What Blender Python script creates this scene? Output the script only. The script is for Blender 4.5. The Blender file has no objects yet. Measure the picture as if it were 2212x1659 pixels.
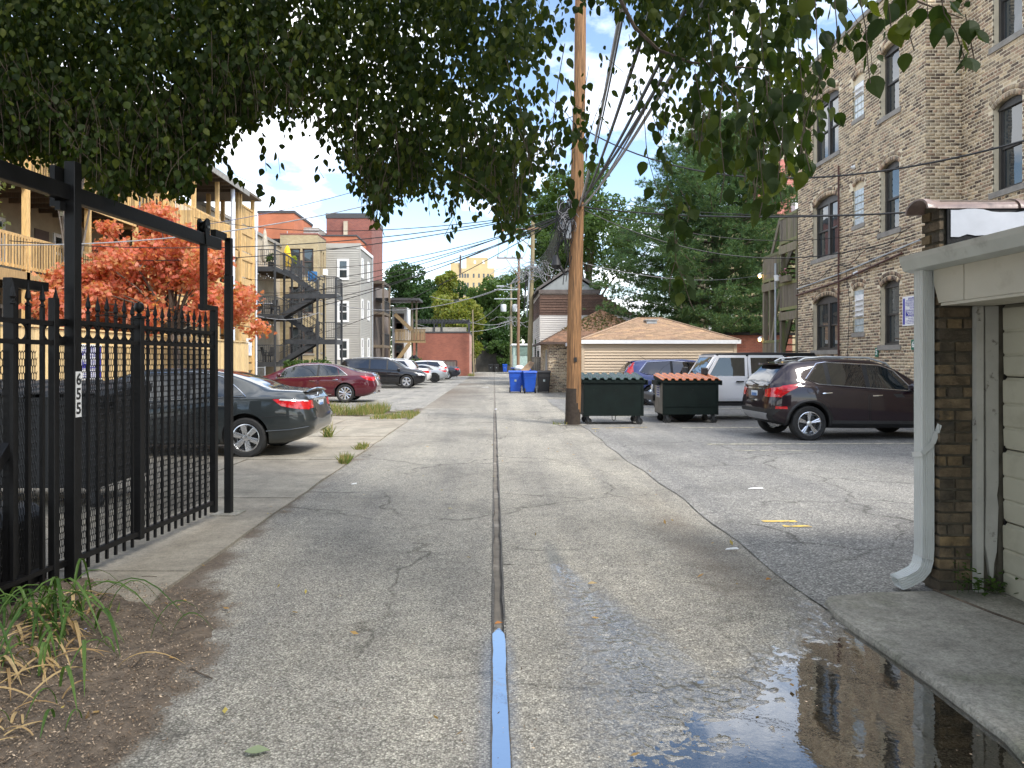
import bpy, bmesh, math, random
import numpy as np
from mathutils import Vector, Matrix
from mathutils.bvhtree import BVHTree
from mathutils.geometry import delaunay_2d_cdt
R = math.radians
S = bpy.context.scene
C = S.collection
rnd = random.Random(11)

# ---------------------------------------------------------------- camera
F, H, U0, V0 = 1560.0, 1.58, 1067.0, 779.0      # focal length and vanishing point in units of a 2212 wide picture
cd = bpy.data.cameras.new('camera'); cam = bpy.data.objects.new('camera', cd); C.objects.link(cam)
cam.location = (0, 0, H); cam.rotation_euler = (R(90), 0, 0)
cd.sensor_width = 36; cd.lens = 36 * F / 2212
cd.shift_x = (1106 - U0) / 2212; cd.shift_y = (V0 - 829.5) / 2212
cd.clip_start = .05; cd.clip_end = 3000
S.camera = cam
# ---------------------------------------------------------------- sky, sun, exposure
SUN_EL, SUN_ROT = 50.0, 138.0
w = bpy.data.worlds.new('World'); S.world = w; w.use_nodes = True
nt = w.node_tree; nt.nodes.clear()
def N(nt, t, **k):
    n = nt.nodes.new(t)
    for a, b in k.items(): setattr(n, a, b)
    return n
sky = N(nt, 'ShaderNodeTexSky', sky_type='NISHITA', sun_disc=False)
sky.sun_elevation = R(SUN_EL); sky.sun_rotation = R(SUN_ROT)
sky.air_density = 1.0; sky.dust_density = .7; sky.ozone_density = 1.6
bg = N(nt, 'ShaderNodeBackground'); out = N(nt, 'ShaderNodeOutputWorld')
tc = N(nt, 'ShaderNodeTexCoord'); sx = N(nt, 'ShaderNodeSeparateXYZ')
mpw = N(nt, 'ShaderNodeMapping'); mpw.inputs['Rotation'].default_value = (0, 0, R(7)); nt.links.new(tc.outputs['Generated'], mpw.inputs[0]); nt.links.new(mpw.outputs[0], sx.inputs[0])
zz = N(nt, 'ShaderNodeMath', operation='MAXIMUM'); zz.inputs[1].default_value = 0.0
nt.links.new(sx.outputs[2], zz.inputs[0])
za = N(nt, 'ShaderNodeMath', operation='ADD'); za.inputs[1].default_value = .22
nt.links.new(zz.outputs[0], za.inputs[0])
cb = N(nt, 'ShaderNodeCombineXYZ')
for i in (0, 1):
    d = N(nt, 'ShaderNodeMath', operation='DIVIDE')
    nt.links.new(sx.outputs[i], d.inputs[0]); nt.links.new(za.outputs[0], d.inputs[1]); nt.links.new(d.outputs[0], cb.inputs[i])
cb.inputs[2].default_value = 9.1
nz = N(nt, 'ShaderNodeTexNoise'); nz.inputs['Scale'].default_value = 1.5; nz.inputs['Detail'].default_value = 8; nz.inputs['Roughness'].default_value = .56
nt.links.new(cb.outputs[0], nz.inputs['Vector'])
cr = N(nt, 'ShaderNodeValToRGB'); cr.color_ramp.elements[0].position = .455; cr.color_ramp.elements[1].position = .575
nt.links.new(nz.outputs['Fac'], cr.inputs[0])
mx = N(nt, 'ShaderNodeMix', data_type='RGBA'); mx.inputs[7].default_value = (9.0, 9.2, 9.5, 1)
nt.links.new(cr.outputs[0], mx.inputs[0])
hs = N(nt, 'ShaderNodeMix', data_type='RGBA', blend_type='MULTIPLY'); hs.inputs[0].default_value = 1; hs.inputs[7].default_value = (1.1, 1.09, 1.07, 1)
nt.links.new(sky.outputs[0], hs.inputs[6]); nt.links.new(hs.outputs[2], mx.inputs[6])
nt.links.new(mx.outputs[2], bg.inputs[0]); nt.links.new(bg.outputs[0], out.inputs[0])
bg.inputs[1].default_value = .15
sd = bpy.data.lights.new('sun', 'SUN'); so = bpy.data.objects.new('sun', sd); C.objects.link(so)
sd.energy = 2.6; sd.angle = R(14); sd.color = (1, .95, .87)
el, ro = R(SUN_EL), R(SUN_ROT)
sdir = Vector((math.cos(el) * math.sin(ro), math.cos(el) * math.cos(ro), math.sin(el)))
so.rotation_euler = sdir.to_track_quat('Z', 'Y').to_euler(); so.location = (20, -20, 40)
S.view_settings.view_transform = 'Standard'; S.view_settings.look = 'None'
S.view_settings.exposure = 1.0; S.view_settings.gamma = 1; S.view_settings.use_curve_mapping = False
S.cycles.max_bounces = 8; S.cycles.transparent_max_bounces = 12
S.cycles.use_denoising = True

# ---------------------------------------------------------------- helpers
def G(u, v):
    Y = H * F / (v - V0); return Vector(((u - U0) * Y / F, Y, 0))
def P(u, v, Y):
    return Vector(((u - U0) * Y / F, Y, H + (V0 - v) * Y / F))

class MB:
    """collects faces, builds ONE mesh object"""
    def __init__(s): s.v = []; s.f = []; s.m = []; s.mi = 0
    def add(s, vs, fs, mi=None):
        b = len(s.v); s.v += [tuple(p) for p in vs]; s.f += [tuple(b + i for i in f) for f in fs]
        s.m += [s.mi if mi is None else mi] * len(fs); return s
    def box(s, x0, x1, y0, y1, z0, z1, mi=None):
        if x0 > x1: x0, x1 = x1, x0
        if y0 > y1: y0, y1 = y1, y0
        if z0 > z1: z0, z1 = z1, z0
        return s.add([(x0,y0,z0),(x1,y0,z0),(x1,y1,z0),(x0,y1,z0),(x0,y0,z1),(x1,y0,z1),(x1,y1,z1),(x0,y1,z1)],
              [(0,3,2,1),(4,5,6,7),(0,1,5,4),(1,2,6,5),(2,3,7,6),(3,0,4,7)], mi)
    def obox(s, c, ax, ay, az, mi=None):
        c, ax, ay, az = map(Vector, (c, ax, ay, az))
        vs = [c + a*ax + b*ay + d*az for d in (-1,1) for a, b in ((-1,-1),(1,-1),(1,1),(-1,1))]
        return s.add(vs, [(0,3,2,1),(4,5,6,7),(0,1,5,4),(1,2,6,5),(2,3,7,6),(3,0,4,7)], mi)
    def bar(s, p, q, w, h=None, up=(0,0,1), mi=None):
        """a rectangular bar from p to q, w across, h along up"""
        p, q = Vector(p), Vector(q); h = w if h is None else h
        d = q - p; L = d.length; d.normalize(); u = Vector(up)
        if abs(d.dot(u)) > .99: u = Vector((0,1,0))
        sd_ = d.cross(u).normalized(); u = sd_.cross(d)
        return s.obox((p+q)/2, d*L/2, sd_*w/2, u*h/2, mi)
    def tube(s, pts, r, n=6, mi=None, cap=True):
        pts = [Vector(p) for p in pts]; rs = r if isinstance(r, (list, tuple)) else [r]*len(pts)
        vs, fs = [], []; ref = None
        for i, p in enumerate(pts):
            t = (pts[min(i+1,len(pts)-1)] - pts[max(i-1,0)]).normalized()
            if ref is None: ref = Vector((1,0,0)) if abs(t.x) < .8 else Vector((0,0,1))
            a = t.cross(ref).normalized(); ref = a.cross(t).normalized() if a.length else ref
            for k in range(n):
                g = 2*math.pi*k/n; vs.append(p + (a*math.cos(g) + ref*math.sin(g))*rs[i])
        for i in range(len(pts)-1):
            for k in range(n):
                k2 = (k+1) % n; fs.append((i*n+k, i*n+k2, (i+1)*n+k2, (i+1)*n+k))
        if cap: fs.append(tuple(range(n-1,-1,-1))); fs.append(tuple((len(pts)-1)*n+k for k in range(n)))
        return s.add(vs, fs, mi)
    def lathe(s, prof, c=(0,0,0), axis='z', n=24, mi=None, close=False):
        """prof = [(radius, along)]"""
        c = Vector(c); vs, fs = [], []
        for r_, a in prof:
            for k in range(n):
                g = 2*math.pi*k/n; x, y = r_*math.cos(g), r_*math.sin(g)
                vs.append(c + (Vector((x,y,a)) if axis == 'z' else Vector((x,a,y)) if axis == 'y' else Vector((a,x,y))))
        m = len(prof)
        for i in range(m - (0 if close else 1)):
            for k in range(n):
                k2 = (k+1) % n; i2 = (i+1) % m; fs.append((i*n+k, i*n+k2, i2*n+k2, i2*n+k))
        return s.add(vs, fs, mi)
    def prism(s, poly, off, mi=None):
        """closed prism: polygon of 3D points extruded by off"""
        n = len(poly); a = [Vector(p) for p in poly]; o = Vector(off)
        fs = [tuple(range(n-1,-1,-1)), tuple(range(n, 2*n))] + [(i, (i+1) % n, n+(i+1) % n, n+i) for i in range(n)]
        return s.add(a + [p + o for p in a], fs, mi)
    def ball(s, c, r, n=10, m=6, mi=None):
        return s.lathe([(max(r[0] if isinstance(r,tuple) else r,0)*math.sin(math.pi*i/m)+1e-5, -(r[1] if isinstance(r,tuple) else r)*math.cos(math.pi*i/m)) for i in range(m+1)], c, 'z', n, mi)
    def build(s, name, mats, parent=None, smooth=False, ang=40):
        me = bpy.data.meshes.new(name)
        off = origin(parent)
        vs = [(v[0]-off[0], v[1]-off[1], v[2]-off[2]) for v in s.v] if off.length else s.v
        me.from_pydata(vs, [], s.f)
        if not isinstance(mats, (list, tuple)): mats = [mats]
        for m_ in mats: me.materials.append(m_)
        if len(mats) > 1: me.polygons.foreach_set('material_index', s.m)
        bm = bmesh.new(); bm.from_mesh(me); bmesh.ops.recalc_face_normals(bm, faces=bm.faces); bm.to_mesh(me); bm.free()
        if smooth:
            me.polygons.foreach_set('use_smooth', [True]*len(me.polygons)); me.set_sharp_from_angle(angle=R(ang))
        return link(name, me, parent)

def link(name, me, parent=None):
    o = bpy.data.objects.new(name, me); C.objects.link(o)
    if parent is not None: o.parent = parent
    return o
def thing(name, label, cat, loc=(0,0,0), rz=0, group=None):
    o = bpy.data.objects.new(name, None); C.objects.link(o); o.empty_display_size = .2
    o.location = loc; o.rotation_euler = (0,0,rz); tag(o, label, cat, group); return o
def tag(o, label, cat, group=None):
    o['label'] = label; o['category'] = cat
    if group: o['group'] = group
    return o
def struct(o, label=None, kind='structure'):
    o['kind'] = kind
    if label: o['label'] = label
    return o
def origin(o):
    """world position of a (not yet rotated) parent: its parts are built in world coordinates"""
    l = Vector((0,0,0))
    while o is not None: l = l + o.location; o = o.parent
    return l
def copy_tree(o, parent=None):
    c = o.copy(); C.objects.link(c); c.parent = parent
    for ch in o.children: copy_tree(ch, c)
    return c
def at(loc): return Vector(loc)

# fast mesh from numpy arrays: quads/tris all the same size
def np_mesh(name, verts, faces, mats, parent=None, off=None):
    verts = np.asarray(verts, dtype=np.float32).reshape(-1, 3); faces = np.asarray(faces, dtype=np.int32)
    if off is not None: verts = verts - np.asarray(off, dtype=np.float32)
    k = faces.shape[1]; me = bpy.data.meshes.new(name)
    me.vertices.add(len(verts)); me.vertices.foreach_set('co', verts.ravel())
    me.loops.add(faces.size); me.loops.foreach_set('vertex_index', faces.ravel())
    me.polygons.add(len(faces)); me.polygons.foreach_set('loop_start', np.arange(0, faces.size, k, dtype=np.int32))
    me.polygons.foreach_set('loop_total', np.full(len(faces), k, dtype=np.int32))
    me.update(calc_edges=True)
    for m_ in (mats if isinstance(mats, (list, tuple)) else [mats]): me.materials.append(m_)
    return link(name, me, parent)

# ---------------------------------------------------------------- materials
def newmat(name):
    m = bpy.data.materials.new(name); m.use_nodes = True
    return m, m.node_tree, m.node_tree.nodes['Principled BSDF']
def ramp(nt, stops):
    r = nt.nodes.new('ShaderNodeValToRGB'); e = r.color_ramp.elements
    while len(e) < len(stops): e.new(.5)
    for i, (p, c) in enumerate(stops): e[i].position = p; e[i].color = (c[0], c[1], c[2], 1)
    return r
def mul(nt, a, b, fac=1.0, mode='MULTIPLY'):
    m = nt.nodes.new('ShaderNodeMix'); m.data_type = 'RGBA'; m.blend_type = mode; m.inputs[0].default_value = fac
    nt.links.new(a, m.inputs[6]); nt.links.new(b, m.inputs[7]); return m.outputs[2]
def noise(nt, vec, scale, detail=4, rough=.55, dist=0):
    n = nt.nodes.new('ShaderNodeTexNoise'); n.inputs['Scale'].default_value = scale; n.inputs['Detail'].default_value = detail
    n.inputs['Roughness'].default_value = rough; n.inputs['Distortion'].default_value = dist
    nt.links.new(vec, n.inputs['Vector']); return n
def coords(nt, scale=None, world=False):
    if world:
        g = nt.nodes.new('ShaderNodeNewGeometry'); o = g.outputs['Position']
    else:
        o = nt.nodes.new('ShaderNodeTexCoord').outputs['Object']
    if scale:
        mp = nt.nodes.new('ShaderNodeMapping'); mp.inputs['Scale'].default_value = scale; nt.links.new(o, mp.inputs[0]); o = mp.outputs[0]
    return o
MATS = {}
def pm(name, col, rough=.6, metal=0., var=.25, scale=6, bump=0., bscale=60, stretch=None, world=False, island=None, spec=.5, coat=0., dirt=None, speck=None):
    """plain procedural material: colour mottled by noise, optional per-piece tint, bump and dirt tone"""
    if name in MATS: return MATS[name]
    m, nt, b = newmat(name); v = coords(nt, stretch, world)
    n = noise(nt, v, scale, 5)
    lo = [c*(1-var) for c in col]; hi = [min(1, c*(1+var)) for c in col]
    r = ramp(nt, [(.3, lo), (.7, hi)]); nt.links.new(n.outputs['Fac'], r.inputs[0]); c = r.outputs[0]
    if island:
        g = nt.nodes.new('ShaderNodeNewGeometry'); oi = nt.nodes.new('ShaderNodeObjectInfo')
        a = nt.nodes.new('ShaderNodeMath'); a.operation = 'ADD'; nt.links.new(g.outputs['Random Per Island'], a.inputs[0]); nt.links.new(oi.outputs['Random'], a.inputs[1])
        fr = nt.nodes.new('ShaderNodeMath'); fr.operation = 'FRACT'; nt.links.new(a.outputs[0], fr.inputs[0])
        k = len(island); ri = ramp(nt, [((i+.5)/k, q) for i, q in enumerate(island)]); ri.color_ramp.interpolation = 'LINEAR'
        nt.links.new(fr.outputs[0], ri.inputs[0]); c = mul(nt, c, ri.outputs[0])
    if dirt:
        n2 = noise(nt, v, dirt[1], 6, .65); r2 = ramp(nt, [(dirt[2], (0,0,0)), (dirt[3], (1,1,1))]); nt.links.new(n2.outputs['Fac'], r2.inputs[0])
        mm = nt.nodes.new('ShaderNodeMix'); mm.data_type = 'RGBA'; nt.links.new(r2.outputs[0], mm.inputs[0]); nt.links.new(c, mm.inputs[6]); mm.inputs[7].default_value = (*dirt[0], 1); c = mm.outputs[2]
    if speck:
        for sc_, am in speck:
            ns = noise(nt, v, sc_, 3, .7); rs = ramp(nt, [(.32, (1-am,)*3), (.5, (1,1,1)), (.68, (1+am*.6,)*3)]); nt.links.new(ns.outputs['Fac'], rs.inputs[0]); c = mul(nt, c, rs.outputs[0])
    nt.links.new(c, b.inputs['Base Color'])
    b.inputs['Roughness'].default_value = rough; b.inputs['Metallic'].default_value = metal
    b.inputs['Specular IOR Level'].default_value = spec; b.inputs['Coat Weight'].default_value = coat; b.inputs['Coat Roughness'].default_value = .03
    if bump:
        nb = noise(nt, v, bscale, 5); bu = nt.nodes.new('ShaderNodeBump'); bu.inputs['Strength'].default_value = bump; bu.inputs['Distance'].default_value = .01
        nt.links.new(nb.outputs['Fac'], bu.inputs['Height']); nt.links.new(bu.outputs[0], b.inputs['Normal'])
    MATS[name] = m; return m
def wood(name, col, grain=(1,1,12), rough=.75, dirt=None, isl=.35):
    st = (grain[0], grain[1], grain[2])
    return pm(name, col, rough, 0, .3, 6, .25, 40, stretch=st, island=[(1-isl,)*3, (1,1,1), (1-isl*.5, 1-isl*.5, 1-isl*.55), (1.1,1.08,1.0)], dirt=dirt)
def leafmat(name, cols, trans=.45, rough=.5, hue_noise=None):
    """leaf: diffuse + light coming through, one tint per leaf"""
    if name in MATS: return MATS[name]
    m, nt, b = newmat(name); g = nt.nodes.new('ShaderNodeNewGeometry'); oi = nt.nodes.new('ShaderNodeObjectInfo')
    a = nt.nodes.new('ShaderNodeMath'); a.operation = 'ADD'; nt.links.new(g.outputs['Random Per Island'], a.inputs[0]); nt.links.new(oi.outputs['Random'], a.inputs[1])
    fr = nt.nodes.new('ShaderNodeMath'); fr.operation = 'FRACT'; nt.links.new(a.outputs[0], fr.inputs[0])
    k = len(cols); r = ramp(nt, [((i+.5)/k, c) for i, c in enumerate(cols)]); nt.links.new(fr.outputs[0], r.inputs[0]); c = r.outputs[0]
    if hue_noise:
        n = noise(nt, g.outputs['Position'], hue_noise[0], 3); rr = ramp(nt, [(.4, (0,0,0)), (.62, (1,1,1))]); nt.links.new(n.outputs['Fac'], rr.inputs[0])
        mm = nt.nodes.new('ShaderNodeMix'); mm.data_type = 'RGBA'; nt.links.new(rr.outputs[0], mm.inputs[0]); nt.links.new(c, mm.inputs[6])
        t2 = mul(nt, c, c, 0); mm.inputs[7].default_value = (*hue_noise[1], 1); c = mm.outputs[2]
    nt.links.new(c, b.inputs['Base Color']); b.inputs['Roughness'].default_value = rough; b.inputs['Specular IOR Level'].default_value = .2
    t = nt.nodes.new('ShaderNodeBsdfTranslucent'); hi = nt.nodes.new('ShaderNodeMix'); hi.data_type = 'RGBA'; hi.blend_type = 'MULTIPLY'; hi.inputs[0].default_value = 1
    nt.links.new(c, hi.inputs[6]); hi.inputs[7].default_value = (1.5, 1.5, .7, 1); nt.links.new(hi.outputs[2], t.inputs[0])
    ms = nt.nodes.new('ShaderNodeMixShader'); ms.inputs[0].default_value = trans
    nt.links.new(b.outputs[0], ms.inputs[1]); nt.links.new(t.outputs[0], ms.inputs[2])
    nt.links.new(ms.outputs[0], nt.nodes['Material Output'].inputs[0]); MATS[name] = m; return m
def glassmat(name, tint=(.02,.025,.03), rough=.02):
    if name in MATS: return MATS[name]
    m, nt, b = newmat(name); n = noise(nt, coords(nt), 1.5, 2)
    bu = nt.nodes.new('ShaderNodeBump'); bu.inputs['Strength'].default_value = .04; bu.inputs['Distance'].default_value = .05
    nt.links.new(n.outputs['Fac'], bu.inputs['Height']); nt.links.new(bu.outputs[0], b.inputs['Normal'])
    r = ramp(nt, [(.3, [t*.7 for t in tint]), (.7, [t*1.3 for t in tint])]); nt.links.new(n.outputs['Fac'], r.inputs[0]); nt.links.new(r.outputs[0], b.inputs['Base Color'])
    b.inputs['Roughness'].default_value = rough; b.inputs['Specular IOR Level'].default_value = .5; b.inputs['IOR'].default_value = 1.85
    MATS[name] = m; return m
def emit(name, col, s):
    if name in MATS: return MATS[name]
    m, nt, b = newmat(name); b.inputs['Emission Color'].default_value = (*col, 1); b.inputs['Emission Strength'].default_value = s
    n = noise(nt, coords(nt), 9); r = ramp(nt, [(.3, col), (.7, col)]); nt.links.new(n.outputs['Fac'], r.inputs[0]); nt.links.new(r.outputs[0], b.inputs['Base Color'])
    MATS[name] = m; return m

black_iron = pm('black_iron', (.006,.006,.0065), .42, .0, .3, 8, .12, 30, spec=.3)
dark_steel = pm('dark_steel', (.035,.037,.04), .5, .0, .3, 3)
cable_black = pm('cable_black', (.012,.012,.013), .55, 0, .2)
cable_grey = pm('cable_grey', (.28,.28,.29), .5, 0, .2)
white_paint = pm('white_paint', (.78,.78,.77), .5, 0, .06, 3)
galv = pm('galvanised', (.42,.45,.47), .45, .3, .15, 8)
chrome = pm('chrome', (.75,.76,.78), .12, 1, .05)
rubber = pm('rubber', (.018,.018,.018), .8, 0, .3, 20)
black_plastic = pm('black_plastic', (.015,.015,.016), .5, 0, .3, 10)
# ================================================================ GROUND
def vnoise(x, y, seed=0):
    """smooth value noise on numpy arrays, 0..1"""
    xi, yi = np.floor(x).astype(np.int64), np.floor(y).astype(np.int64); xf, yf = x - xi, y - yi
    def h(a, b):
        n = (a*374761393 + b*668265263 + seed*982451653) & 0xffffffff
        n = ((n ^ (n >> 13))*1274126177) & 0xffffffff
        return ((n ^ (n >> 16)) & 0xffff)/65535.0
    u, v_ = xf*xf*(3-2*xf), yf*yf*(3-2*yf)
    return (h(xi,yi)*(1-u)+h(xi+1,yi)*u)*(1-v_)+(h(xi,yi+1)*(1-u)+h(xi+1,yi+1)*u)*v_
def fbm(x, y, o=4, seed=0):
    a, s_, t = 1., 0., 0.
    for i in range(o):
        s_ = s_ + a*vnoise(x*2**i, y*2**i, seed+i); t += a; a *= .5
    return s_/t

def asphalt(name, lo, mid, hi, tint, cell=95, attr=True, bump=.9, cracks=.5, blotch=.35):
    m, nt, b = newmat(name); v = coords(nt, world=True)
    vo = nt.nodes.new('ShaderNodeTexVoronoi'); vo.inputs['Scale'].default_value = cell; nt.links.new(v, vo.inputs['Vector'])
    sh = nt.nodes.new('ShaderNodeSeparateColor'); nt.links.new(vo.outputs['Color'], sh.inputs[0])
    r = ramp(nt, [(.0, lo), (.45, mid), (.8, [c*1.2 for c in mid]), (1., hi)]); nt.links.new(sh.outputs[0], r.inputs[0])
    # dark bitumen between the stones
    rd = ramp(nt, [(.35, (1,1,1)), (.75, (.38,.37,.36))]); 
    dm = nt.nodes.new('ShaderNodeMath'); dm.operation = 'MULTIPLY'; dm.inputs[1].default_value = 1.0
    nt.links.new(vo.outputs['Distance'], dm.inputs[0]); nt.links.new(dm.outputs[0], rd.inputs[0])
    c = mul(nt, r.outputs[0], rd.outputs[0], .8)
    n1 = noise(nt, v, .55, 6, .62); r1 = ramp(nt, [(.28, (1-blotch,)*3), (.5, (1,1,1)), (.75, (1+blotch*.5, 1+blotch*.47, 1+blotch*.42))]); nt.links.new(n1.outputs['Fac'], r1.inputs[0]); c = mul(nt, c, r1.outputs[0])
    n2 = noise(nt, v, 7, 5, .7); r2 = ramp(nt, [(.3, (.8,.8,.8)), (.7, (1.15,1.14,1.1))]); nt.links.new(n2.outputs['Fac'], r2.inputs[0]); c = mul(nt, c, r2.outputs[0])
    c = mul(nt, c, ramp_const(nt, tint))
    # long drag marks along the lane
    mp = nt.nodes.new('ShaderNodeMapping'); mp.inputs['Scale'].default_value = (1.6, .12, 1); nt.links.new(v, mp.inputs[0])
    n3 = noise(nt, mp.outputs[0], 1.2, 5, .6); r3 = ramp(nt, [(.35, (.82,.82,.83)), (.65, (1.1,1.09,1.06))]); nt.links.new(n3.outputs['Fac'], r3.inputs[0]); c = mul(nt, c, r3.outputs[0])
    if cracks:
        nd = noise(nt, v, 1.3, 4); ad = nt.nodes.new('ShaderNodeVectorMath'); ad.operation = 'MULTIPLY_ADD'; ad.inputs[1].default_value = (1.1,1.1,0)
        nt.links.new(nd.outputs['Color'], ad.inputs[0]); nt.links.new(v, ad.inputs[2])
        vc = nt.nodes.new('ShaderNodeTexVoronoi'); vc.feature = 'DISTANCE_TO_EDGE'; vc.inputs['Scale'].default_value = .42; nt.links.new(ad.outputs[0], vc.inputs['Vector'])
        rc = ramp(nt, [(.0, (.5,.49,.48)), (.004, (.62,.62,.61)), (.010, (1,1,1))]); nt.links.new(vc.outputs['Distance'], rc.inputs[0])
        nm = noise(nt, v, .33, 2); rm = ramp(nt, [(.42, (0,0,0)), (.52, (1,1,1))]); nt.links.new(nm.outputs['Fac'], rm.inputs[0])
        mm = nt.nodes.new('ShaderNodeMix'); mm.data_type = 'RGBA'; mm.blend_type = 'MULTIPLY'; nt.links.new(rm.outputs[0], mm.inputs[0]); nt.links.new(c, mm.inputs[6]); nt.links.new(rc.outputs[0], mm.inputs[7]); c = mm.outputs[2]
    rough = None
    if attr:
        ad_ = nt.nodes.new('ShaderNodeAttribute'); ad_.attribute_name = 'dirt'
        dn = noise(nt, v, 22, 6, .7); dr = ramp(nt, [(.25, (.075,.058,.043)), (.6, (.15,.118,.088)), (.8, (.24,.2,.155))]); nt.links.new(dn.outputs['Fac'], dr.inputs[0])
        mm = nt.nodes.new('ShaderNodeMix'); mm.data_type = 'RGBA'; nt.links.new(ad_.outputs['Fac'], mm.inputs[0]); nt.links.new(c, mm.inputs[6]); nt.links.new(dr.outputs[0], mm.inputs[7]); c = mm.outputs[2]
        aw = nt.nodes.new('ShaderNodeAttribute'); aw.attribute_name = 'wet'
        mw = nt.nodes.new('ShaderNodeMix'); mw.data_type = 'RGBA'; mw.blend_type = 'MULTIPLY'; nt.links.new(aw.outputs['Fac'], mw.inputs[0]); nt.links.new(c, mw.inputs[6]); mw.inputs[7].default_value = (.58,.57,.56,1); c = mw.outputs[2]
        mr = nt.nodes.new('ShaderNodeMapRange'); mr.inputs[3].default_value = .88; mr.inputs[4].default_value = .16; nt.links.new(aw.outputs['Fac'], mr.inputs[0]); nt.links.new(mr.outputs[0], b.inputs['Roughness']); nt.links.new(aw.outputs['Fac'], b.inputs['Coat Weight']); b.inputs['Coat Roughness'].default_value = .13; b.inputs['Coat IOR'].default_value = 1.6
    else: b.inputs['Roughness'].default_value = .88
    nt.links.new(c, b.inputs['Base Color']); b.inputs['Specular IOR Level'].default_value = .4
    inv = nt.nodes.new('ShaderNodeMath'); inv.operation = 'MULTIPLY'; inv.inputs[1].default_value = -1; nt.links.new(vo.outputs['Distance'], inv.inputs[0])
    bu = nt.nodes.new('ShaderNodeBump'); bu.inputs['Strength'].default_value = bump; bu.inputs['Distance'].default_value = .004
    nt.links.new(inv.outputs[0], bu.inputs['Height']); nt.links.new(bu.outputs[0], b.inputs['Normal'])
    return m
def ramp_const(nt, c):
    r = nt.nodes.new('ShaderNodeRGB'); r.outputs[0].default_value = (*c, 1); return r.outputs[0]

M_alley = asphalt('alley_asphalt', (.18,.175,.164), (.345,.338,.316), (.62,.61,.57), (1.0,.975,.925), 112)
M_far = asphalt('old_asphalt', (.15,.147,.14), (.33,.325,.31), (.6,.59,.56), (1.0,.99,.965), 60, attr=False, bump=.5, cracks=1)
M_lot = asphalt('lot_asphalt', (.17,.171,.172), (.26,.262,.264), (.5,.5,.5), (1,.985,.95), 70, attr=False, bump=.6, blotch=.3)
M_conc = pm('concrete', (.285,.255,.203), .85, 0, .16, 2.2, .35, 90, world=True, island=[(.9,.9,.9),(1.05,1.03,1.0),(.97,.98,.98)], dirt=((.2,.175,.14), 5, .56, .78), speck=((70, .28), (16, .18), (1.1, .15)))
M_conc2 = pm('old_concrete', (.3,.28,.235), .85, 0, .2, 3, .4, 80, world=True, dirt=((.13,.135,.085), 1.6, .52, .72), speck=((75, .35), (22, .25), (5, .15)))
M_dirt = pm('dirt', (.115,.088,.064), .95, 0, .45, 9, .8, 60, world=True, dirt=((.25,.21,.165), 40, .6, .72))
M_earth = pm('packed_earth', (.14,.12,.095), .95, 0, .3, .8, .3, 20, world=True)

# far ground, out to the horizon
mb = MB(); mb.add([(-900,-60,-.09),(900,-60,-.09),(900,1800,-.09),(-900,1800,-.09)], [(0,1,2,3)])
struct(mb.build('ground', M_earth), 'brown earth ground reaching to the horizon')
# parking lots and far alley sheets
mb = MB(); mb.add([(-16,-6,-.012),(-2.2,-6,-.012),(-2.2,105,-.012),(-16,105,-.012)], [(0,1,2,3)])
struct(mb.build('parking_lot', M_far), 'worn pale asphalt of the parking rows along the porches')
LOTX = 2.12
edge = [(LOTX + .025*math.sin(y*.9) + .018*math.sin(y*3.1+1), y) for y in [4.55+i*.25 for i in range(101)]]
mb = MB(); pts = [(x, y, .009) for x, y in edge] + [(14, 29.5, .009), (14, 4.55, .009)]
mb.add(pts, [tuple(range(len(pts)))])
struct(mb.build('parking_lot', M_lot), 'smooth grey asphalt lot beside the brick building')

# alley: two asphalt halves with a narrow recessed strip between
def slab_grid(x0, x1, y0, y1, dx, dy, zf):
    nx, ny = max(2, int(round((x1-x0)/dx))+1), max(2, int(round((y1-y0)/dy))+1)
    X, Y = np.meshgrid(np.linspace(x0, x1, nx), np.linspace(y0, y1, ny)); Z = zf(X, Y)
    i = np.arange((ny-1)*(nx-1)); a = (i//(nx-1))*nx + i % (nx-1)
    return np.stack([X, Y, Z], -1).reshape(-1,3), np.stack([a, a+1, a+nx+1, a+nx], -1)
def poolline(X, Y): return ((X-.44)*1.45 - (Y-2.8)*1.46)/2.06        # signed distance from the puddle's upper left edge
def macro(X, Y):
    d = poolline(X, Y)
    z = -.016*np.clip(d/.7 + .12, -.3, 1.15)
    z = np.where(Y > 5.2, 0, z) * np.clip((5.2-Y)/.8, 0, 1)
    z = np.where(z > 0, z*.5, z)
    return z
def near_z(X, Y):
    return macro(X, Y) + (fbm(X*9, Y*9, 3, 5)-.5)*.012 + (vnoise(X*42, Y*42, 9)-.5)*.0065 + (vnoise(X*75, Y*75, 19)-.5)*.0035
TR = [(6.3,.46,.05),(5.6,.5,.09),(5.1,.56,.16),(4.5,.66,.24),(4.0,.72,.36),(3.5,.72,.42),(3.0,.75,.45),(2.2,.8,.5)]
def wetness(X, Y):
    ys = [t[0] for t in TR][::-1]; cx = np.interp(Y, ys, [t[1] for t in TR][::-1]); hw = np.interp(Y, ys, [t[2] for t in TR][::-1])
    wob = (fbm(X*5, Y*2.5, 4, 31)-.5)*.34
    a = np.clip(1.25 - np.abs(X-cx)/hw + wob*1.6, 0, 1); a = a*a*(3-2*a)*np.clip((6.4-Y)/.6, 0, 1)
    p = np.clip((poolline(X, Y)+.20+wob)/.22, 0, 1)
    strip = np.clip((.11-np.abs(X-.02))/.06, 0, 1)*np.clip((4.3-Y)/.5, 0, 1)*.8
    e = np.clip((X-1.85)/.2, 0, 1)*np.clip((4.9-Y)/.3, 0, 1)*.8
    return np.maximum.reduce([a*.85, p, strip, e])
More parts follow.
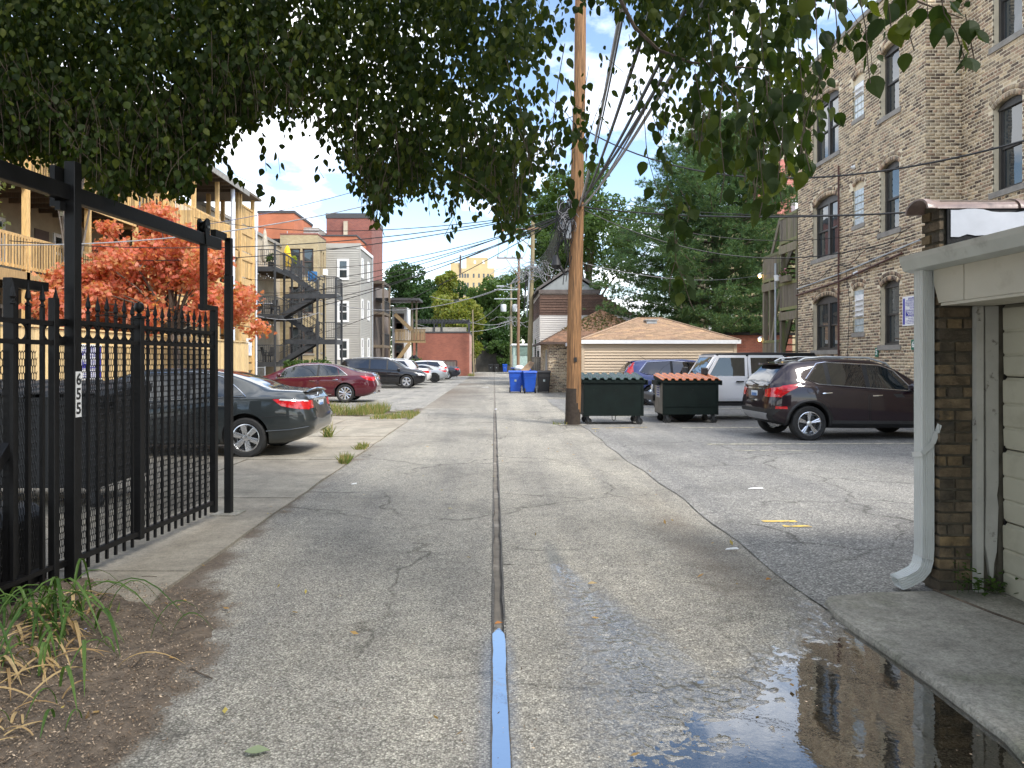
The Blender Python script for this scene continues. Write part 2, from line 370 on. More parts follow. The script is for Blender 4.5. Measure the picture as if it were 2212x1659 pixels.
def dirtiness(X, Y):
    edge_ = np.interp(Y, [2.2,2.74,3.0,3.4,3.9,4.35,4.7,5.2,6.,8.,20], [-1.15,-1.5,-1.47,-1.45,-1.5,-1.62,-1.78,-2.0,-2.12,-2.2,-2.28])
    d = np.clip((edge_ - X)/.22 + (fbm(X*6, Y*6, 4, 3)-.5)*2.2 + .25, 0, 1)
    s_ = np.clip(1 - np.abs(X-1.75)/.32 + (fbm(X*4, Y*4, 3, 8)-.5)*1.2, 0, 1)*np.clip((Y-4.4)/.8, 0, 1)*np.clip((9-Y)/2.5, 0, 1)*.55
    return np.maximum(d*d*(3-2*d), s_)
def alley_mesh(name, blocks, mat):
    vs, fs, b = [], [], 0
    for (x0,x1,y0,y1,dx,dy,zf) in blocks:
        v_, f_ = slab_grid(x0,x1,y0,y1,dx,dy,zf); vs.append(v_); fs.append(f_+b); b += len(v_)
    V_ = np.concatenate(vs); o = np_mesh(name, V_, np.concatenate(fs), mat)
    for nm, fn in (('wet', wetness), ('dirt', dirtiness)):
        a = o.data.attributes.new(nm, 'FLOAT', 'POINT'); a.data.foreach_set('value', fn(V_[:,0].astype(float), V_[:,1].astype(float)).astype(np.float32))
    return o
small = lambda X, Y: (fbm(X*4, Y*4, 3, 2)-.5)*.012
SX0, SX1 = -.004, .060
flat = lambda X, Y: X*0
a_ = alley_mesh('alley', [(-3.4, SX0, 2.0, 9, .04, .05, small), (-2.6, SX0, 9, 24, .2, .25, small), (-2.35, SX0, 24, 112, 2, 4, flat), (-3.4, SX0, -6, 2.0, .8, .8, flat),
     (SX1, 2.35, 2.3, 5.6, .0125, .0125, near_z), (SX1, 2.35, 5.6, 9, .05, .05, small), (SX1, 2.35, 9, 24, .2, .25, small), (SX1, 6.5, 24, 112, 2, 4, flat), (SX1, 2.35, -6, 2.3, .8, .8, flat)], M_alley)
a_.data.polygons.foreach_set('use_smooth', [True]*len(a_.data.polygons))
struct(a_, 'grey exposed stone asphalt alley running away between parking rows')
# walls and bed of the strip
mb = MB()
for x, s_ in ((SX0, 1), (SX1, -1)):
    ys = [2.0 + i*.35 for i in range(60)]
    ed = [x + s_*rnd.uniform(-.004, .012) for _ in ys]
    for i in range(len(ys)-1): mb.add([(x-s_*.01,ys[i],.006),(ed[i],ys[i],.004),(ed[i+1],ys[i+1],.004),(x-s_*.01,ys[i+1],.006)], [(0,1,2,3)]); mb.add([(ed[i],ys[i],.004),(ed[i]+s_*.002,ys[i],-.03),(ed[i+1]+s_*.002,ys[i+1],-.03),(ed[i+1],ys[i+1],.004)], [(0,1,2,3)])
struct(mb.build('drain_edge', pm('drain_edge', (.09,.085,.078), .9, 0, .4, 30, .6, 90)), 'broken dark asphalt edges of the strip in the alley')
mb = MB(); mb.add([(SX0-.02,-6,-.022),(SX1+.02,-6,-.022),(SX1+.02,112,-.022),(SX0-.02,112,-.022)], [(0,1,2,3)])
struct(mb.build('drain_strip', pm('strip_concrete', (.17,.15,.125), .9, 0, .35, 6, .5, 70, world=True, dirt=((.33,.31,.27), 1.1, .56, .64))), 'narrow dirty concrete drain strip down the middle of the alley')

# water: puddle along the apron and the filled end of the strip
def watermat():
    m, nt, b = newmat('water'); nt.nodes.remove(b)
    gl = nt.nodes.new('ShaderNodeBsdfGlossy'); gl.inputs['Roughness'].default_value = .012
    tr = nt.nodes.new('ShaderNodeBsdfTransparent'); tr.inputs[0].default_value = (.72,.69,.62,1)
    lw = nt.nodes.new('ShaderNodeFresnel'); lw.inputs['IOR'].default_value = 1.5
    v = coords(nt, world=True); n = noise(nt, v, 14, 3); bu = nt.nodes.new('ShaderNodeBump'); bu.inputs['Strength'].default_value = .10; bu.inputs['Distance'].default_value = .004
    nt.links.new(n.outputs['Fac'], bu.inputs['Height']); nt.links.new(bu.outputs[0], gl.inputs['Normal'])
    k = nt.nodes.new('ShaderNodeMath'); k.operation = 'MULTIPLY_ADD'; k.inputs[1].default_value = 1.9; k.inputs[2].default_value = .12; k.use_clamp = True; nt.links.new(lw.outputs[0], k.inputs[0])
    ms = nt.nodes.new('ShaderNodeMixShader'); nt.links.new(k.outputs[0], ms.inputs[0]); nt.links.new(tr.outputs[0], ms.inputs[1]); nt.links.new(gl.outputs[0], ms.inputs[2])
    nt.links.new(ms.outputs[0], nt.nodes['Material Output'].inputs[0]); return m
M_water = watermat()
WL = -.0048
mb = MB(); poly = [(.1,2.3),(2.36,2.3),(2.36,4.7),(1.6,4.7),(.1,3.0)]
mb.add([(x,y,WL) for x, y in poly], [tuple(range(len(poly)))])
struct(mb.build('puddle_water', M_water), 'shallow rain puddle along the concrete apron reflecting sky and building')
mb = MB(); ys = [2.0+i*.12 for i in range(20)]
L_ = [(SX0-.002+rnd.uniform(-.003,.003) - max(0,(2.9-y))*.008, y, .0075) for y in ys]; Rr = [(SX1+.002+rnd.uniform(-.003,.003) + max(0,(2.9-y))*.014, y, .0075) for y in ys]
L_[-1] = (.022, 4.24, .0075); Rr[-1] = (.03, 4.25, .0075)
mb.add(Rr + L_[::-1], [tuple(range(2*len(ys)))])
struct(mb.build('strip_water', M_water), 'rain water standing in the drain strip, blue with reflected sky')

# concrete pavement on the left: slabs with open joints
pv = thing('concrete_pavement', 'pale concrete pavement of large slabs beside the black gate', 'pavement', (-5, 10, 0)); pv['kind'] = 'structure'; del pv['category']
ysl = [4.62, 5.35, 6.75, 8.2, 9.8, 11.4, 13.1, 14.9, 16.9, 18.9, 20.3]
xsl = [-2.24, -3.9, -6.2, -8.9]
for i in range(len(ysl)-1):
    for j in range(3):
        mb = MB(); a, b_ = xsl[j+1]+.008, xsl[j]-.008; z = .02+rnd.uniform(-.004,.006); tl = rnd.uniform(-.01,.01)
        y0, y1 = ysl[i]+.008, ysl[i+1]-.008; n = 10
        near = [(a+(b_-a)*k/n, y0 + (tl if 0 else 0), z) for k in range(n+1)]
        x_edge = [b_ + (.02*math.sin(y0*7+k)*.6 if j == 0 else 0) for k in range(5)]
        poly = [(a,y0),(b_,y0)] + [(x_edge[k], y0+(y1-y0)*k/4) for k in (1,2,3)] + [(b_,y1),(a,y1)]
        if i == 0 and j == 0: poly = [(a,5.02),(-2.9,4.98),(-2.72,4.86),(-2.5,4.82),(-2.38,4.68),(-2.2,4.62),(b_,4.9),(b_,y1),(a,y1)]
        if i == 0 and j > 0: poly = [(a,5.02),(b_,5.02),(b_,y1),(a,y1)]
        if i == len(ysl)-2 and j == 0: poly = [(a,y0),(b_,y0),(b_-.15,y0+.5),(b_-.5,y0+.8),(b_-.75,y1),(a,y1-.2)]
        mb.prism([(x,y,-.05) for x, y in poly], (0,0,.05+z)); mb.build('slab', M_conc, pv)
for poly in ([(-2.5,20.6),(-2.36,21.0),(-2.75,21.5),(-3.2,21.1)], [(-3.5,20.5),(-2.95,20.45),(-3.3,21.2),(-4.0,21.6),(-4.2,21.0)], [(-2.9,22.0),(-2.5,22.2),(-3.6,23.0),(-4.2,22.8)]):
    mb = MB(); mb.prism([(x,y,-.05) for x, y in poly], (0,0,.075)); mb.build('slab', M_conc, pv)
mb = MB(); mb.add([(-9,4.4,-.006),(-2.18,4.4,-.006),(-2.18,23.2,-.006),(-9,23.2,-.006)], [(0,1,2,3)])
struct(mb.build('earth_bed', M_dirt), 'dark soil under and between the concrete slabs')
# soil bed at the lower left
V_, F_ = slab_grid(-6.5, -1.2, 1.6, 5.02, .028, .028, lambda X, Y: .012 + (fbm(X*3, Y*3, 4, 12)-.5)*.05 + (fbm(X*13, Y*13, 3, 14)-.5)*.034 + np.clip((-2.05-X)/1.2, 0, 1)*.07 - np.clip((X+1.62+(Y-3.2)*.1)/.25, 0, 1)*.05 - np.clip((X+2.8)/.1,0,1)*np.clip((Y-4.60-(-2.2-X)*.5)/.05,0,1)*.09)
o = np_mesh('soil_bed', V_, F_, M_dirt); o.data.polygons.foreach_set('use_smooth', [True]*len(o.data.polygons)); struct(o, 'bare brown soil bed with mulch at the foot of the black fence')

# concrete apron of the near garage
ap = [(2.13,4.66),(2.2,4.76),(2.5,4.84),(3.4,4.9)] ; ap += [(5.0,4.9),(5.0,1.5),(2.02,1.5)] + [(2.03,2.6),(2.12,3.0),(2.13,3.5),(2.11,4.0),(2.09,4.4)]
mb = MB(); mb.prism([(x,y,-.05) for x, y in ap], (0,0,.085)); ao = mb.build('apron', M_conc2); mod = ao.modifiers.new('edge', 'BEVEL'); mod.width = .025; mod.segments = 2
struct(ao, 'stained concrete apron in front of the garage door')
mb = MB(); mb.tube([(2.96,4.86,.036),(3.05,4.4,.036),(3.2,3.9,.036),(3.28,3.2,.036),(3.3,2.2,.036)], .010, 5); struct(mb.build('joint_crack', M_dirt), 'dark cracked joint between apron and garage')

# painted bay lines on the right lot
M_line = pm('faded_line_paint', (.62,.58,.42), .8, 0, .2, 5, dirt=((.15,.15,.15), 9, .45, .62))
M_yel = pm('yellow_paint', (.72,.5,.12), .75, 0, .2, 6, dirt=((.16,.16,.16), 14, .5, .62))
def lines(name, quads, m, label):
    mb = MB()
    for a, b_, wd in quads:
        a, b_ = Vector((*a, .014)), Vector((*b_, .014)); d = (b_-a).normalized(); n_ = Vector((-d.y, d.x, 0))*wd/2
        mb.add([a-n_, b_-n_, b_+n_, a+n_], [(0,1,2,3)])
    struct(mb.build(name, m), label)
lines('bay_lines', [((4.0,13.55),(10,13.75),.09), ((4.4,16.9),(10,17.0),.09), ((3.4,20.4),(10,20.4),.09), ((3.6,23.6),(10,23.6),.09), ((4.2,12.6),(5.6,12.55),.05)], M_line, 'faded cream bay lines on the lot')
lines('yellow_marks', [((2.62,7.05),(2.95,7.05),.07), ((2.74,6.85),(3.0,6.84),.07), ((2.25,16.6),(2.45,16.7),.05), ((2.6,16.8),(3.6,17.0),.05)], M_yel, 'worn yellow paint marks at the lot edge')
# ================================================================ CARS
def paint(name, col, flake=.25, metal=.35, rough=.32):
    return pm(name, [q*.8 for q in col], rough, metal*.5, flake*.5, 900, spec=.3, coat=1.0)
M_carglass = glassmat('car_glass', (.012,.016,.018), .015)
M_tint = glassmat('privacy_glass', (.006,.007,.009), .015)
M_red = pm('tail_lamp_red', (.5,.008,.012), .12, 0, .35, 14, coat=1)
M_clearlamp = pm('lamp_clear', (.72,.73,.74), .08, .3, .2, 14, coat=1)
M_alloy = pm('alloy', (.62,.63,.65), .25, .85, .08)
M_darkalloy = pm('dark_alloy', (.03,.03,.033), .3, .5, .1)
M_plate = pm('plate', (.62,.7,.8), .4, 0, .25, 20)
M_rotor = pm('rotor', (.06,.06,.06), .5, .6, .2)

def pchip(pts, x):
    xs = [p[0] for p in pts]; ys = [p[1] for p in pts]; n = len(xs)
    if x <= xs[0]: return ys[0]
    if x >= xs[-1]: return ys[-1]
    h = [xs[i+1]-xs[i] for i in range(n-1)]; d = [(ys[i+1]-ys[i])/h[i] for i in range(n-1)]
    m = [d[0]] + [0 if d[i-1]*d[i] <= 0 else 2*d[i-1]*d[i]/(d[i-1]+d[i]) for i in range(1, n-1)] + [d[-1]]
    i = max(j for j in range(n-1) if xs[j] <= x); t = (x-xs[i])/h[i]
    return (2*t**3-3*t**2+1)*ys[i] + (t**3-2*t**2+t)*h[i]*m[i] + (-2*t**3+3*t**2)*ys[i+1] + (t**3-t**2)*h[i]*m[i+1]

def wheel(parent, x, y, r, rim_r, width, style, nsp, mat_rim):
    """tyre with alloy rim; the outer face looks to the sign of y"""
    s = 1 if y > 0 else -1; c = (x, y, r); hw = width/2
    mb = MB(); sw = .018
    prof = [(rim_r, -hw*.8), (rim_r+.02, -hw*.98), (r-.03, -hw*1.0), (r-.006, -hw*.82), (r, -hw*.55), (r, hw*.55), (r-.006, hw*.82), (r-.03, hw*1.0), (rim_r+.02, hw*.98), (rim_r, hw*.8)]
    mb.lathe(prof, c, 'y', 40, close=True)
    w_ = mb.build('wheel', rubber, parent, True, 35)
    fy = s*hw*.72
    mb = MB(); mb.lathe([(rim_r*.99, y*0+s*hw*.86), (rim_r*.93, s*hw*.9), (rim_r*.9, s*hw*.72), (rim_r*.88, -s*hw*.6), (.0, -s*hw*.6)], c, 'y', 36, 0)
    mb.lathe([(rim_r*.72, s*hw*.1), (.01, s*hw*.1)], c, 'y', 28, 1)
    cc = Vector((x, y + fy, r))
    for k in range(nsp):
        base = 2*math.pi*k/nsp + .3
        offs = (-.11, .11) if style == 'twin' else (0,)
        for of in offs:
            g = base + of; d = Vector((math.cos(g), 0, math.sin(g))); t = Vector((-d.z, 0, d.x))
            w0 = rim_r*(.16 if style == 'wide' else .085 if style == 'multi' else .075); w1 = rim_r*(.2 if style == 'wide' else .12 if style == 'multi' else .085)
            a, b_ = cc + d*rim_r*.16, cc + d*rim_r*.93 + Vector((0, s*hw*.12, 0))
            th = Vector((0, -s*.025, 0)); up = Vector((0, s*.006, 0))
            vs = [a - t*w0, a + t*w0, b_ + t*w1, b_ - t*w1]; mid = [(a+up*1.5), (b_+up)]
            vs2 = [v + th for v in vs]
            mb.add(vs + vs2 + mid, [(0,8,9,3), (8,1,2,9), (4,5,1,0), (5,6,2,1), (6,7,3,2), (7,4,0,3), (0,1,8), (3,9,2)], 0)
    mb.lathe([(rim_r*.24, fy-s*.012), (rim_r*.22, fy+s*.01), (rim_r*.12, fy+s*.014), (.0, fy+s*.014)], (x, y, r), 'y', 20, 0)
    for k in range(5):
        g = 2*math.pi*k/5; mb.lathe([(.011, fy+s*.011), (.011, fy+s*.017), (0, fy+s*.017)], (x+math.cos(g)*rim_r*.3, y, r+math.sin(g)*rim_r*.3), 'y', 6, 1)
    mb.build('rim', [mat_rim, M_rotor], w_, True, 30)
    return w_

class Car:
    def __init__(c, name, label, cat, sp, body_mat, low_mat=None):
        c.sp = sp; c.T = thing(name, label, cat); c.mat = body_mat
        c.build_body(low_mat or body_mat)
    def section(c, x):
        sp = c.sp; zl, zb, zt = pchip(sp['low'], x), pchip(sp['belt'], x), pchip(sp['top'], x)
        wb, wt = pchip(sp['plan'], x), pchip(sp['roofw'], x); zb = min(zb, zt-.012)
        wt = min(wt, wb*.985); cab = max(0., min(1., (zt-zb)/.3)); h = zb-zl
        p = [(0, zl), (wb*.8, zl), (wb*.93, zl+.035), (wb*.985, zl+.12*h+.03), (wb*1.0, zl+.45*h), (wb*1.0, zl+.66*h), (wb*.985, zb-.07*min(1,h)), (wb*(.955), zb)]
        p += [(wb*.945*(1-.0)+(wt-wb*.945)*.0 - .004, zb+.012*cab)]
        for t in (.33, .66): p.append((wb*.94 + (wt-wb*.94)*t*(.9+.1*t), zb + (zt-.05*cab-zb)*t))
        p += [(wt, zt-.05*cab - .004*(1-cab)), (wt*.93, zt-.018*cab-.002*(1-cab)), (wt*.7, zt-.004*cab), (wt*.35, zt), (0, zt+.003)]
        return p
    def build_body(c, low_mat):
        sp = c.sp; L2 = sp['L']/2
        xs = [-L2 + sp['L']*i/64 for i in range(65)]; xs = sorted(set([round(v,4) for v in xs]))
        secs = []
        for x in xs:
            p = c.section(x); fr = sp.get('dxr', []) ; row = []
            wr = max(0, 1-(x+L2)/.5); wf = max(0, 1-(L2-x)/.5)
            for (y, z) in p:
                dx = (pchip(sp['dxr'], z)*wr**1.5 if wr and 'dxr' in sp else 0) + (pchip(sp['dxf'], z)*wf**1.5 if wf and 'dxf' in sp else 0)
                row.append((x+dx, y, z))
            secs.append(row)
        def shrink(row, f, dx):
            cz = sum(q[2] for q in row)/len(row); return [(q[0]+dx, q[1]*f, cz+(q[2]-cz)*f) for q in row]
        secs = [shrink(secs[0], .6, -.03), shrink(secs[0], .93, -.02)] + secs + [shrink(secs[-1], .93, .02), shrink(secs[-1], .6, .03)]
        n = len(secs[0]); vs, fs = [], []
        for row in secs:
            vs += row + [(x, -y, z) for (x, y, z) in row[1:-1]][::-1]
        m = 2*n-2
        for i in range(len(secs)-1):
            for k in range(m):
                k2 = (k+1) % m; fs.append((i*m+k, (i+1)*m+k, (i+1)*m+k2, i*m+k2))
        fs.append(tuple(range(m))); fs.append(tuple((len(secs)-1)*m+k for k in range(m-1,-1,-1)))
        me = bpy.data.meshes.new('body'); me.from_pydata(vs, [], fs)
        bm = bmesh.new(); bm.from_mesh(me); bmesh.ops.recalc_face_normals(bm, faces=bm.faces); bm.to_mesh(me)
        c.bvh = BVHTree.FromBMesh(bm); bm.free()
        o = bpy.data.objects.new('body', me); C.objects.link(o)
        R_ = sp['arch']; cut = MB()
        for xw in (sp['xr'], sp['xf']):
            for s in (-1, 1):
                cut.lathe([(1e-4, s*(sp['W']/2-.36)), (R_, s*(sp['W']/2-.36)), (R_, s*(sp['W']/2+.15)), (1e-4, s*(sp['W']/2+.15))], (xw, 0, sp['wr']+.02), 'y', 36)
        cm = bpy.data.meshes.new('cut'); cm.from_pydata(cut.v, [], cut.f)
        bm = bmesh.new(); bm.from_mesh(cm); bmesh.ops.remove_doubles(bm, verts=bm.verts, dist=.0005); bmesh.ops.recalc_face_normals(bm, faces=bm.faces); bm.to_mesh(cm); bm.free()
        co = bpy.data.objects.new('cut', cm); C.objects.link(co)
        md = o.modifiers.new('b', 'BOOLEAN'); md.operation = 'DIFFERENCE'; md.object = co; md.solver = 'EXACT'
        dg = bpy.context.evaluated_depsgraph_get(); me2 = bpy.data.meshes.new_from_object(o.evaluated_get(dg))
        bpy.data.objects.remove(o); bpy.data.objects.remove(co)
        me2.materials.clear()
        for m_ in (c.mat, black_plastic, low_mat): me2.materials.append(m_)
        for p in me2.polygons:
            ce = p.center; mi = 0
            for xw in (sp['xr'], sp['xf']):
                if math.hypot(ce.x-xw, ce.z-sp['wr']-.02) < R_*1.004 and abs(ce.y) < sp['W']/2*1.02: mi = 1
            if p.normal.z < -.6 and ce.z < sp['cladz']+.1: mi = 1
            elif mi == 0 and ce.z < sp['cladz']: mi = 2
            p.material_index = mi
        me2.polygons.foreach_set('use_smooth', [True]*len(me2.polygons)); me2.set_sharp_from_angle(angle=R(46))
        me2.name = 'body'; c.body = link('body', me2, c.T)
    # ---- patches projected on the body
    def project(c, poly, axis, off=.004, res=.06, skirt=.012, mb=None, mi=None):
        pts = []
        n = len(poly)
        for i in range(n):
            a, b_ = Vector(poly[i]), Vector(poly[(i+1) % n]); k = max(1, int((b_-a).length/res))
            pts += [a + (b_-a)*j/k for j in range(k)]
        nb = len(pts)
        x0, x1 = min(p.x for p in pts), max(p.x for p in pts); y0, y1 = min(p.y for p in pts), max(p.y for p in pts)
        inner = []
        def inside(q):
            r_ = False
            for i in range(nb):
                a, b_ = pts[i], pts[(i+1) % nb]
                if (a.y > q.y) != (b_.y > q.y) and q.x < (b_.x-a.x)*(q.y-a.y)/(b_.y-a.y)+a.x: r_ = not r_
            return r_
        gx = x0+res*.5
        while gx < x1:
            gy = y0+res*.5
            while gy < y1:
                q = Vector((gx, gy))
                if inside(q) and min((q-p).length for p in pts) > res*.45: inner.append(q)
                gy += res
            gx += res
        allp = pts + inner
        vv, ee, ff, *_ = delaunay_2d_cdt(allp, [], [list(range(nb))], 1, 1e-5)
        out_ = []
        for q in vv: out_.append(c.hit(q, axis, off))
        mb = mb or MB(); base = len(mb.v); mb.add([o_[0] for o_ in out_], [tuple(f) for f in ff], mi)
        if skirt:
            # inward rim round the patch
            cnt = {}
            for f in ff:
                for i in range(len(f)):
                    e = (f[i], f[(i+1) % len(f)]); cnt[tuple(sorted(e))] = cnt.get(tuple(sorted(e)), 0)+1
            for (a, b_), k in cnt.items():
                if k == 1:
                    A, B = out_[a], out_[b_]; mb.add([A[0], B[0], B[0]-B[1]*skirt, A[0]-A[1]*skirt], [(0,1,2,3)], mi)
        return mb
    def hit(c, q, axis, off):
        if axis == 'side': o_, d = Vector((q.x, 2.5, q.y)), Vector((0,-1,0))
        elif axis == 'rear': o_, d = Vector((-5, q.x, q.y)), Vector((1,0,0))
        elif axis == 'front': o_, d = Vector((5, q.x, q.y)), Vector((-1,0,0))
        else: o_, d = Vector((q.x, q.y, 4)), Vector((0,0,-1))
        loc, nor, i, dist = c.bvh.ray_cast(o_, d)
        if loc is None:
            if axis == 'side': o_ = Vector((q.x, .6, q.y))
            loc, nor, i, dist = c.bvh.find_nearest(o_ if axis == 'side' else o_ + d*3)
        if nor.dot(d) > 0: nor = -nor
        return (loc + nor*off, nor)
    def mirror(c, mb):
        m2 = MB(); m2.v = [(x,-y,z) for x,y,z in mb.v]; m2.f = [tuple(reversed(f)) for f in mb.f]; m2.m = list(mb.m); return m2
    def side(c, name, poly, mat, off=.004, res=.06, both=True, parent=None, label=None, kids=None):
        mb = c.project(poly, 'side', off, res); os_ = []
        for m_ in ([mb, c.mirror(mb)] if both else [mb]):
            o = m_.build(name, mat, parent or c.T, True, 50)
            if label: o['label'] = label
            os_.append(o)
        return os_
    def face(c, name, poly, axis, mat, off=.004, res=.06, mirror=False):
        mb = c.project(poly, axis, off, res); r_ = [mb.build(name, mat, c.T, True, 50)]
        if mirror: r_.append(c.mirror(mb).build(name, mat, c.T, True, 50))
        return r_
    def trimline(c, name, poly, axis, mat, r_=.008, closed=True, off=.006, both=True, res=.07):
        P_ = []; n = len(poly); rng_ = range(n if closed else n-1)
        for i in rng_:
            a, b_ = Vector(poly[i]), Vector(poly[(i+1) % n]); k = max(1, int((b_-a).length/res)); P_ += [a+(b_-a)*j/k for j in range(k)]
        P_.append(Vector(poly[0] if closed else poly[-1]))
        pts = [c.hit(q, axis, off)[0] for q in P_]
        mb = MB(); mb.tube(pts, r_, 5); o = [mb.build(name, mat, c.T, True)]
        if both: o.append(c.mirror(mb).build(name, mat, c.T, True))
        return o
    def door(c, poly, handle=None, hmat=None):
        sp = c.sp
        dk = c.project(poly, 'side', .0012, .12, 0)
        ins = []; cx = sum(p[0] for p in poly)/len(poly); cy = sum(p[1] for p in poly)/len(poly)
        for (x, y) in poly:
            d = Vector((cx-x, cy-y)); d.normalize(); ins.append((x+d.x*.012, y+d.y*.012))
        up = c.project(ins, 'side', .0032, .10, .004)
        for mir in (0, 1):
            m_ = MB(); a = c.mirror(dk) if mir else dk; b_ = c.mirror(up) if mir else up
            m_.add(a.v, a.f, 1); m_.add(b_.v, b_.f, 0)
            o = m_.build('door', [c.mat, black_plastic], c.T, True, 50)
            if handle:
                p0 = c.hit(Vector(handle), 'side', .028)[0]; p1 = c.hit(Vector((handle[0]+.19, handle[1]+.012)), 'side', .028)[0]
                h = MB(); q0 = c.hit(Vector(handle), 'side', .0)[0]; q1 = c.hit(Vector((handle[0]+.19, handle[1]+.012)), 'side', .0)[0]
                h.tube([q0, p0, p0*.5+p1*.5+Vector((0,.006,0)), p1, q1], [.012,.014,.016,.014,.012], 6)
                (c.mirror(h) if mir else h).build('handle', hmat or c.mat, o, True)
    def mirrors(c, x, z, mat, y=None):
        p = c.hit(Vector((x, z)), 'side', 0)[0]
        for s in (1, -1):
            mb = MB(); mb.tube([(p.x, s*(p.y-.02), p.z), (p.x+.01, s*(p.y+.1), p.z+.02)], .022, 6)
            rows = []
            for i in range(7):
                t = i/6; k = math.sin(math.pi*min(max(t,.06),.94))**.5
                rows.append((t, k))
            prof = [(x + .01 - .0, 0)]
            mb.lathe([(.001, .03)] + [(.085*math.sqrt(max(0, 1-(q/.15)**2))+.001, q+.12) for q in (-.09,-.06,0,.06,.11,.14,.148)], (p.x, s*p.y if s > 0 else -p.y, p.z+.05), 'y', 14) if s > 0 else mb.lathe([(.001, -.03)] + [(.085*math.sqrt(max(0, 1-(q/.15)**2))+.001, -q-.12) for q in (-.09,-.06,0,.06,.11,.14,.148)], (p.x, -p.y, p.z+.05), 'y', 14)
            o = mb.build('side_mirror', mat, c.T, True, 60)
    def wheels(c, style, nsp, mat, rim=.6, width=.215):
        sp = c.sp
        for xw in (sp['xr'], sp['xf']):
            for s in (1, -1): wheel(c.T, xw, s*(sp['W']/2-width/2-.022), sp['wr'], sp['wr']*rim+.02, width, style, nsp, mat)
    def plate(c, x, z, rear=True, w_=.30):
        p = c.hit(Vector((0, z)), 'rear' if rear else 'front', .0)[0]; sg = -1 if rear else 1
        mb = MB(); mb.box(p.x+sg*.012, p.x+sg*.004, -w_/2, w_/2, z-.075, z+.075, 0)
        mb.box(p.x+sg*.016, p.x+sg*.0125, -w_/2+.03, w_/2-.03, z-.03, z+.03, 1); mb.box(p.x+sg*.010, p.x, -w_/2-.012, w_/2+.012, z-.087, z+.087, 2)
        return mb.build('license_plate', [M_plate, pm('plate_blue', (.1,.2,.42), .4), chrome], c.T)
    def bumper_trim(c, name, pts, axis, mat, r_): return c.trimline(name, pts, axis, mat, r_, False, .004, False)
    def place(c, x, y, rz): c.T.location = (x, y, 0); c.T.rotation_euler = (0, 0, rz); return c.T

def spec(L, W, Hh, xr, xf, wr, kind):
    w2 = W/2; l = L/2
    s = dict(L=L, W=W, xr=xr, xf=xf, wr=wr, arch=wr+.05, cladz=.0)
    s['low'] = [(-l,.42),(-l+.12,.30),(-l+.5,.22),(0,.2),(l-.6,.2),(l-.15,.22),(l,.3)]
    s['plan'] = [(-l,w2*.74),(-l+.1,w2*.86),(-l+.35,w2*.955),(-l+.9,w2*.995),(0,w2),(l-1.2,w2*.99),(l-.6,w2*.95),(l-.25,w2*.85),(l-.08,w2*.74),(l,w2*.62)]
    if kind == 'sedan':
        s['top'] = [(-l,Hh*.66),(-l+.06,Hh*.725),(-l+.2,Hh*.742),(-l+.55,Hh*.757),(-l+.72,Hh*.77),(-l+1.1,Hh*.868),(-l+1.55,Hh*.955),(-l+1.95,Hh*.99),(-.05,Hh),(.35,Hh*.988),(.75,Hh*.925),(1.1,Hh*.82),(1.42,Hh*.70),(1.6,Hh*.668),(l-.55,Hh*.59),(l-.2,Hh*.52),(l,Hh*.42)]
        s['belt'] = [(-l,Hh*.62),(-l+.4,Hh*.682),(-l+1,Hh*.675),(0,Hh*.635),(1.2,Hh*.605),(l-.5,Hh*.54),(l,Hh*.38)]
        s['roofw'] = [(-l,w2*.7),(-l+.5,w2*.78),(-l+.9,w2*.68),(-l+1.5,w2*.645),(0,w2*.66),(.6,w2*.68),(1.3,w2*.79),(1.7,w2*.82),(l-.3,w2*.75),(l,w2*.5)]
        s['dxr'] = [(.2,.10),(.45,-.02),(.62,-.03),(.8,.03),(Hh*.72,.05),(Hh,.0)]
        s['dxf'] = [(.2,-.08),(.45,.02),(.6,.02),(.8,-.02),(1.2,-.05)]
    elif kind == 'suv':
        s['low'] = [(-l,.5),(-l+.1,.36),(-l+.5,.26),(0,.235),(l-.6,.235),(l-.15,.27),(l,.34)]
        s['top'] = [(-l,Hh*.735),(-l+.08,Hh*.80),(-l+.2,Hh*.87),(-l+.34,Hh*.945),(-l+.5,Hh*.972),(-l+1.1,Hh*.99),(-.25,Hh),(.15,Hh*.985),(.55,Hh*.935),(.95,Hh*.83),(1.3,Hh*.70),(1.42,Hh*.672),(l-.5,Hh*.62),(l-.2,Hh*.56),(l,Hh*.42)]
        s['belt'] = [(-l,Hh*.66),(-l+.5,Hh*.655),(-.6,Hh*.635),(.6,Hh*.60),(1.2,Hh*.575),(l-.4,Hh*.53),(l,Hh*.39)]
        s['roofw'] = [(-l,w2*.7),(-l+.15,w2*.68),(-l+.5,w2*.67),(-.5,w2*.71),(.4,w2*.71),(1.1,w2*.76),(1.5,w2*.80),(l-.3,w2*.72),(l,w2*.48)]
        s['dxr'] = [(.25,.10),(.5,-.05),(.75,-.03),(1.0,.02),(Hh*.66,.02),(Hh,-.0)]
        s['dxf'] = [(.2,-.08),(.5,.02),(.75,.02),(.95,-.03),(1.3,-.05)]
    return s

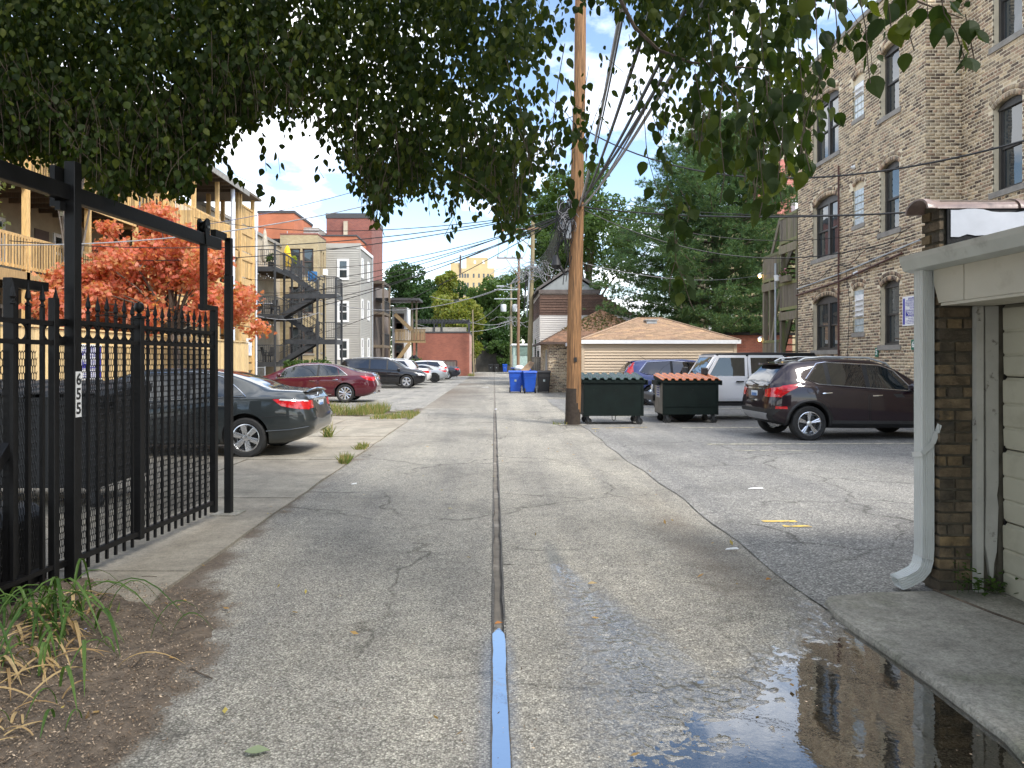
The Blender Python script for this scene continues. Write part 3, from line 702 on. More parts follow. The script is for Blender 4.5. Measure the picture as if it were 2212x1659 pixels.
# ---- dark grey sedan, nose to the left, behind the gate
def sedan_windows(c, Hh, l, tint_rear=True, pill=-.42, frontx=1.16, rearx=None):
    rx = rearx if rearx is not None else -l+1.02
    zb = lambda x: pchip(c.sp['belt'], x)+.022
    zt = lambda x: pchip(c.sp['top'], x)-.075
    fr = [(pill+.05, zb(pill)), (frontx-.06, zb(frontx-.06)), (.86, zt(.86)-.015), (.55, zt(.55)), (pill+.05, zt(pill))]
    re = [(rx+.30, zb(rx+.3)+.0), (pill-.03, zb(pill)), (pill-.03, zt(pill)), (-l+1.62, zt(-l+1.62)), (rx+.42, zt(rx+.42)-.02)]
    q = [(rx+.02, zb(rx)+.01), (rx+.27, zb(rx+.27)), (rx+.39, zt(rx+.39)-.03)]
    c.side('door_pillar', [(pill-.045,zb(pill)-.01),(pill+.065,zb(pill)-.01),(pill+.065,zt(pill)+.005),(pill-.045,zt(pill)+.005)], black_plastic, .002)
    c.side('side_window', fr, M_carglass); c.side('side_window', re, M_carglass); c.side('side_window', q, M_carglass)
    return [(rx-.02, zb(rx)-.015), (frontx-.02, zb(frontx)-.015), (.87, zt(.87)+.005), (.5, zt(.5)+.02), (pill, zt(pill)+.02), (-l+1.62, zt(-l+1.62)+.02), (rx+.40, zt(rx+.4)-.0)]
def glass_fb(c, l, rear0, rear1, f0, f1, wr_, wf, wr0=None):
    """rear screen and windscreen seen from above: x ranges"""
    c.face('rear_window', [(rear0,-wr_),(rear0-.05,0),(rear0,wr_),(rear1,wr_*.86),(rear1-.02,0),(rear1,-wr_*.86)], 'top', M_carglass, .004, .08)
    c.face('windshield', [(f0,-wf*.84),(f0+.04,0),(f0,wf*.84),(f1,wf),(f1+.06,0),(f1,-wf)], 'top', M_carglass, .004, .08)

def make_camry():
    p = paint('paint_dark_grey', (.035,.042,.044), .3, .5)
    Hh, L = 1.46, 4.76; l = L/2; sp = spec(L, 1.82, Hh, -l+1.0, 1.39, .33, 'sedan'); sp['cladz'] = .0
    c = Car('parked_car', 'dark grey sedan with six-spoke alloy wheels parked just beyond the black gate', 'car', sp, p)
    rim_ = sedan_windows(c, Hh, l); c.trimline('window_trim', rim_, 'side', chrome, .007)
    glass_fb(c, l, -l+.72, -l+1.52, .62, 1.38, .57, .62)
    zb = lambda x: pchip(sp['belt'], x)-.012
    c.door([(-.40,.33),(-.42,zb(-.42)),(.98,zb(.98)),(1.0,.7),(.98,.33)], (-.32,.80), p); c.door([(-.9,.36),(-1.0,.62),(-1.26,.78),(-1.3,zb(-1.3)),(-.45,zb(-.45)),(-.43,.33)], (-1.12,.84), p)
    c.side('taillight', [(-l+.02,.78),(-l+.03,.90),(-l+.45,.955),(-l+.56,.95),(-l+.42,.845),(-l+.2,.8)], M_red, .006, .05)
    c.side('taillight_band', [(-l+.04,.905),(-l+.06,.93),(-l+.44,.96),(-l+.46,.94)], M_clearlamp, .009, .05)
    c.face('taillight', [(.5,.80),(.5,.93),(.80,.92),(.80,.79)], 'rear', M_red, .008, .05, True)
    c.plate(0,.83); c.mirrors(1.0,.96,p)
    c.side('fuel_door', [(-l+.74,.79),(-l+.74,.93),(-l+.92,.93),(-l+.94,.80),(-l+.9,.78)], p, .002, .06, both=True)
    c.trimline('bumper_seam', [(-l+.75,.66),(-l+.45,.69),(-l+.03,.70)], 'side', black_plastic, .004, False, .001)
    c.trimline('sill_skirt', [(-.95,.27),(.9,.26)], 'side', p, .03, False, .0); c.trimline('rear_skirt', [(-l+.66,.44),(-l+.3,.46),(-l+.02,.5)], 'side', p, .012, False, .004)
    mb = MB()
    for i in range(9):
        y0 = -.62+i*1.24/9; y1 = y0+1.24/9
        for (a, b_) in ((y0, y1),):
            h = lambda y: c.hit(Vector((-l+.13, y)), 'top', 0)[0]; A, B = h(a), h(b_)
            e = lambda y: .045*math.cos(y/.62*1.45)**.6+.006
            mb.add([(A.x+.1,a,A.z-.002),(A.x-.05,a,A.z+e(a)),(A.x-.07,a,A.z+e(a)-.012),(A.x-.03,a,A.z-.01),(B.x+.1,b_,B.z-.002),(B.x-.05,b_,B.z+e(b_)),(B.x-.07,b_,B.z+e(b_)-.012),(B.x-.03,b_,B.z-.01)], [(0,1,5,4),(1,2,6,5),(2,3,7,6)])
    mb.build('spoiler', p, c.T, True)
    mb = MB(); q = c.hit(Vector((0, .99)), 'rear', .012)[0]; mb.tube([(q.x, .055*math.cos(g*.524), q.z+.04*math.sin(g*.524)) for g in range(13)], .007, 5); mb.tube([(q.x,.022*math.cos(g*.524), q.z+.036*math.sin(g*.524)) for g in range(13)], .005, 5); mb.build('emblem', chrome, c.T)
    mb = MB(); q = c.hit(Vector((0, .93)), 'rear', .014)[0]; mb.box(q.x-.006,q.x+.01,-.3,.3,q.z-.018,q.z+.018); mb.build('trunk_trim', chrome, c.T)
    c.wheels('wide', 6, M_alloy, .63); return c
def make_lacrosse():
    p = paint('paint_burgundy', (.10,.008,.018), .3, .35)
    Hh, L = 1.50, 5.0; l = L/2; sp = spec(L, 1.86, Hh, -l+1.09, 1.44, .345, 'sedan')
    sp['top'] = [(-l,Hh*.68),(-l+.06,Hh*.735),(-l+.2,Hh*.752),(-l+.45,Hh*.765),(-l+.62,Hh*.778),(-l+1.1,Hh*.87),(-l+1.6,Hh*.95),(-l+2.05,Hh*.988),(-.05,Hh),(.35,Hh*.985),(.75,Hh*.92),(1.1,Hh*.83),(1.5,Hh*.715),(1.7,Hh*.675),(l-.55,Hh*.61),(l-.2,Hh*.55),(l,Hh*.45)]
    c = Car('parked_car', 'burgundy sedan with bright multi-spoke wheels and chrome window trim', 'car', sp, p)
    rim_ = sedan_windows(c, Hh, l, pill=-.38, frontx=1.22); c.trimline('window_trim', rim_, 'side', chrome, .013)
    glass_fb(c, l, -l+.62, -l+1.55, .66, 1.46, .58, .63)
    zb = lambda x: pchip(sp['belt'], x)-.012
    c.door([(-.36,.34),(-.38,zb(-.4)),(1.05,zb(1.05)),(1.07,.7),(1.05,.34)], (-.28,.82), chrome); c.door([(-.95,.37),(-1.05,.66),(-1.3,.82),(-1.33,zb(-1.3)),(-.41,zb(-.45)),(-.39,.34)], (-1.15,.87), chrome)
    c.side('taillight', [(-l+.02,.80),(-l+.03,.93),(-l+.30,1.0),(-l+.55,1.01),(-l+.30,.86)], M_red, .006, .05)
    c.face('taillight', [(.42,.86),(.42,.98),(.78,.96),(.8,.83)], 'rear', M_red, .008, .05, True)
    c.face('trunk_trim', [(-.4,.955),(-.4,.985),(.4,.985),(.4,.955)], 'rear', chrome, .02, .08)
    c.plate(0,.86); c.mirrors(1.06,.98,p); c.trimline('sill_trim', [(-.9,.31),(1.0,.31)], 'side', chrome, .012, False, .002)
    c.face('headlight', [(.45,.62),(.5,.72),(.78,.76),(.8,.66)], 'front', M_clearlamp, .006, .06, True)
    for s in (-1, 1): mb = MB(); mb.tube([(-l+.25, s*.55, .34), (-l-.015, s*.55, .35)], .05, 10); mb.build('exhaust_tip', chrome, c.T, True)
    c.wheels('multi', 10, M_alloy, .66); return c
def make_suv(name_, label, sp, p, low=None, clad=0., rear_tint=True, chrome_w=True, rails=None, style=('wide',5,None), taillamp=None, liftglass=True, pill=(.32,-.62), qx=None, rearlamp=True, headlamp=True, sh=0.):
    L = sp['L']; l = L/2; sp['cladz'] = clad
    c = Car(name_, label, 'car', sp, p, low)
    zb = lambda x: pchip(sp['belt'], x)+.025
    zt = lambda x: pchip(sp['top'], x)-.085
    a, b_ = pill; fx = 1.08+sh
    for q_ in (a, b_): c.side('door_pillar', [(q_-.055,zb(q_)-.01),(q_+.065,zb(q_)-.01),(q_+.065,zt(q_)+.005),(q_-.055,zt(q_)+.005)], black_plastic, .002)
    c.side('side_window', [(a+.05,zb(a)),(fx-.05,zb(fx)),(.72+sh,zt(.72+sh)-.01),(.45+sh,zt(.45+sh)),(a+.05,zt(a))], M_carglass)
    c.side('side_window', [(b_+.04,zb(b_)),(a-.04,zb(a)),(a-.04,zt(a)),(b_+.04,zt(b_))], M_tint if rear_tint else M_carglass)
    q = qx or -l+.42
    c.side('side_window', [(q+.05,zb(q)+.10),(q+.25,zb(q)+.02),(b_-.05,zb(b_)),(b_-.05,zt(b_)),(q+.3,zt(q+.3)-.02)], M_tint if rear_tint else M_carglass)
    outl = [(q,zb(q)+.10),(q+.23,zb(q)),(fx,zb(fx)-.02),(.74+sh,zt(.74+sh)+.01),(.45+sh,zt(.45+sh)+.02),(b_,zt(b_)+.02),(q+.28,zt(q+.28)+.0)]
    c.trimline('window_trim', outl if chrome_w else outl[:3], 'side', chrome if chrome_w else black_plastic, .010, bool(chrome_w))
    w2 = sp['W']/2; zr = pchip(sp['top'], -l+.2)
    zl_, zu = pchip(sp['belt'], -l)+.02, pchip(sp['top'], -l+.36)-.05
    c.face('rear_window', [(-.58*w2*1.1,zl_),(0,zl_-.02),(.58*w2*1.1,zl_),(.52*w2*1.1,zu),(0,zu+.015),(-.52*w2*1.1,zu)], 'rear', M_tint, .005, .06)
    c.face('windshield', [(.22+sh,-w2*.6),(.25+sh,0),(.22+sh,w2*.6),(1.2+sh,w2*.68),(1.27+sh,0),(1.2+sh,-w2*.68)], 'top', M_carglass, .004, .08)
    zd = lambda x: pchip(sp['belt'], x)-.012
    c.door([(a+.02,.38),(a,zd(a)),(1.0+sh,zd(1.0+sh)),(1.02+sh*.6,.75),(1.0+sh*.8,.38)], (a+.06,zd(a)-.13), chrome if chrome_w else p)
    xr = sp['xr']; ar = sp['arch']
    c.door([(xr+ar+.07,.40),(xr+ar*.9,.72),(xr+.15,.86),(xr+.1,zd(xr)),(a-.02,zd(a)),(a-.0,.38)], (xr+.24,zd(xr+.3)-.13), chrome if chrome_w else p)
    # spoiler over the rear glass
    mb = MB(); zs = pchip(sp['top'], -l+.42)
    mb.prism([(-l+.60,-w2*.6,zs+.012),(-l+.60,w2*.6,zs+.012),(-l+.24,w2*.55,zs-.015),(-l+.21,0,zs-.012),(-l+.24,-w2*.55,zs-.015)], (0,0,-.035)); mb.build('spoiler', p, c.T, True)
    c.mirrors(.98+sh, zb(.98+sh)+.0, p)
    if rails:
        for s in (1, -1):
            mb = MB(); pts = [c.hit(Vector((x, s*w2*.60)), 'top', o_)[0] for x, o_ in ((-l+.62,.0),(-l+.75,.05),(-.9,.06),(0,.06),(.35,.05),(.5,.0))]
            mb.tube(pts, .018, 6); mb.build('roof_rail', rails, c.T, True)
    if headlamp: c.face('headlight', [(.48*w2,.70),(.5*w2,.82),(.86*w2,.86),(.88*w2,.74)], 'front', M_clearlamp, .006, .06, True); c.side('headlight', [(l-.5,.87),(l-.2,.86),(l-.1,.78),(l-.25,.76)], M_clearlamp, .006, .05)
    st = style; c.wheels(st[0], st[1], st[2] or M_alloy, .63, .225)
    return c
def make_encore():
    p = paint('paint_dark_purple', (.016,.0045,.010), .3, .4); Hh, L = 1.62, 4.10; l = L/2
    sp = spec(L, 1.78, Hh, -l+.70, 1.205, .345, 'suv'); sp['arch'] = .40
    sp['belt'] = [(-l,Hh*.655),(-l+.5,Hh*.675),(-.6,Hh*.648),(.6,Hh*.605),(1.2,Hh*.575),(l-.4,Hh*.53),(l,Hh*.39)]
    sp['top'] = [(-l,Hh*.70),(-l+.06,Hh*.755),(-l+.2,Hh*.85),(-l+.36,Hh*.935),(-l+.5,Hh*.965),(-l+1.1,Hh*.995),(-.6,Hh),(-.05,Hh*.985),(.3,Hh*.935),(.7,Hh*.82),(1.02,Hh*.70),(1.2,Hh*.672),(l-.45,Hh*.62),(l-.2,Hh*.56),(l,Hh*.42)]
    c = make_suv('parked_car', 'dark purple compact crossover with ten-spoke alloys and grey lower bumper', sp, p, black_plastic, .34, True, True, galv, ('twin',5,None), pill=(-.16,-.93), qx=-l+.66, sh=-.27)
    c.side('taillight', [(-l+.02,.86),(-l+.0,.98),(-l+.2,1.08),(-l+.52,1.13),(-l+.56,1.10),(-l+.32,.98),(-l+.16,.87)], M_red, .01, .05)
    c.face('taillight', [(.5,.86),(.46,1.0),(.78,1.06),(.80,.86)], 'rear', M_red, .012, .05, True)
    c.face('bumper', [(-.66,.42),(-.8,.62),(.8,.62),(.66,.42)], 'rear', black_plastic, .012, .07); c.face('bumper_insert', [(-.45,.40),(-.62,.54),(.62,.54),(.45,.40)], 'rear', pm('silver_plastic', (.4,.41,.43), .4, .3, .08), .022, .07)
    c.side('reflector', [(-l+.06,.63),(-l+.06,.68),(-l+.26,.68),(-l+.27,.63)], M_red, .01, .05)
    c.face('tailgate_trim', [(-.33,1.0),(-.33,1.03),(.33,1.03),(.33,1.0)], 'rear', chrome, .025, .08); c.face('tailgate_trim', [(-.2,.76),(-.2,.79),(.2,.79),(.2,.76)], 'rear', chrome, .02, .08)
    c.plate(0,.89)
    # arch cladding
    for xw in (sp['xr'], sp['xf']):
        pts = [(xw+.425*math.cos(R(g)), .365+.425*math.sin(R(g))) for g in range(-8, 189, 7)]
        c.trimline('arch_trim', pts, 'side', black_plastic, .034, False, -.012, True, .05)
    c.trimline('sill_cladding', [(sp['xr']+.44,.36),(sp['xf']-.44,.34)], 'side', black_plastic, .05, False, -.03)
    mb = MB(); q = [(-l+.72+.065*math.cos(R(g)), 1.0+.065*math.sin(R(g))) for g in range(0,360,20)]; c.trimline('fuel_door', q, 'side', black_plastic, .003, True, .001)
    mb = MB(); mb.prism([(-l+1.0,-.03,Hh*.985),(-l+1.0,.03,Hh*.985),(-l+.86,.012,Hh*.985),(-l+.86,-.012,Hh*.985)], (0,0,.05)); mb.build('roof_fin', p, c.T)
    mb = MB(); mb.tube([c.hit(Vector((-.05,1.10)),'rear',.03)[0], c.hit(Vector((.28,1.14)),'rear',.03)[0]], .012, 5); mb.build('rear_wiper', black_plastic, c.T)
    return c
def make_crv():
    p = paint('paint_blue', (.055,.075,.22), .3, .45); Hh, L = 1.64, 4.53; l = L/2
    sp = spec(L, 1.82, Hh, -l+.95, 1.33, .345, 'suv')
    c = make_suv('parked_car', 'blue crossover with tall red tail lamp parked behind the dumpsters', sp, p, black_plastic, .36, True, True, None, ('multi',8,None), qx=-l+.5)
    c.side('taillight', [(-l+.03,.95),(-l+.05,1.12),(-l+.14,1.34),(-l+.28,1.52),(-l+.36,1.52),(-l+.3,1.36),(-l+.30,1.16),(-l+.42,1.02),(-l+.34,.96)], M_red, .008, .05)
    c.plate(0,.95)
    mb = MB(); mb.tube([(-l+.9,.0,Hh*.98),(-l+.62,0,Hh+.14)], .006, 5); mb.build('antenna', black_plastic, c.T)
    return c
def make_highlander():
    p = paint('paint_black', (.008,.008,.010), .3, .3); Hh, L = 1.72, 4.79; l = L/2
    sp = spec(L, 1.91, Hh, -l+1.04, 1.41, .375, 'suv')
    sp['top'] = [(-l,Hh*.78),(-l+.06,Hh*.86),(-l+.16,Hh*.92),(-l+.3,Hh*.965),(-l+.5,Hh*.98),(-l+1.1,Hh*.995),(-.25,Hh),(.2,Hh*.985),(.6,Hh*.925),(1.0,Hh*.81),(1.3,Hh*.70),(1.42,Hh*.672),(l-.5,Hh*.625),(l-.2,Hh*.58),(l,Hh*.45)]
    c = make_suv('parked_car', 'black sport utility with silver roof rails backed into its bay', sp, p, None, 0, True, False, pm('rail_silver', (.5,.51,.52), .35, .5, .05), ('wide',5,None), pill=(.3,-.7), qx=-l+.22)
    c.face('grille', [(-.38,.62),(-.42,.86),(.42,.86),(.38,.62)], 'front', M_darkalloy, .01, .06); c.face('grille_bar', [(-.38,.73),(-.38,.77),(.38,.77),(.38,.73)], 'front', chrome, .02, .06)
    return c
def make_hatch(label, col, pname, style=('multi',7,None), rails=None, L=4.62, Hh=1.68):
    p = paint(pname, col, .2, .2, .28); l = L/2; sp = spec(L, 1.84, Hh, -l+.93, 1.36, .35, 'suv')
    c = make_suv('parked_car', label, sp, p, None, .3, True, False, rails, style, qx=-l+.45)
    c.side('taillight', [(-l+.03,.95),(-l+.04,1.08),(-l+.4,1.13),(-l+.5,1.1),(-l+.2,.96)], M_red, .008, .05); c.face('taillight', [(.5,.95),(.5,1.08),(.8,1.09),(.82,.95)], 'rear', M_red, .01, .05, True)
    c.plate(0,.85); return c
def make_sedan2(label, col, pname, L=4.7, Hh=1.44, rimm=None):
    p = paint(pname, col, .2, .25, .28); l = L/2; sp = spec(L, 1.8, Hh, -l+1.03, 1.34, .325, 'sedan')
    c = Car('parked_car', label, 'car', sp, p); r_ = sedan_windows(c, Hh, l); c.trimline('window_trim', r_, 'side', chrome, .007); glass_fb(c, l, -l+.72, -l+1.52, .62, 1.38, .57, .62)
    zb = lambda x: pchip(sp['belt'], x)-.012
    c.door([(-.40,.33),(-.42,zb(-.42)),(.98,zb(.98)),(1.0,.7),(.98,.33)], (-.32,.80), p); c.door([(-.9,.36),(-1.0,.62),(-1.24,.78),(-1.28,zb(-1.3)),(-.45,zb(-.45)),(-.43,.33)], (-1.1,.84), p)
    c.side('taillight', [(-l+.02,.78),(-l+.03,.90),(-l+.40,.94),(-l+.44,.9),(-l+.2,.79)], M_red, .006, .05); c.face('taillight', [(.4,.80),(.4,.93),(.78,.92),(.78,.79)], 'rear', M_red, .008, .05, True)
    c.plate(0,.7); c.mirrors(1.0,.95,p); c.wheels('multi', 7, rimm or M_alloy, .62); return c
def make_coupe():
    p = paint('paint_silver', (.42,.44,.46), .15, .6, .3); Hh, L = 1.32, 4.31; l = L/2; sp = spec(L, 1.815, Hh, -l+.86, 1.30, .33, 'sedan')
    sp['top'] = [(-l,Hh*.66),(-l+.06,Hh*.725),(-l+.25,Hh*.755),(-l+.6,Hh*.82),(-l+1.1,Hh*.92),(-l+1.55,Hh*.985),(-.3,Hh),(.05,Hh*.975),(.4,Hh*.90),(.8,Hh*.77),(1.05,Hh*.70),(1.5,Hh*.64),(l-.3,Hh*.53),(l,Hh*.42)]
    sp['roofw'] = [(-l,w2:=.62),(-l+.5,.6),(-l+1.2,.55),(0,.58),(.6,.66),(1.2,.74),(l-.3,.66),(l,.45)]
    c = Car('parked_car', 'silver two-door coupe with black wheels and fastback roof', 'car', sp, p)
    zb = lambda x: pchip(sp['belt'], x)+.02
    zt = lambda x: pchip(sp['top'], x)-.07
    c.side('side_window', [(-1.25,zb(-1.2)+.01),(.72,zb(.72)),(.35,zt(.35)-.02),(.05,zt(.05)),(-.4,zt(-.4)),(-.9,zt(-.9)-.02)], M_tint)
    c.face('rear_window', [(-l+.55,-.5),(-l+.5,0),(-l+.55,.5),(-l+1.3,.46),(-l+1.3,-.46)], 'top', M_carglass, .004, .08); c.face('windshield', [(.2,-.5),(.24,0),(.2,.5),(.95,.6),(1.0,0),(.95,-.6)], 'top', M_carglass, .004, .08)
    d = lambda x: pchip(sp['belt'], x)-.012
    c.door([(-.55,.32),(-.62,.6),(-.6,d(-.6)),(.72,d(.72)),(.85,.6),(.8,.3)], (-.55,.70), chrome)
    c.side('taillight', [(-l+.03,.76),(-l+.06,.86),(-l+.5,.95),(-l+.52,.92),(-l+.2,.79)], M_red, .006, .05); c.face('taillight', [(.5,.77),(.5,.87),(.76,.88),(.78,.76)], 'rear', M_red, .008, .05, True)
    c.mirrors(.72,.86,p); c.wheels('multi', 7, M_darkalloy, .66, .24); return c
def make_jeep():
    """boxy white off-roader with a black hard top, nose towards -x after placing"""
    p = paint('paint_white', (.95,.96,.98), .05, 0., .3); T = thing('parked_car', 'white boxy off-roader with black hard top behind the orange-lidded dumpster', 'car')
    z0, z1 = .52, 1.12; w2 = .80
    mb = MB(); mb.prism([(-2.0,-w2,z0),(.98,-w2,z0-.02),(1.02,-w2,z1),(-2.02,-w2,z1)], (0,2*w2,0)); b = mb.build('body', p, T); md = b.modifiers.new('bv', 'BEVEL'); md.width = .03; md.segments = 3
    mb = MB(); mb.prism([(1.0,-.70,.62),(2.0,-.56,.62),(2.02,-.56,1.02),(1.4,-.66,1.10),(1.0,-.72,1.115)], (0,.001,0))
    mb = MB(); hood = [(1.0,.73,1.12),(1.45,.68,1.10),(2.0,.58,1.03),(2.04,.56,.98),(2.04,.56,.60),(1.0,.73,.60)]
    vs = hood + [(x,-y,z) for x,y,z in hood]; mb.add(vs, [(0,1,2,3,4,5),(11,10,9,8,7,6)] + [(i,i+6,(i+1)%6+6,(i+1)%6) for i in range(6)])
    h = mb.build('hood', p, T); md = h.modifiers.new('bv', 'BEVEL'); md.width = .04; md.segments = 3
    # windscreen frame and glass
    mb = MB(); A, B = Vector((1.0,0,1.12)), Vector((.62,0,1.70))
    for s in (-1,1): mb.bar(A+Vector((0,s*.70,0)), B+Vector((0,s*.66,0)), .09, .05)
    mb.bar(B+Vector((0,-.70,0)), B+Vector((0,.70,0)), .09, .06); mb.bar(A+Vector((0,-.74,0)), A+Vector((0,.74,0)), .09, .05); mb.build('windshield_frame', p, T)
    mb = MB(); a2, b2 = A+(B-A)*.08, B-(B-A)*.06; mb.prism([a2+Vector((0,-.66,0)), a2+Vector((0,.66,0)), b2+Vector((0,.63,0)), b2+Vector((0,-.63,0))], (.012,0,.008)); mb.build('windshield', M_carglass, T)
    # doors: front and rear, with upper frames
    for s in (1,-1):
        for (x0,x1,xt0,xt1,nm) in ((-.18,.90,-.18,.56,'door'),(-1.22,-.24,-1.15,-.24,'door')):
            mb = MB(); y = s*(w2+.012); out_ = [(x0,z0+.06),(x1,z0+.06),(x1,1.14),(xt1,1.70),(xt0,1.70),(x0,1.14)]
            mb.prism([(x,y,z) for x,z in out_[:3]+[(x0,1.14)]], (0,-s*.03,0))
            fr = [(x0+.02,1.14),(x1-.02,1.14),(xt1,1.69),(xt0+.02,1.69)]
            for i in range(4):
                a, b_ = fr[i], fr[(i+1)%4]; mb.bar((a[0], s*(w2-.01-.05*(a[1]>1.5)), a[1]), (b_[0], s*(w2-.01-.05*(b_[1]>1.5)), b_[1]), .07, .045, up=(0,1,0))
            d = mb.build('door', p, T)
            g = MB(); g.prism([(x0+.05,s*(w2-.008),1.17),(x1-.06,s*(w2-.008),1.17),(xt1-.04,s*(w2-.055),1.655),(xt0+.05,s*(w2-.055),1.655)], (0,-s*.008,0)); g.build('side_window', M_carglass if x1 > 0 else M_tint, d)
            hd = MB(); hd.bar((x0+.10,s*(w2+.05),1.03),(x0+.30,s*(w2+.05),1.03),.03,.035); hd.build('handle', black_plastic, d)
            for zz_ in (.72,.98): hg = MB(); hg.box(x1-.02,x1+.11,s*(w2+.01),s*(w2+.035),zz_,zz_+.05); hg.build('hinge', p, d)
    # hard top
    mb = MB(); mb.prism([(.64,-.70,1.70),(.60,-.69,1.77),(-.4,-.69,1.80),(-2.0,-.69,1.79),(-2.03,-.70,1.72),(-2.03,-.74,1.70)], (0,1.4,0))
    for s in (1,-1):
        mb.bar((-1.26,s*.76,1.14),(-1.2,s*.71,1.72),.10,.05,up=(0,1,0)); mb.bar((-2.0,s*.76,1.14),(-1.98,s*.71,1.72),.12,.05,up=(0,1,0)); mb.box(-2.0,-1.2,s*.72,s*.77,1.12,1.2)
    t = mb.build('hard_top', black_plastic, T); md = t.modifiers.new('bv', 'BEVEL'); md.width = .025; md.segments = 2
    for s in (1,-1):
        g = MB(); g.prism([(-1.93,s*.755,1.2),(-1.28,s*.755,1.2),(-1.23,s*.712,1.68),(-1.93,s*.712,1.68)], (0,-s*.01,0)); g.build('side_window', M_tint, T)
        # fender flares
        for xw in (-1.42, 1.52):
            mb = MB(); pr = []
            for k in range(9):
                g_ = math.pi*(k/8); pr.append((xw+.52*math.cos(g_), .50+.42*min(1,1.15*math.sin(g_))))
            for k in range(8): a, b_ = pr[k], pr[k+1]; mb.bar((a[0],s*.84,a[1]),(b_[0],s*.84,b_[1]),.20,.04,up=(0,0,1))
            mb.build('fender_flare', p if xw > 0 else black_plastic, T)
            wheel(T, xw, s*.80, .40, .24, .24, 'wide', 5, M_alloy)
        mb = MB(); mb.box(.92,1.06,s*.86,s*1.06,1.20,1.40); mb.bar((.93,s*.78,1.16),(.98,s*.92,1.22),.05); m_ = mb.build('side_mirror', black_plastic, T); md = m_.modifiers.new('bv', 'BEVEL'); md.width = .03; md.segments = 2
        mb = MB(); mb.bar((-.9,s*.84,.44),(.95,s*.84,.44),.10,.07); mb.build('side_step', black_plastic, T)
        mb = MB(); mb.lathe([(.09,.0),(.1,.03),(0,.04)], (2.04,s*.40,.84), 'x', 16); mb.build('headlight', M_clearlamp, T, True)
    mb = MB(); mb.box(-1.9,2.0,-.62,.62,.38,.54); mb.build('chassis', black_plastic, T)
    mb = MB(); mb.box(2.08,2.3,-.8,.8,.52,.70); o = mb.build('bumper', black_plastic, T); md = o.modifiers.new('bv', 'BEVEL'); md.width = .04; md.segments = 2
    mb = MB()
    for k in range(7): mb.box(2.03,2.055,-.27+k*.08,-.235+k*.08,.66,.96)
    mb.build('grille_slot', black_plastic, T)
    mb = MB(); mb.lathe([(.36,-.12),(.38,-.05),(.38,.05),(.36,.12),(.0,.12)], (-2.2,.05,1.0), 'x', 28); mb.build('spare_tyre', rubber, T, True)
    return T

def nose(T, x, y, rz): T.location = (x, y, 0); T.rotation_euler = (0,0,rz); return T
# left side
cam_ = make_camry(); nose(cam_.T, -4.0-1.38, 11.66+.91, R(180)+R(-1))
lac = make_lacrosse(); nose(lac.T, -5.62-1.41, 27.2+.93, R(180))
hig = make_highlander(); nose(hig.T, -5.0-1.41, 41.2+.95, 0)
ws = make_hatch('silver white crossover nosed in beside the black sport utility', (.55,.55,.56), 'paint_pale_silver', rails=galv); nose(ws.T, -7.05, 44.8, R(180))
w2_ = make_sedan2('white sedan tail showing beyond the black sport utility', (.75,.75,.74), 'paint_white_sedan'); nose(w2_.T, -6.55, 47.6, R(180))
bl = make_sedan2('pale blue sedan roof showing behind the silver coupe', (.3,.36,.45), 'paint_pale_blue'); nose(bl.T, -8.0, 55.4, R(180))
cp = make_coupe(); nose(cp.T, -4.30-1.29, 51.8+.9, R(180))
wh = make_hatch('white hatchback with red lamps far along the left row', (.72,.72,.73), 'paint_white_hatch', L=4.3, Hh=1.6); nose(wh.T, -5.9, 58.2, R(180))
dk = make_sedan2('dark navy sedan, last of the left parking row', (.012,.014,.025), 'paint_navy'); nose(dk.T, -5.25, 61.5, R(180))
# right side
enc = make_encore(); nose(enc.T, 6.15+1.35, 14.2+.9, R(3))
crv = make_crv(); nose(crv.T, 4.62+2.27, 25.3+.92, R(0))
jp = make_jeep(); nose(jp, 6.48, 18.9+.9, R(180))
# ================================================================ BRICK BUILDING ON THE RIGHT
M_brick = pm('common_brick', (.43,.345,.265), .9, 0, .3, 14, .5, 60, world=True, island=[(.28,.25,.24),(.46,.40,.37),(1.25,1.2,1.02),(.36,.33,.31),(1.5,1.42,1.15),(.30,.27,.26),(1.1,.9,.76),(.6,.52,.47),(1.4,1.32,1.1)], dirt=((.55,.46,.32), .75, .52, .78))
M_mortar = pm('mortar', (.72,.62,.45), .95, 0, .14, 3, .4, 60, world=True)
M_stone = pm('limestone', (.27,.25,.22), .85, 0, .2, 5, .3, 50)
M_frame = pm('window_frame_brown', (.05,.046,.042), .5, 0, .15, 6)
M_wglass = glassmat('window_glass', (.035,.045,.05), .02)
M_wdark = glassmat('window_glass_dark', (.015,.018,.02), .03)
M_gblock = pm('glass_block', (.42,.48,.50), .12, 0, .2, 9, .3, 30, spec=.8)

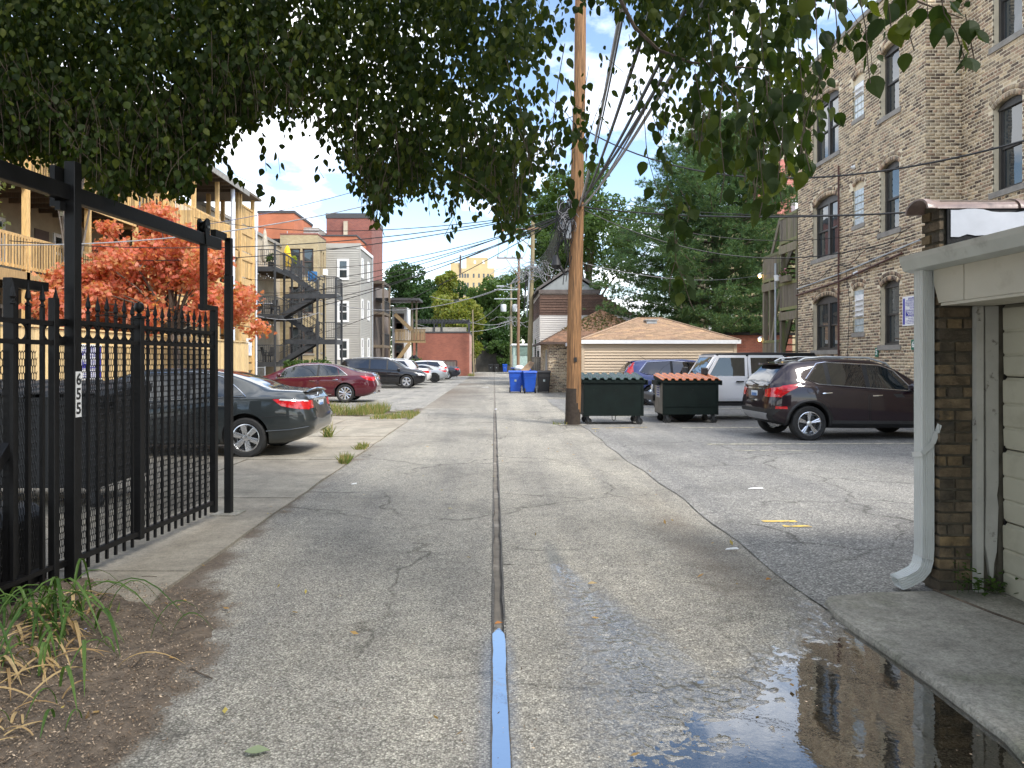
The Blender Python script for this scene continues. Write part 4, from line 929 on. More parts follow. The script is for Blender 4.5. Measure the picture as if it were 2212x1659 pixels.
class Wall:
    """vertical wall: origin o, unit direction u along it, outward normal n; brick courses with holes"""
    def __init__(s, o, u, n): s.o, s.u, s.n = Vector(o), Vector(u), Vector(n)
    def p(s, a, z, d=0): return s.o + s.u*a + Vector((0,0,z)) + s.n*d
    def slabbox(s, mb, a0, a1, z0, z1, d0, d1, mi=None):
        q = [s.p(a, z, d) for d in (d0, d1) for a, z in ((a0,z0),(a1,z0),(a1,z1),(a0,z1))]
        mb.add(q, [(0,3,2,1),(4,5,6,7),(0,1,5,4),(1,2,6,5),(2,3,7,6),(3,0,4,7)], mi)
    def core(s, W, z0, z1, holes, t=.3, d=0):
        """mortar backing with openings cut out"""
        mb = MB(); xs = sorted(set([0, W] + [h[0] for h in holes] + [h[1] for h in holes])); xs = [x for x in xs if 0 <= x <= W]
        for i in range(len(xs)-1):
            a, b = xs[i], xs[i+1]; m = (a+b)/2; zs = [(h[2], h[3]) for h in holes if h[0] < m < h[1]]; zs.sort(); z = z0
            for (p, q) in zs:
                if p > z: s.slabbox(mb, a, b, z, p, d, d-t)
                z = max(z, q)
            if z < z1: s.slabbox(mb, a, b, z, z1, d, d-t)
        return mb
    def bricks(s, W, z0, z1, holes, arches=(), bl=.208, bh=.056, mt=.021, proud=.004, depth=.05, seed=1, corner=True, header_every=6):
        """list of (a0,a1,z0,z1,d) for every brick"""
        r_ = random.Random(seed); out_ = []; k = 0; z = z0+mt/2
        while z + bh <= z1+.01:
            hd = (k % header_every == header_every-1); L = (bl-mt)/2 if hd else bl; a = -(0 if k % 2 == 0 else (L+mt)/2)
            while a < W-.02:
                a0, a1 = max(a, .0), min(a+L, W)
                jit = r_.uniform(-.002,.002)
                segs = [(a0, a1)]
                for h in holes:
                    ns = []
                    for (p, q) in segs:
                        if z+bh > h[2]+.01 and z < h[3]-.01 and q > h[0] and p < h[1]:
                            if p < h[0]: ns.append((p, h[0]))
                            if q > h[1]: ns.append((h[1], q))
                        else: ns.append((p, q))
                    segs = ns
                for (p, q) in segs:
                    if q-p < .025: continue
                    m = (p+q)/2; skip = False
                    for (ac, az, rin, rout, half) in arches:
                        d_ = math.hypot(m-ac, z+bh/2-az)
                        if abs(m-ac) < half+.10 and z > az and rin-.03 < d_ < rout+.01: skip = True
                    if not skip: out_.append((p, q, z+jit, z+bh+jit, proud+r_.uniform(-.002,.002)))
                a += L+mt
            z += bh+mt; k += 1
        return out_
    def brick_verts(s, b, depth=.03):
        p, q, z0, z1, d = b
        return [s.p(a, z, dd) for dd in (d, -depth+d) for a, z in ((p,z0),(q,z0),(q,z1),(p,z1))]
BF = [(0,1,2,3),(0,4,5,1),(1,5,6,2),(2,6,7,3),(3,7,4,0)]
def emit_bricks(parent, lst, n_parts, mat=None, key=None, name='brick'):
    """lst = [(verts8)]: the n_parts largest in the picture become parts, the rest one stuff part"""
    mat = mat or M_brick; org = origin(parent)
    def size(v):
        c = sum(v, Vector())/8; u = U0+c.x/c.y*F if c.y > 1 else 9e9; t = V0-(c.z-H)/c.y*F if c.y > 1 else 9e9
        vis = 0 < u < 2212 and 0 < t < 1659
        return (1 if vis else 0)*(v[1]-v[0]).length/max(c.y,.5)*(1 if key is None else key(c))
    lst = sorted(lst, key=size, reverse=True)
    for v in lst[:n_parts]:
        c = sum(v, Vector())/8; me = bpy.data.meshes.new(name); me.from_pydata([q-c for q in v], [], BF); me.materials.append(mat)
        o = link(name, me, parent); o.location = c-org
    rest = lst[n_parts:]
    if rest:
        V = np.array([[tuple(q) for q in v] for v in rest]).reshape(-1,3); F_ = (np.arange(len(rest))[:,None,None]*8 + np.array(BF)[None]).reshape(-1,4)
        o = np_mesh(name + '_courses' if name == 'brick' else name, V, F_, mat, parent, off=tuple(org)); o['kind'] = 'stuff'
def arch_bricks(wl, ac, az, rin, half, rows=2, h=.10, w=.058, gap=.017, proud=.003):
    out_ = []
    for r_ in range(rows):
        r0 = rin + r_*(h+gap); ang = math.asin(min(.99, half/rin)); n = max(3, int(2*ang*r0/(w+gap)))
        for k in range(n):
            g0 = -ang + 2*ang*(k+.06)/n; g1 = -ang+2*ang*(k+.94)/n
            pts = [(ac+math.sin(g)*rr, az+math.cos(g)*rr) for g, rr in ((g0,r0),(g1,r0),(g1,r0+h),(g0,r0+h))]
            d = proud+rnd.uniform(-.003,.003)
            out_.append([wl.p(a, z, dd) for dd in (d, d-.04) for a, z in pts])
    return out_
def window(parent, wl, a0, a1, z0, z1, frame=None, glass=None, rise=.13, sill=True, mull=1, rec=.13, name='window', sash=.045):
    """double hung sash with an arched head panel; a0..a1 x z0..z1 is the whole opening"""
    frame = frame or M_frame; glass = glass or M_wglass
    f = MB(); zt = z1-rise; fw = .075
    for a in [a0, a1-fw]: wl.slabbox(f, a, a+fw, z0, zt, -rec, -rec-.10)
    wl.slabbox(f, a0, a1, z0, z0+.05, -rec+.01, -rec-.10)
    if rise > 0:      # arched head
        n = 8; c = (a0+a1)/2; hw = (a1-a0)/2
        top = [(a0+(a1-a0)*i/n, zt + rise*(1-((a0+(a1-a0)*i/n-c)/hw)**2)-.004) for i in range(n+1)]
        poly = [(a1, zt-.04), (a0, zt-.04)] + top
        f.prism([wl.p(a, z, -rec+.02) for a, z in poly], wl.n*-.1)
    else: wl.slabbox(f, a0, a1, zt-fw, zt, -rec, -rec-.10)
    w_ = f.build(name, frame, parent)
    step = (a1-a0-2*fw - (mull-1)*.12)/mull
    for i in range(mull):
        b0 = a0+fw+i*(step+.12); b1 = b0+step
        if i: m_ = MB(); wl.slabbox(m_, b0-.12, b0, z0+.05, zt, -rec+.015, -rec-.09); m_.build('mullion', frame, w_)
        zm = (z0+.05+zt)/2
        for (p, q, dd) in ((z0+.05, zm+.02, -.05), (zm-.02, zt, -.02)):
            sfr = MB(); e = -rec+dd
            for (x0,x1,y0,y1) in ((b0,b0+sash,p,q),(b1-sash,b1,p,q),(b0+sash,b1-sash,p,p+sash),(b0+sash,b1-sash,q-sash,q)): wl.slabbox(sfr, x0, x1, y0, y1, e, e-.03)
            sfr.build('sash', frame, w_)
            g = MB(); wl.slabbox(g, b0+sash-.004, b1-sash+.004, p+sash-.004, q-sash+.004, e-.012, e-.02); g.build('pane', glass, w_)
    if sill:
        s_ = MB(); wl.slabbox(s_, a0-.09, a1+.09, z0-.13, z0-.004, .035, -rec-.1); s_.build('sill', M_stone, w_)
    return w_

XB = 10.0; YC, YF = 16.72, 23.75; XN = 10.83; HB = 10.95
bld = thing('apartment_building', 'three-storey blond and dark brick apartment block with arched windows beside the lot', 'building', (XB+5, 19, 0))
W1 = Wall((XB, YF, 0), (0,-1,0), (-1,0,0)); WL1 = YF-YC
W2 = Wall((XB, YC, 0), (1,0,0), (0,-1,0)); WL2 = XN-XB
W3 = Wall((XN, YC, 0), (0,-1,0), (-1,0,0)); WL3 = 11.2  # near wall runs on out of view, that length added for sunlight shade
A = lambda y: YF-y
holes1, arch1, wins = [], [], []
def opening(holes, archs, a0, a1, z0, z1, rise):
    holes.append((a0, a1, z0-.13, z1)); hw = (a1-a0)/2
    if rise > 0: rin = (hw*hw+rise*rise)/(2*rise); archs.append(((a0+a1)/2, z1-rin, rin, rin+.22, hw))
for (z0, z1) in ((7.83,9.58),(4.87,6.62),(1.98,3.62)): opening(holes1, arch1, A(18.70), A(17.82), z0, z1, .14); wins.append((A(18.70), A(17.82), z0, z1, 1))
for (z0, z1) in ((7.68,9.62),(4.72,6.55),(1.9,3.55)): opening(holes1, arch1, A(22.65), A(20.95), z0, z1, .2); wins.append((A(22.65), A(20.95), z0, z1, 2))
gb = [(8.25,9.45),(5.32,6.5),(2.35,3.62)]
for (z0, z1) in gb: opening(holes1, arch1, A(20.12), A(19.52), z0, z1, .09)
holes3, arch3, wins3 = [], [], []
for (z0, z1) in ((8.38,10.4),(5.22,7.15),(2.2,4.1)):
    opening(holes3, arch3, 16.72-15.68, 16.72-14.80, z0, z1, .14); wins3.append((16.72-15.68, 16.72-14.80, z0, z1))
    opening(holes3, arch3, 16.72-13.0, 16.72-11.9, z0, z1, .14); wins3.append((16.72-13.0, 16.72-11.9, z0, z1))
for wl, WL_, hs_ in ((W1, WL1, holes1), (Wall((XB+.3, YC, 0), (1,0,0), (0,-1,0)), WL2-.3, []), (W3, WL3, holes3)):
    wl.core(WL_, 0, HB-.12, hs_).build('wall', M_mortar, bld)
allb = [W1.brick_verts(b) for b in W1.bricks(WL1, 0, HB-.12, holes1, arch1, seed=2)] + [W2.brick_verts(b) for b in W2.bricks(WL2, 0, HB-.12, [], seed=3)] + [W3.brick_verts(b) for b in W3.bricks(7, 0, HB-.12, holes3, arch3, seed=4)]
for wl, ar in ((W1, arch1), (W3, arch3)):
    for (ac, az, rin, ro_, half) in ar: allb += arch_bricks(wl, ac, az, rin, half)
emit_bricks(bld, allb, 300)
for (a0, a1, z0, z1, m) in wins: window(bld, W1, a0, a1, z0, z1, rise=.14 if m == 1 else .2, mull=m)
for (a0, a1, z0, z1) in wins3: window(bld, W3, a0, a1, z0, z1, rise=.14)
for i, (z0, z1) in enumerate(gb):
    a0, a1 = A(20.12), A(19.52); g = MB(); W1.slabbox(g, a0, a1, z0, z1, -.06, -.14); zt = z1-.09
    fr = g.build('glass_block_window', M_mortar, bld)
    nz_ = int((zt-z0)/.195); k3 = 3
    for r_ in range(nz_):
        for q in range(k3):
            if (i == 2 and 2 <= r_ <= 4) or (i == 0 and r_ == 3 and q < 2): continue
            b_ = MB(); W1.slabbox(b_, a0+.012+q*.195, a0+.012+q*.195+.18, z0+.01+r_*.195, z0+.19+r_*.195, -.035, -.08); o = b_.build('glass_block', M_gblock, fr); md = o.modifiers.new('b','BEVEL'); md.width = .012; md.segments = 1
    s_ = MB(); W1.slabbox(s_, a0-.05, a1+.05, z0-.12, z0-.003, .02, -.15); s_.build('sill', M_stone, fr)
    if i != 1:
        v_ = MB(); zb, zn = (z0+.42, 4) if i == 2 else (z0+.60, 2); W1.slabbox(v_, a0+.06, a1-.08, zb, zb+zn*.14+.06, -.03, -.06)
        for k in range(zn): v_.prism([W1.p(a0+.08, zb+.05+k*.14, -.02), W1.p(a1-.1, zb+.05+k*.14, -.02), W1.p(a1-.1, zb+.03+k*.14, .045), W1.p(a0+.08, zb+.03+k*.14, .045)], (0,0,.012))
        v_.build('dryer_vent', white_paint, fr)
# roof, back walls, coping
mb = MB(); mb.box(XB+.3, XB+12, YC+.3, YF, HB-.5, HB-.3); mb.box(XN+.3, XB+12, 5.5, YC+.3, HB-.5, HB-.3); mb.build('roof', pm('roof_felt', (.06,.06,.06), .9), bld)
mb = MB(); mb.box(XB+.3, XB+12, YF-.3, YF, 0, HB-.12); mb.box(XB+11.7, XB+12, 5.5, YF-.3, 0, HB-.12); mb.box(XN+.3, XB+11.7, 5.5, 5.8, 0, HB-.12); mb.build('wall', M_mortar, bld)
mb = MB(); W1.slabbox(mb, -.03, WL1+.05, HB-.12, HB, .05, -.35); W3.slabbox(mb, -.05, WL3, HB-.12, HB, .05, -.35); mb.box(XB-.05+.4, XN+.3, YC-.05, YC+.3, HB-.12, HB-.001); mb.build('coping', M_stone, bld)
# pipes and cables on the facade
M_rust = pm('brown_pipe', (.10,.045,.035), .6, .2, .25, 9)
mb = MB(); mb.tube([W1.p(A(20.83), z, .06) for z in (.2, 3.9, 7.2)], .028, 7); mb.build('standpipe', M_rust, bld, True)
mb = MB(); mb.tube([W1.p(0.0, 3.72, .06), W1.p(A(20.86), 3.86, .06), W1.p(A(17.6), 4.2, .06)], .03, 7); mb.build('conduit', M_rust, bld, True)
mb = MB(); mb.tube([W1.p(0.05, 3.93, .05), W1.p(A(20.7), 4.08, .05), W1.p(A(16.9), 4.4, .05)], .022, 6); mb.build('conduit', galv, bld, True)
mb = MB()
pts = [W1.p(.3+i*.33, 4.0+.10*math.sin(i*1.1)+i*.035, .09) for i in range(20)]; mb.tube(pts, .011, 5)
mb.tube([W1.p(A(20.4), 4.15, .06), W1.p(A(20.2), 3.2, .05), W1.p(A(20.35), 1.4, .05)], .008, 5); mb.build('wiring', cable_black, bld)
mb = MB(); c = W1.p(A(19.9), 3.98, .12)
mb.lathe([(.02,0),(.04,.05),(.10,.16),(.09,.16),(.0,.06)], c, 'x', 14); mb.build('floodlight', white_paint, bld, True)
mb = MB(); mb.lathe([(.02,0),(.04,.05),(.10,.16),(.09,.16),(.0,.06)], W1.p(A(20.05), 6.95, .0)-Vector((.1,0,0)), 'x', 14); mb.build('floodlight', white_paint, bld, True)
# number tags and sign (things of their own, fixed to the wall)
M_green = pm('sign_green', (.02,.16,.09), .5, 0, .1)
M_blue = pm('sign_blue', (.035,.03,.33), .5, 0, .1, 5)
def text_mesh(txt, size, bold=False):
    cu = bpy.data.curves.new('t', 'FONT'); cu.body = txt; cu.size = size; cu.align_x = 'CENTER'; cu.align_y = 'CENTER'; cu.extrude = .0004; cu.resolution_u = 2
    if bold: cu.offset = size*.025
    o = bpy.data.objects.new('t', cu); C.objects.link(o); dg = bpy.context.evaluated_depsgraph_get()
    me = bpy.data.meshes.new_from_object(o.evaluated_get(dg)); bpy.data.objects.remove(o); return me
def put_text(parent, name, txt, size, loc, rot, mat, bold=False):
    me = text_mesh(txt, size, bold); me.name = name; me.materials.clear(); me.materials.append(mat); o = link(name, me, parent); o.location = Vector(loc)-origin(parent); o.rotation_euler = rot; return o
for num, y, z, lb in (('5', 18.82, 1.80, 'small green number tag at the low corner of the single window sill'), ('6', 17.18, 1.96, 'small green number tag on bare brick below the blue notice')):
    T = thing('bay_number_sign', lb, 'sign', (XB-.03, y, z))
    mb = MB(); mb.box(XB-.032, XB-.02, y-.075, y+.075, z-.12, z+.12); mb.build('plate', M_green, T); put_text(T, 'number', num, .2, (XB-.034, y, z), (R(90), 0, R(-90)), white_paint, True)
def blue_sign(T, wl, a0, a1, z0, z1, d=.02, flip=False):
    mb = MB(); wl.slabbox(mb, a0, a1, z0, z1, d+.008, d); mb.build('board', white_paint, T); Wd, Hd = a1-a0, z1-z0
    X = lambda t: (a0+Wd*t); Z = lambda t: z1-Hd*t
    mb = MB(); wl.slabbox(mb, X(.04), X(.15), Z(.06), Z(.95), d+.0115, d+.0082); mb.build('stripe', M_blue, T)
    r_ = random.Random(5); txt = MB(); bands = MB(); inv = MB()
    def row(m, y0, y1, l, r, e):
        x = l
        while x < r-.02:
            k = r_.uniform(.02,.05); wl.slabbox(m, X(x), X(min(x+k, r)), Z(y1), Z(y0), d+e, d+e-.002); x += k+(.012 if r_.random() < .75 else .03)
    for (y0,y1,l,r) in ((.055,.085,.36,.78),(.095,.12,.34,.8),(.14,.165,.24,.95),(.325,.345,.3,.85),(.365,.385,.42,.7),(.40,.425,.45,.72),(.75,.77,.35,.8),(.81,.83,.26,.9),(.86,.88,.2,.95),(.91,.93,.27,.9)): row(txt, y0, y1, l, r, .0115)
    for (y0,y1) in ((.19,.24),(.255,.31),(.45,.485),(.495,.665),(.675,.71)): wl.slabbox(bands, X(.2), X(.96), Z(y1), Z(y0), d+.0115, d+.0082)
    for (y0,y1,l,r) in ((.2,.23,.23,.92),(.265,.30,.22,.94),(.455,.478,.22,.94),(.51,.54,.25,.88),(.555,.585,.30,.8),(.60,.635,.36,.75),(.682,.702,.22,.94)): row(inv, y0, y1, l, r, .0145)
    for q, nm, m_ in ((txt, 'lettering', M_blue), (bands, 'band', M_blue), (inv, 'lettering', white_paint)): q.build(nm, m_, T)['kind'] = 'stuff'
T = thing('parking_sign', 'blue and white parking notice on the brick wall by the downspout', 'sign', (XB, 17.2, 3)); blue_sign(T, W1, A(17.63), A(16.92), 2.42, 3.13)

# ================================================================ TIMBER PORCH AT THE FAR END OF THE BRICK BUILDING
M_oldwood = wood('weathered_timber', (.20,.165,.12), (8,8,.7), dirt=((.14,.15,.05), 1.3, .5, .66))
M_mossy = wood('mossy_timber', (.19,.19,.08), (8,8,.7))
por = thing('timber_porch', 'weathered mossy timber stair porch behind the brick building', 'porch', (11, 25, 0))
def prt(mb, nm, m, p=por): return mb.build(nm, m, p)
PX0, PX1, PY0, PY1, PY2 = 10.0, 11.6, 23.8, 25.3, 26.9
for (x, y, h) in ((PX0+.07,25.2,6.65),(PX0+.07,PY0+.08,6.6),(PX0+.07,26.8,5.2),(PX1,25.2,6.6),(PX1,26.8,5.2),(PX0+.07,26.2,5.2)):
    mb = MB(); mb.box(x-.075,x+.075,y-.075,y+.075,0,h); prt(mb, 'post', M_oldwood)
for (z, y0, y1) in ((3.25,PY0,PY1),(5.55,PY0,PY1),(1.3,PY1,PY2),(4.4,PY1,PY2)):
    mb = MB(); mb.box(PX0-.03,PX0+.03,y0,y1,z-.28,z); prt(mb, 'beam', M_oldwood); mb = MB(); mb.box(PX0+.03,PX1,y0,y1,z-.04,z-.002); prt(mb, 'deck', M_oldwood)
    zt = z+1.02
    mb = MB(); mb.box(PX0-.02,PX0+.05,y0+.02,y1-.02,zt-.1,zt); prt(mb, 'top_rail', M_mossy); mb = MB(); mb.box(PX0-.01,PX0+.04,y0+.02,y1-.02,z+.06,z+.16); prt(mb, 'bottom_rail', M_mossy)
    n = int((y1-y0-.1)/.105)
    for k in range(n): mb = MB(); yy = y0+.06+k*.105; mb.box(PX0+.0,PX0+.022,yy,yy+.085,z+.1,zt-.05); prt(mb, 'baluster', M_oldwood)
for (za, zb, ya, yb, x) in ((1.3,3.25,26.6,25.4,PX0+.5),(3.25,4.4,25.4,26.6,PX0+1.1),(4.4,5.55,26.6,25.4,PX0+.5)):
    for dx in (0, .75): mb = MB(); mb.bar((x+dx,ya,za),(x+dx,yb,zb),.05,.26); prt(mb, 'stringer', M_oldwood)
    for k in range(8): t = (k+.5)/8; mb = MB(); mb.box(x,x+.75,ya+(yb-ya)*t-.12,ya+(yb-ya)*t+.12,za+(zb-za)*t-.02,za+(zb-za)*t+.02); prt(mb, 'tread', M_oldwood)
for (za, zb, ya, yb) in ((1.9,4.1,26.2,25.3),(5.0,6.5,26.3,25.3)): mb = MB(); mb.bar((PX0+.02,ya,za),(PX0+.02,yb,zb),.05,.16); prt(mb, 'handrail', M_oldwood)
mb = MB(); mb.box(PX0+1.5,PX0+1.62,PY0,PY2,0,6.6); prt(mb, 'back_wall', pm('dark_siding', (.07,.065,.055), .8))
mb = MB(); mb.tube([(PX0-.1,25.4,0),(PX0-.1,25.4,5.0)], .035, 8); o = mb.build('drain_pipe', galv, por, True)
M_bulb = emit('lit_bulb', (1,.62,.2), 9)
for i, (y, z, lb) in enumerate(((26.95,4.72,'upper lit yellow bulb on the timber porch'),(26.95,2.35,'lower lit yellow bulb under a white shade on the timber porch'))):
    T = thing('porch_lamp', lb, 'lamp', (PX0-.08, y, z)); mb = MB(); mb.ball((PX0-.08,y,z), .055, 10, 6); mb.build('bulb', M_bulb, T, True)
    mb = MB(); mb.lathe([(.09,.05),(.03,.12),(.0,.13)], (PX0-.08,y,z), 'z', 12); mb.tube([(PX0-.08,y,z+.12),(PX0,y,z+.14)], .01, 5); mb.build('shade', white_paint, T, True)
# flower box with pink flowers on the first rail
T = thing('flower_box', 'window box of pink flowers on the timber porch rail', 'planter', (PX0-.1, 24.5, 4.3))
mb = MB(); mb.prism([(PX0-.2,24.15,4.45),(PX0-.02,24.15,4.45),(PX0-.05,24.15,4.25),(PX0-.17,24.15,4.25)], (0,.7,0)); mb.build('box', M_oldwood, T)
mb = MB(); fl = MB()
for k in range(90):
    p = Vector((PX0-.12+rnd.gauss(0,.06), 24.5+rnd.uniform(-.34,.4), 4.5+abs(rnd.gauss(0,.12)))); a = Vector((rnd.gauss(0,1),rnd.gauss(0,1),rnd.gauss(0,1))).normalized()*.05; b_ = a.orthogonal().normalized()*.03
    (fl if k % 4 == 0 else mb).add([p-a, p+b_, p+a, p-b_], [(0,1,2,3)])
o = mb.build('foliage', leafmat('plant_green', [(.05,.09,.02),(.07,.12,.03),(.04,.07,.02)]), T); o['kind'] = 'stuff'; o = fl.build('flowers', pm('petal_pink', (.7,.28,.33), .7), T); o['kind'] = 'stuff'
T = thing('hanging_basket', 'white hanging pot beside the pink flower box', 'planter', (PX0-.12, 25.1, 4.5)); mb = MB(); mb.lathe([(.0,0),(.10,0),(.13,.2),(.115,.2),(.10,.05)], (PX0-.14,25.1,4.35), 'z', 14); mb.build('pot', white_paint, T, True); mb = MB(); mb.tube([(PX0-.14,25.1,4.55),(PX0-.14,25.1,4.95),(PX0,25.12,5.0)], .006, 4); mb.build('hook', black_iron, T)

# ================================================================ NEAR GARAGE, RIGHT EDGE
M_sofbrick = pm('sooty_brick', (.15,.125,.092), .95, 0, .45, 9, .8, 45, world=True, island=[(.6,.58,.55),(1.1,.95,.75),(.75,.7,.66),(1.5,1.25,.85),(.5,.48,.46)], dirt=((.03,.03,.028), 5, .55, .72))
M_sofmort = pm('sooty_mortar', (.10,.088,.065), .95, 0, .4, 8, .5, 50, world=True)
M_cream = pm('aged_cream_paint', (.52,.49,.41), .6, 0, .08, 2.5, .12, 30, dirt=((.33,.29,.22), 3, .58, .85))
M_door = pm('garage_door_paint', (.48,.455,.36), .5, 0, .08, 1.5, .05, 20, dirt=((.30,.27,.2), 2.2, .5, .8))
M_gut = pm('gutter_metal', (.50,.53,.51), .45, .3, .12, 4, .1, 20, dirt=((.27,.28,.26), 5, .6, .8))
M_spout = pm('downspout_paint', (.60,.62,.61), .42, .15, .05, 4)
M_peel = pm('peeling_paint', (.46,.45,.41), .8, 0, .12, 4, .5, 30, dirt=((.10,.085,.065), 7, .62, .68))
M_felt = pm('black_felt', (.012,.012,.012), .9, 0, .4, 12, .6, 40)
M_terra = pm('glazed_terracotta', (.27,.19,.165), .3, 0, .3, 5, .2, 18, dirt=((.09,.07,.06), 4, .5, .7))
M_flash = pm('flashing', (.5,.51,.54), .45, .2, .1, 5)
gar = thing('garage', 'near garage with cream sectional door, brick pier and tiled parapet', 'garage', (4.5, 3.5, 0))
GX, GY1, GY0 = 3.0, 5.06, 4.86
Wg = Wall((GX, GY1, 0), (0,-1,0), (-1,0,0)); We = Wall((GX, GY0, 0), (1,0,0), (0,-1,0)); Wb = Wall((GX, GY1, 0), (1,0,0), (0,1,0))
mb = MB(); mb.box(GX+.012, 7.5, GY0+.012, GY1-.012, 0, 2.66); mb.build('wall', M_sofmort, gar)
bl_ = [Wg.brick_verts(b) for b in Wg.bricks(.2, 0.02, 2.1, [], seed=6, proud=.003)] + [We.brick_verts(b) for b in We.bricks(.215, .02, 2.0, [], bl=.2, bh=.06, mt=.017, seed=7, proud=.004, header_every=3)]
bl_ += [Wg.brick_verts(b) for b in Wg.bricks(.2, 2.3, 2.62, [], seed=9, proud=.003)]
emit_bricks(gar, bl_, 290, M_sofbrick)
# header panel boards
mb = MB(); z0, z1 = 1.965, 2.24
mb.prism([(GX-.035,GY1-.19,z1),(GX-.035,GY1-.19,z0+.14),(GX-.035,GY1-.245,z0),(GX-.035,4.56,z0),(GX-.035,4.56,z1)], (.06,0,0)); mb.build('header_panel', M_cream, gar)
mb = MB(); mb.prism([(GX-.033,4.555,z1),(GX-.033,4.555,z0),(GX-.033,2.2,z0),(GX-.033,2.2,z1)], (.06,0,0)); mb.build('header_panel', M_cream, gar)
mb = MB(); mb.box(GX-.03, GX+.32, 2.2, 4.80, 1.945, 1.963); mb.build('soffit', M_cream, gar)
# jamb trims
mb = MB(); mb.box(GX+.218, GX+.265, GY0-.045, GY0-.002, .0, 1.944); mb.build('jamb_trim', M_peel, gar)
mb = MB(); n = 14; x0, x1 = GX+.285, GX+.375
mb.prism([(x0,GY0-.03,1.944),(x1,GY0-.03,1.944),(x1,GY0-.03,.75),(x1-.01,GY0-.03,.68),(x1,GY0-.03,.6),(x1-.012,GY0-.03,.3),(x1-.03,GY0-.03,.22),(x1-.035,GY0-.03,.12),(x0+.035,GY0-.03,.14),(x0+.02,GY0-.03,.24),(x0,GY0-.03,.34),(x0+.008,GY0-.03,.7)], (0,.025,0)); mb.build('jamb_board', M_peel, gar)
mb = MB(); mb.box(x1+.002, x1+.03, GY0-.028, GY0-.004, .02, 1.944); mb.box(GX+.266, GX+.40, GY0-.004, GY0+.01, .0, 1.944); mb.build('door_track', M_sofmort, gar)
# sectional door: four ribbed panels in the plane x = GX+.40
DX = GX+.405
for i in range(4):
    z0 = .03+i*.482; z1 = z0+.474; prof = []
    for k, (t, d) in enumerate(((0,.0),(.02,.012),(.27,.016),(.30,.006),(.33,.016),(.60,.018),(.63,.008),(.66,.018),(.95,.02),(.985,.006),(1,.0))): prof.append((DX-d, z0+(z1-z0)*t))
    mb = MB(); mb.prism([(x, 4.805, z) for x, z in prof] + [(DX+.03, 4.805, z1), (DX+.03, 4.805, z0)], (0,-2.6,0)); mb.build('door_panel', M_door, gar)
for z in (.50,.985,1.46): mb = MB(); mb.box(DX-.014, DX-.002, 4.79, 4.803, z-.05, z+.03); mb.build('hinge', black_iron, gar)
mb = MB(); mb.box(GX+.02, GX+.2, 2.0, 2.2, 0, 2.24); mb.build('wall', M_sofmort, gar)
mb = MB(); mb.box(GX+.5, 7.5, 1.2, 1.4, 0, 2.3); mb.box(7.3, 7.5, 1.4, GY0, 0, 2.3); mb.build('wall', M_sofmort, gar)
# gutter along the eave: K profile
prof = [(2.87,2.205),(2.93,2.19),(3.0,2.19),(3.0,2.30),(2.99,2.30),(2.985,2.205),(2.90,2.215),(2.865,2.285),(2.862,2.305),(2.84,2.305),(2.845,2.27)]
mb = MB(); mb.prism([(x, GY1+.0, z) for x, z in prof], (0,-2.9,0)); mb.build('gutter', M_gut, gar)
mb = MB(); mb.prism([(x, GY1+.004, z) for x, z in [(2.87,2.205),(2.93,2.19),(3.0,2.19),(3.0,2.305),(2.84,2.305),(2.845,2.27)]], (0,-.006,0)); mb.build('gutter_end', M_gut, gar)
mb = MB(); mb.prism([(2.90,GY0-.0,2.318),(7.3,GY0-.0,2.50),(7.3,GY0-.0,2.46),(2.90,GY0-.0,2.306)], (0,-3.4,0)); mb.build('roof', M_felt, gar)
# parapet above the end wall: felt upstand, torn white flashing, terracotta coping
n = 40; xs = [3.06+i*(2.2/n) for i in range(n+1)]
mb = MB(); mb.box(3.04, 7.3, GY0-.018, GY0-.001, 2.32, 2.60); mb.build('felt_upstand', M_felt, gar)
top = [2.585+.012*math.sin(i*.7)+rnd.uniform(-.004,.004) for i in range(n+1)]; bot = [2.40+.05*i/n*1.2+.02*math.sin(i*.5)+rnd.uniform(-.013,.013)+(.03 if 6 < i < 12 else 0) for i in range(n+1)]
mb = MB(); mb.prism([(xs[i], GY0-.024, bot[i]) for i in range(n+1)] + [(xs[i], GY0-.024, top[i]) for i in range(n, -1, -1)], (0,.005,0)); mb.build('flashing', M_flash, gar)
for k in range(6):
    x0 = 2.93+k*.62; mb = MB(); N_ = 10; vs = []
    for x, s_ in ((x0-.03,1.12),(x0+.02,1.12),(x0+.045,1.0),(x0+.62,1.0)):
        for rr in (.125, .108):
            vs.append([(x, (GY0+GY1)/2-.0+rr*s_*math.cos(math.pi*(j/N_)), 2.60+rr*s_*.62*math.sin(math.pi*(j/N_))) for j in range(N_+1)])
    base = []
    for r_ in vs: base += r_
    m1 = N_+1; fs = []
    for q in range(3):
        for j in range(N_):
            a0 = q*2*m1; a1 = (q+1)*2*m1; fs.append((a0+j, a0+j+1, a1+j+1, a1+j)); b0 = a0+m1; b1 = a1+m1; fs.append((b0+j+1, b0+j, b1+j, b1+j+1))
        for j in (0, N_): a0 = q*2*m1; fs.append((a0+j, a0+m1+j, a0+3*m1+j, a0+2*m1+j))
    for q in (0, 3):
        for j in range(N_): a0 = q*2*m1; fs.append((a0+j, a0+m1+j, a0+m1+j+1, a0+j+1))
    mb.add(base, fs); mb.build('coping_tile', M_terra, gar, True, 30)
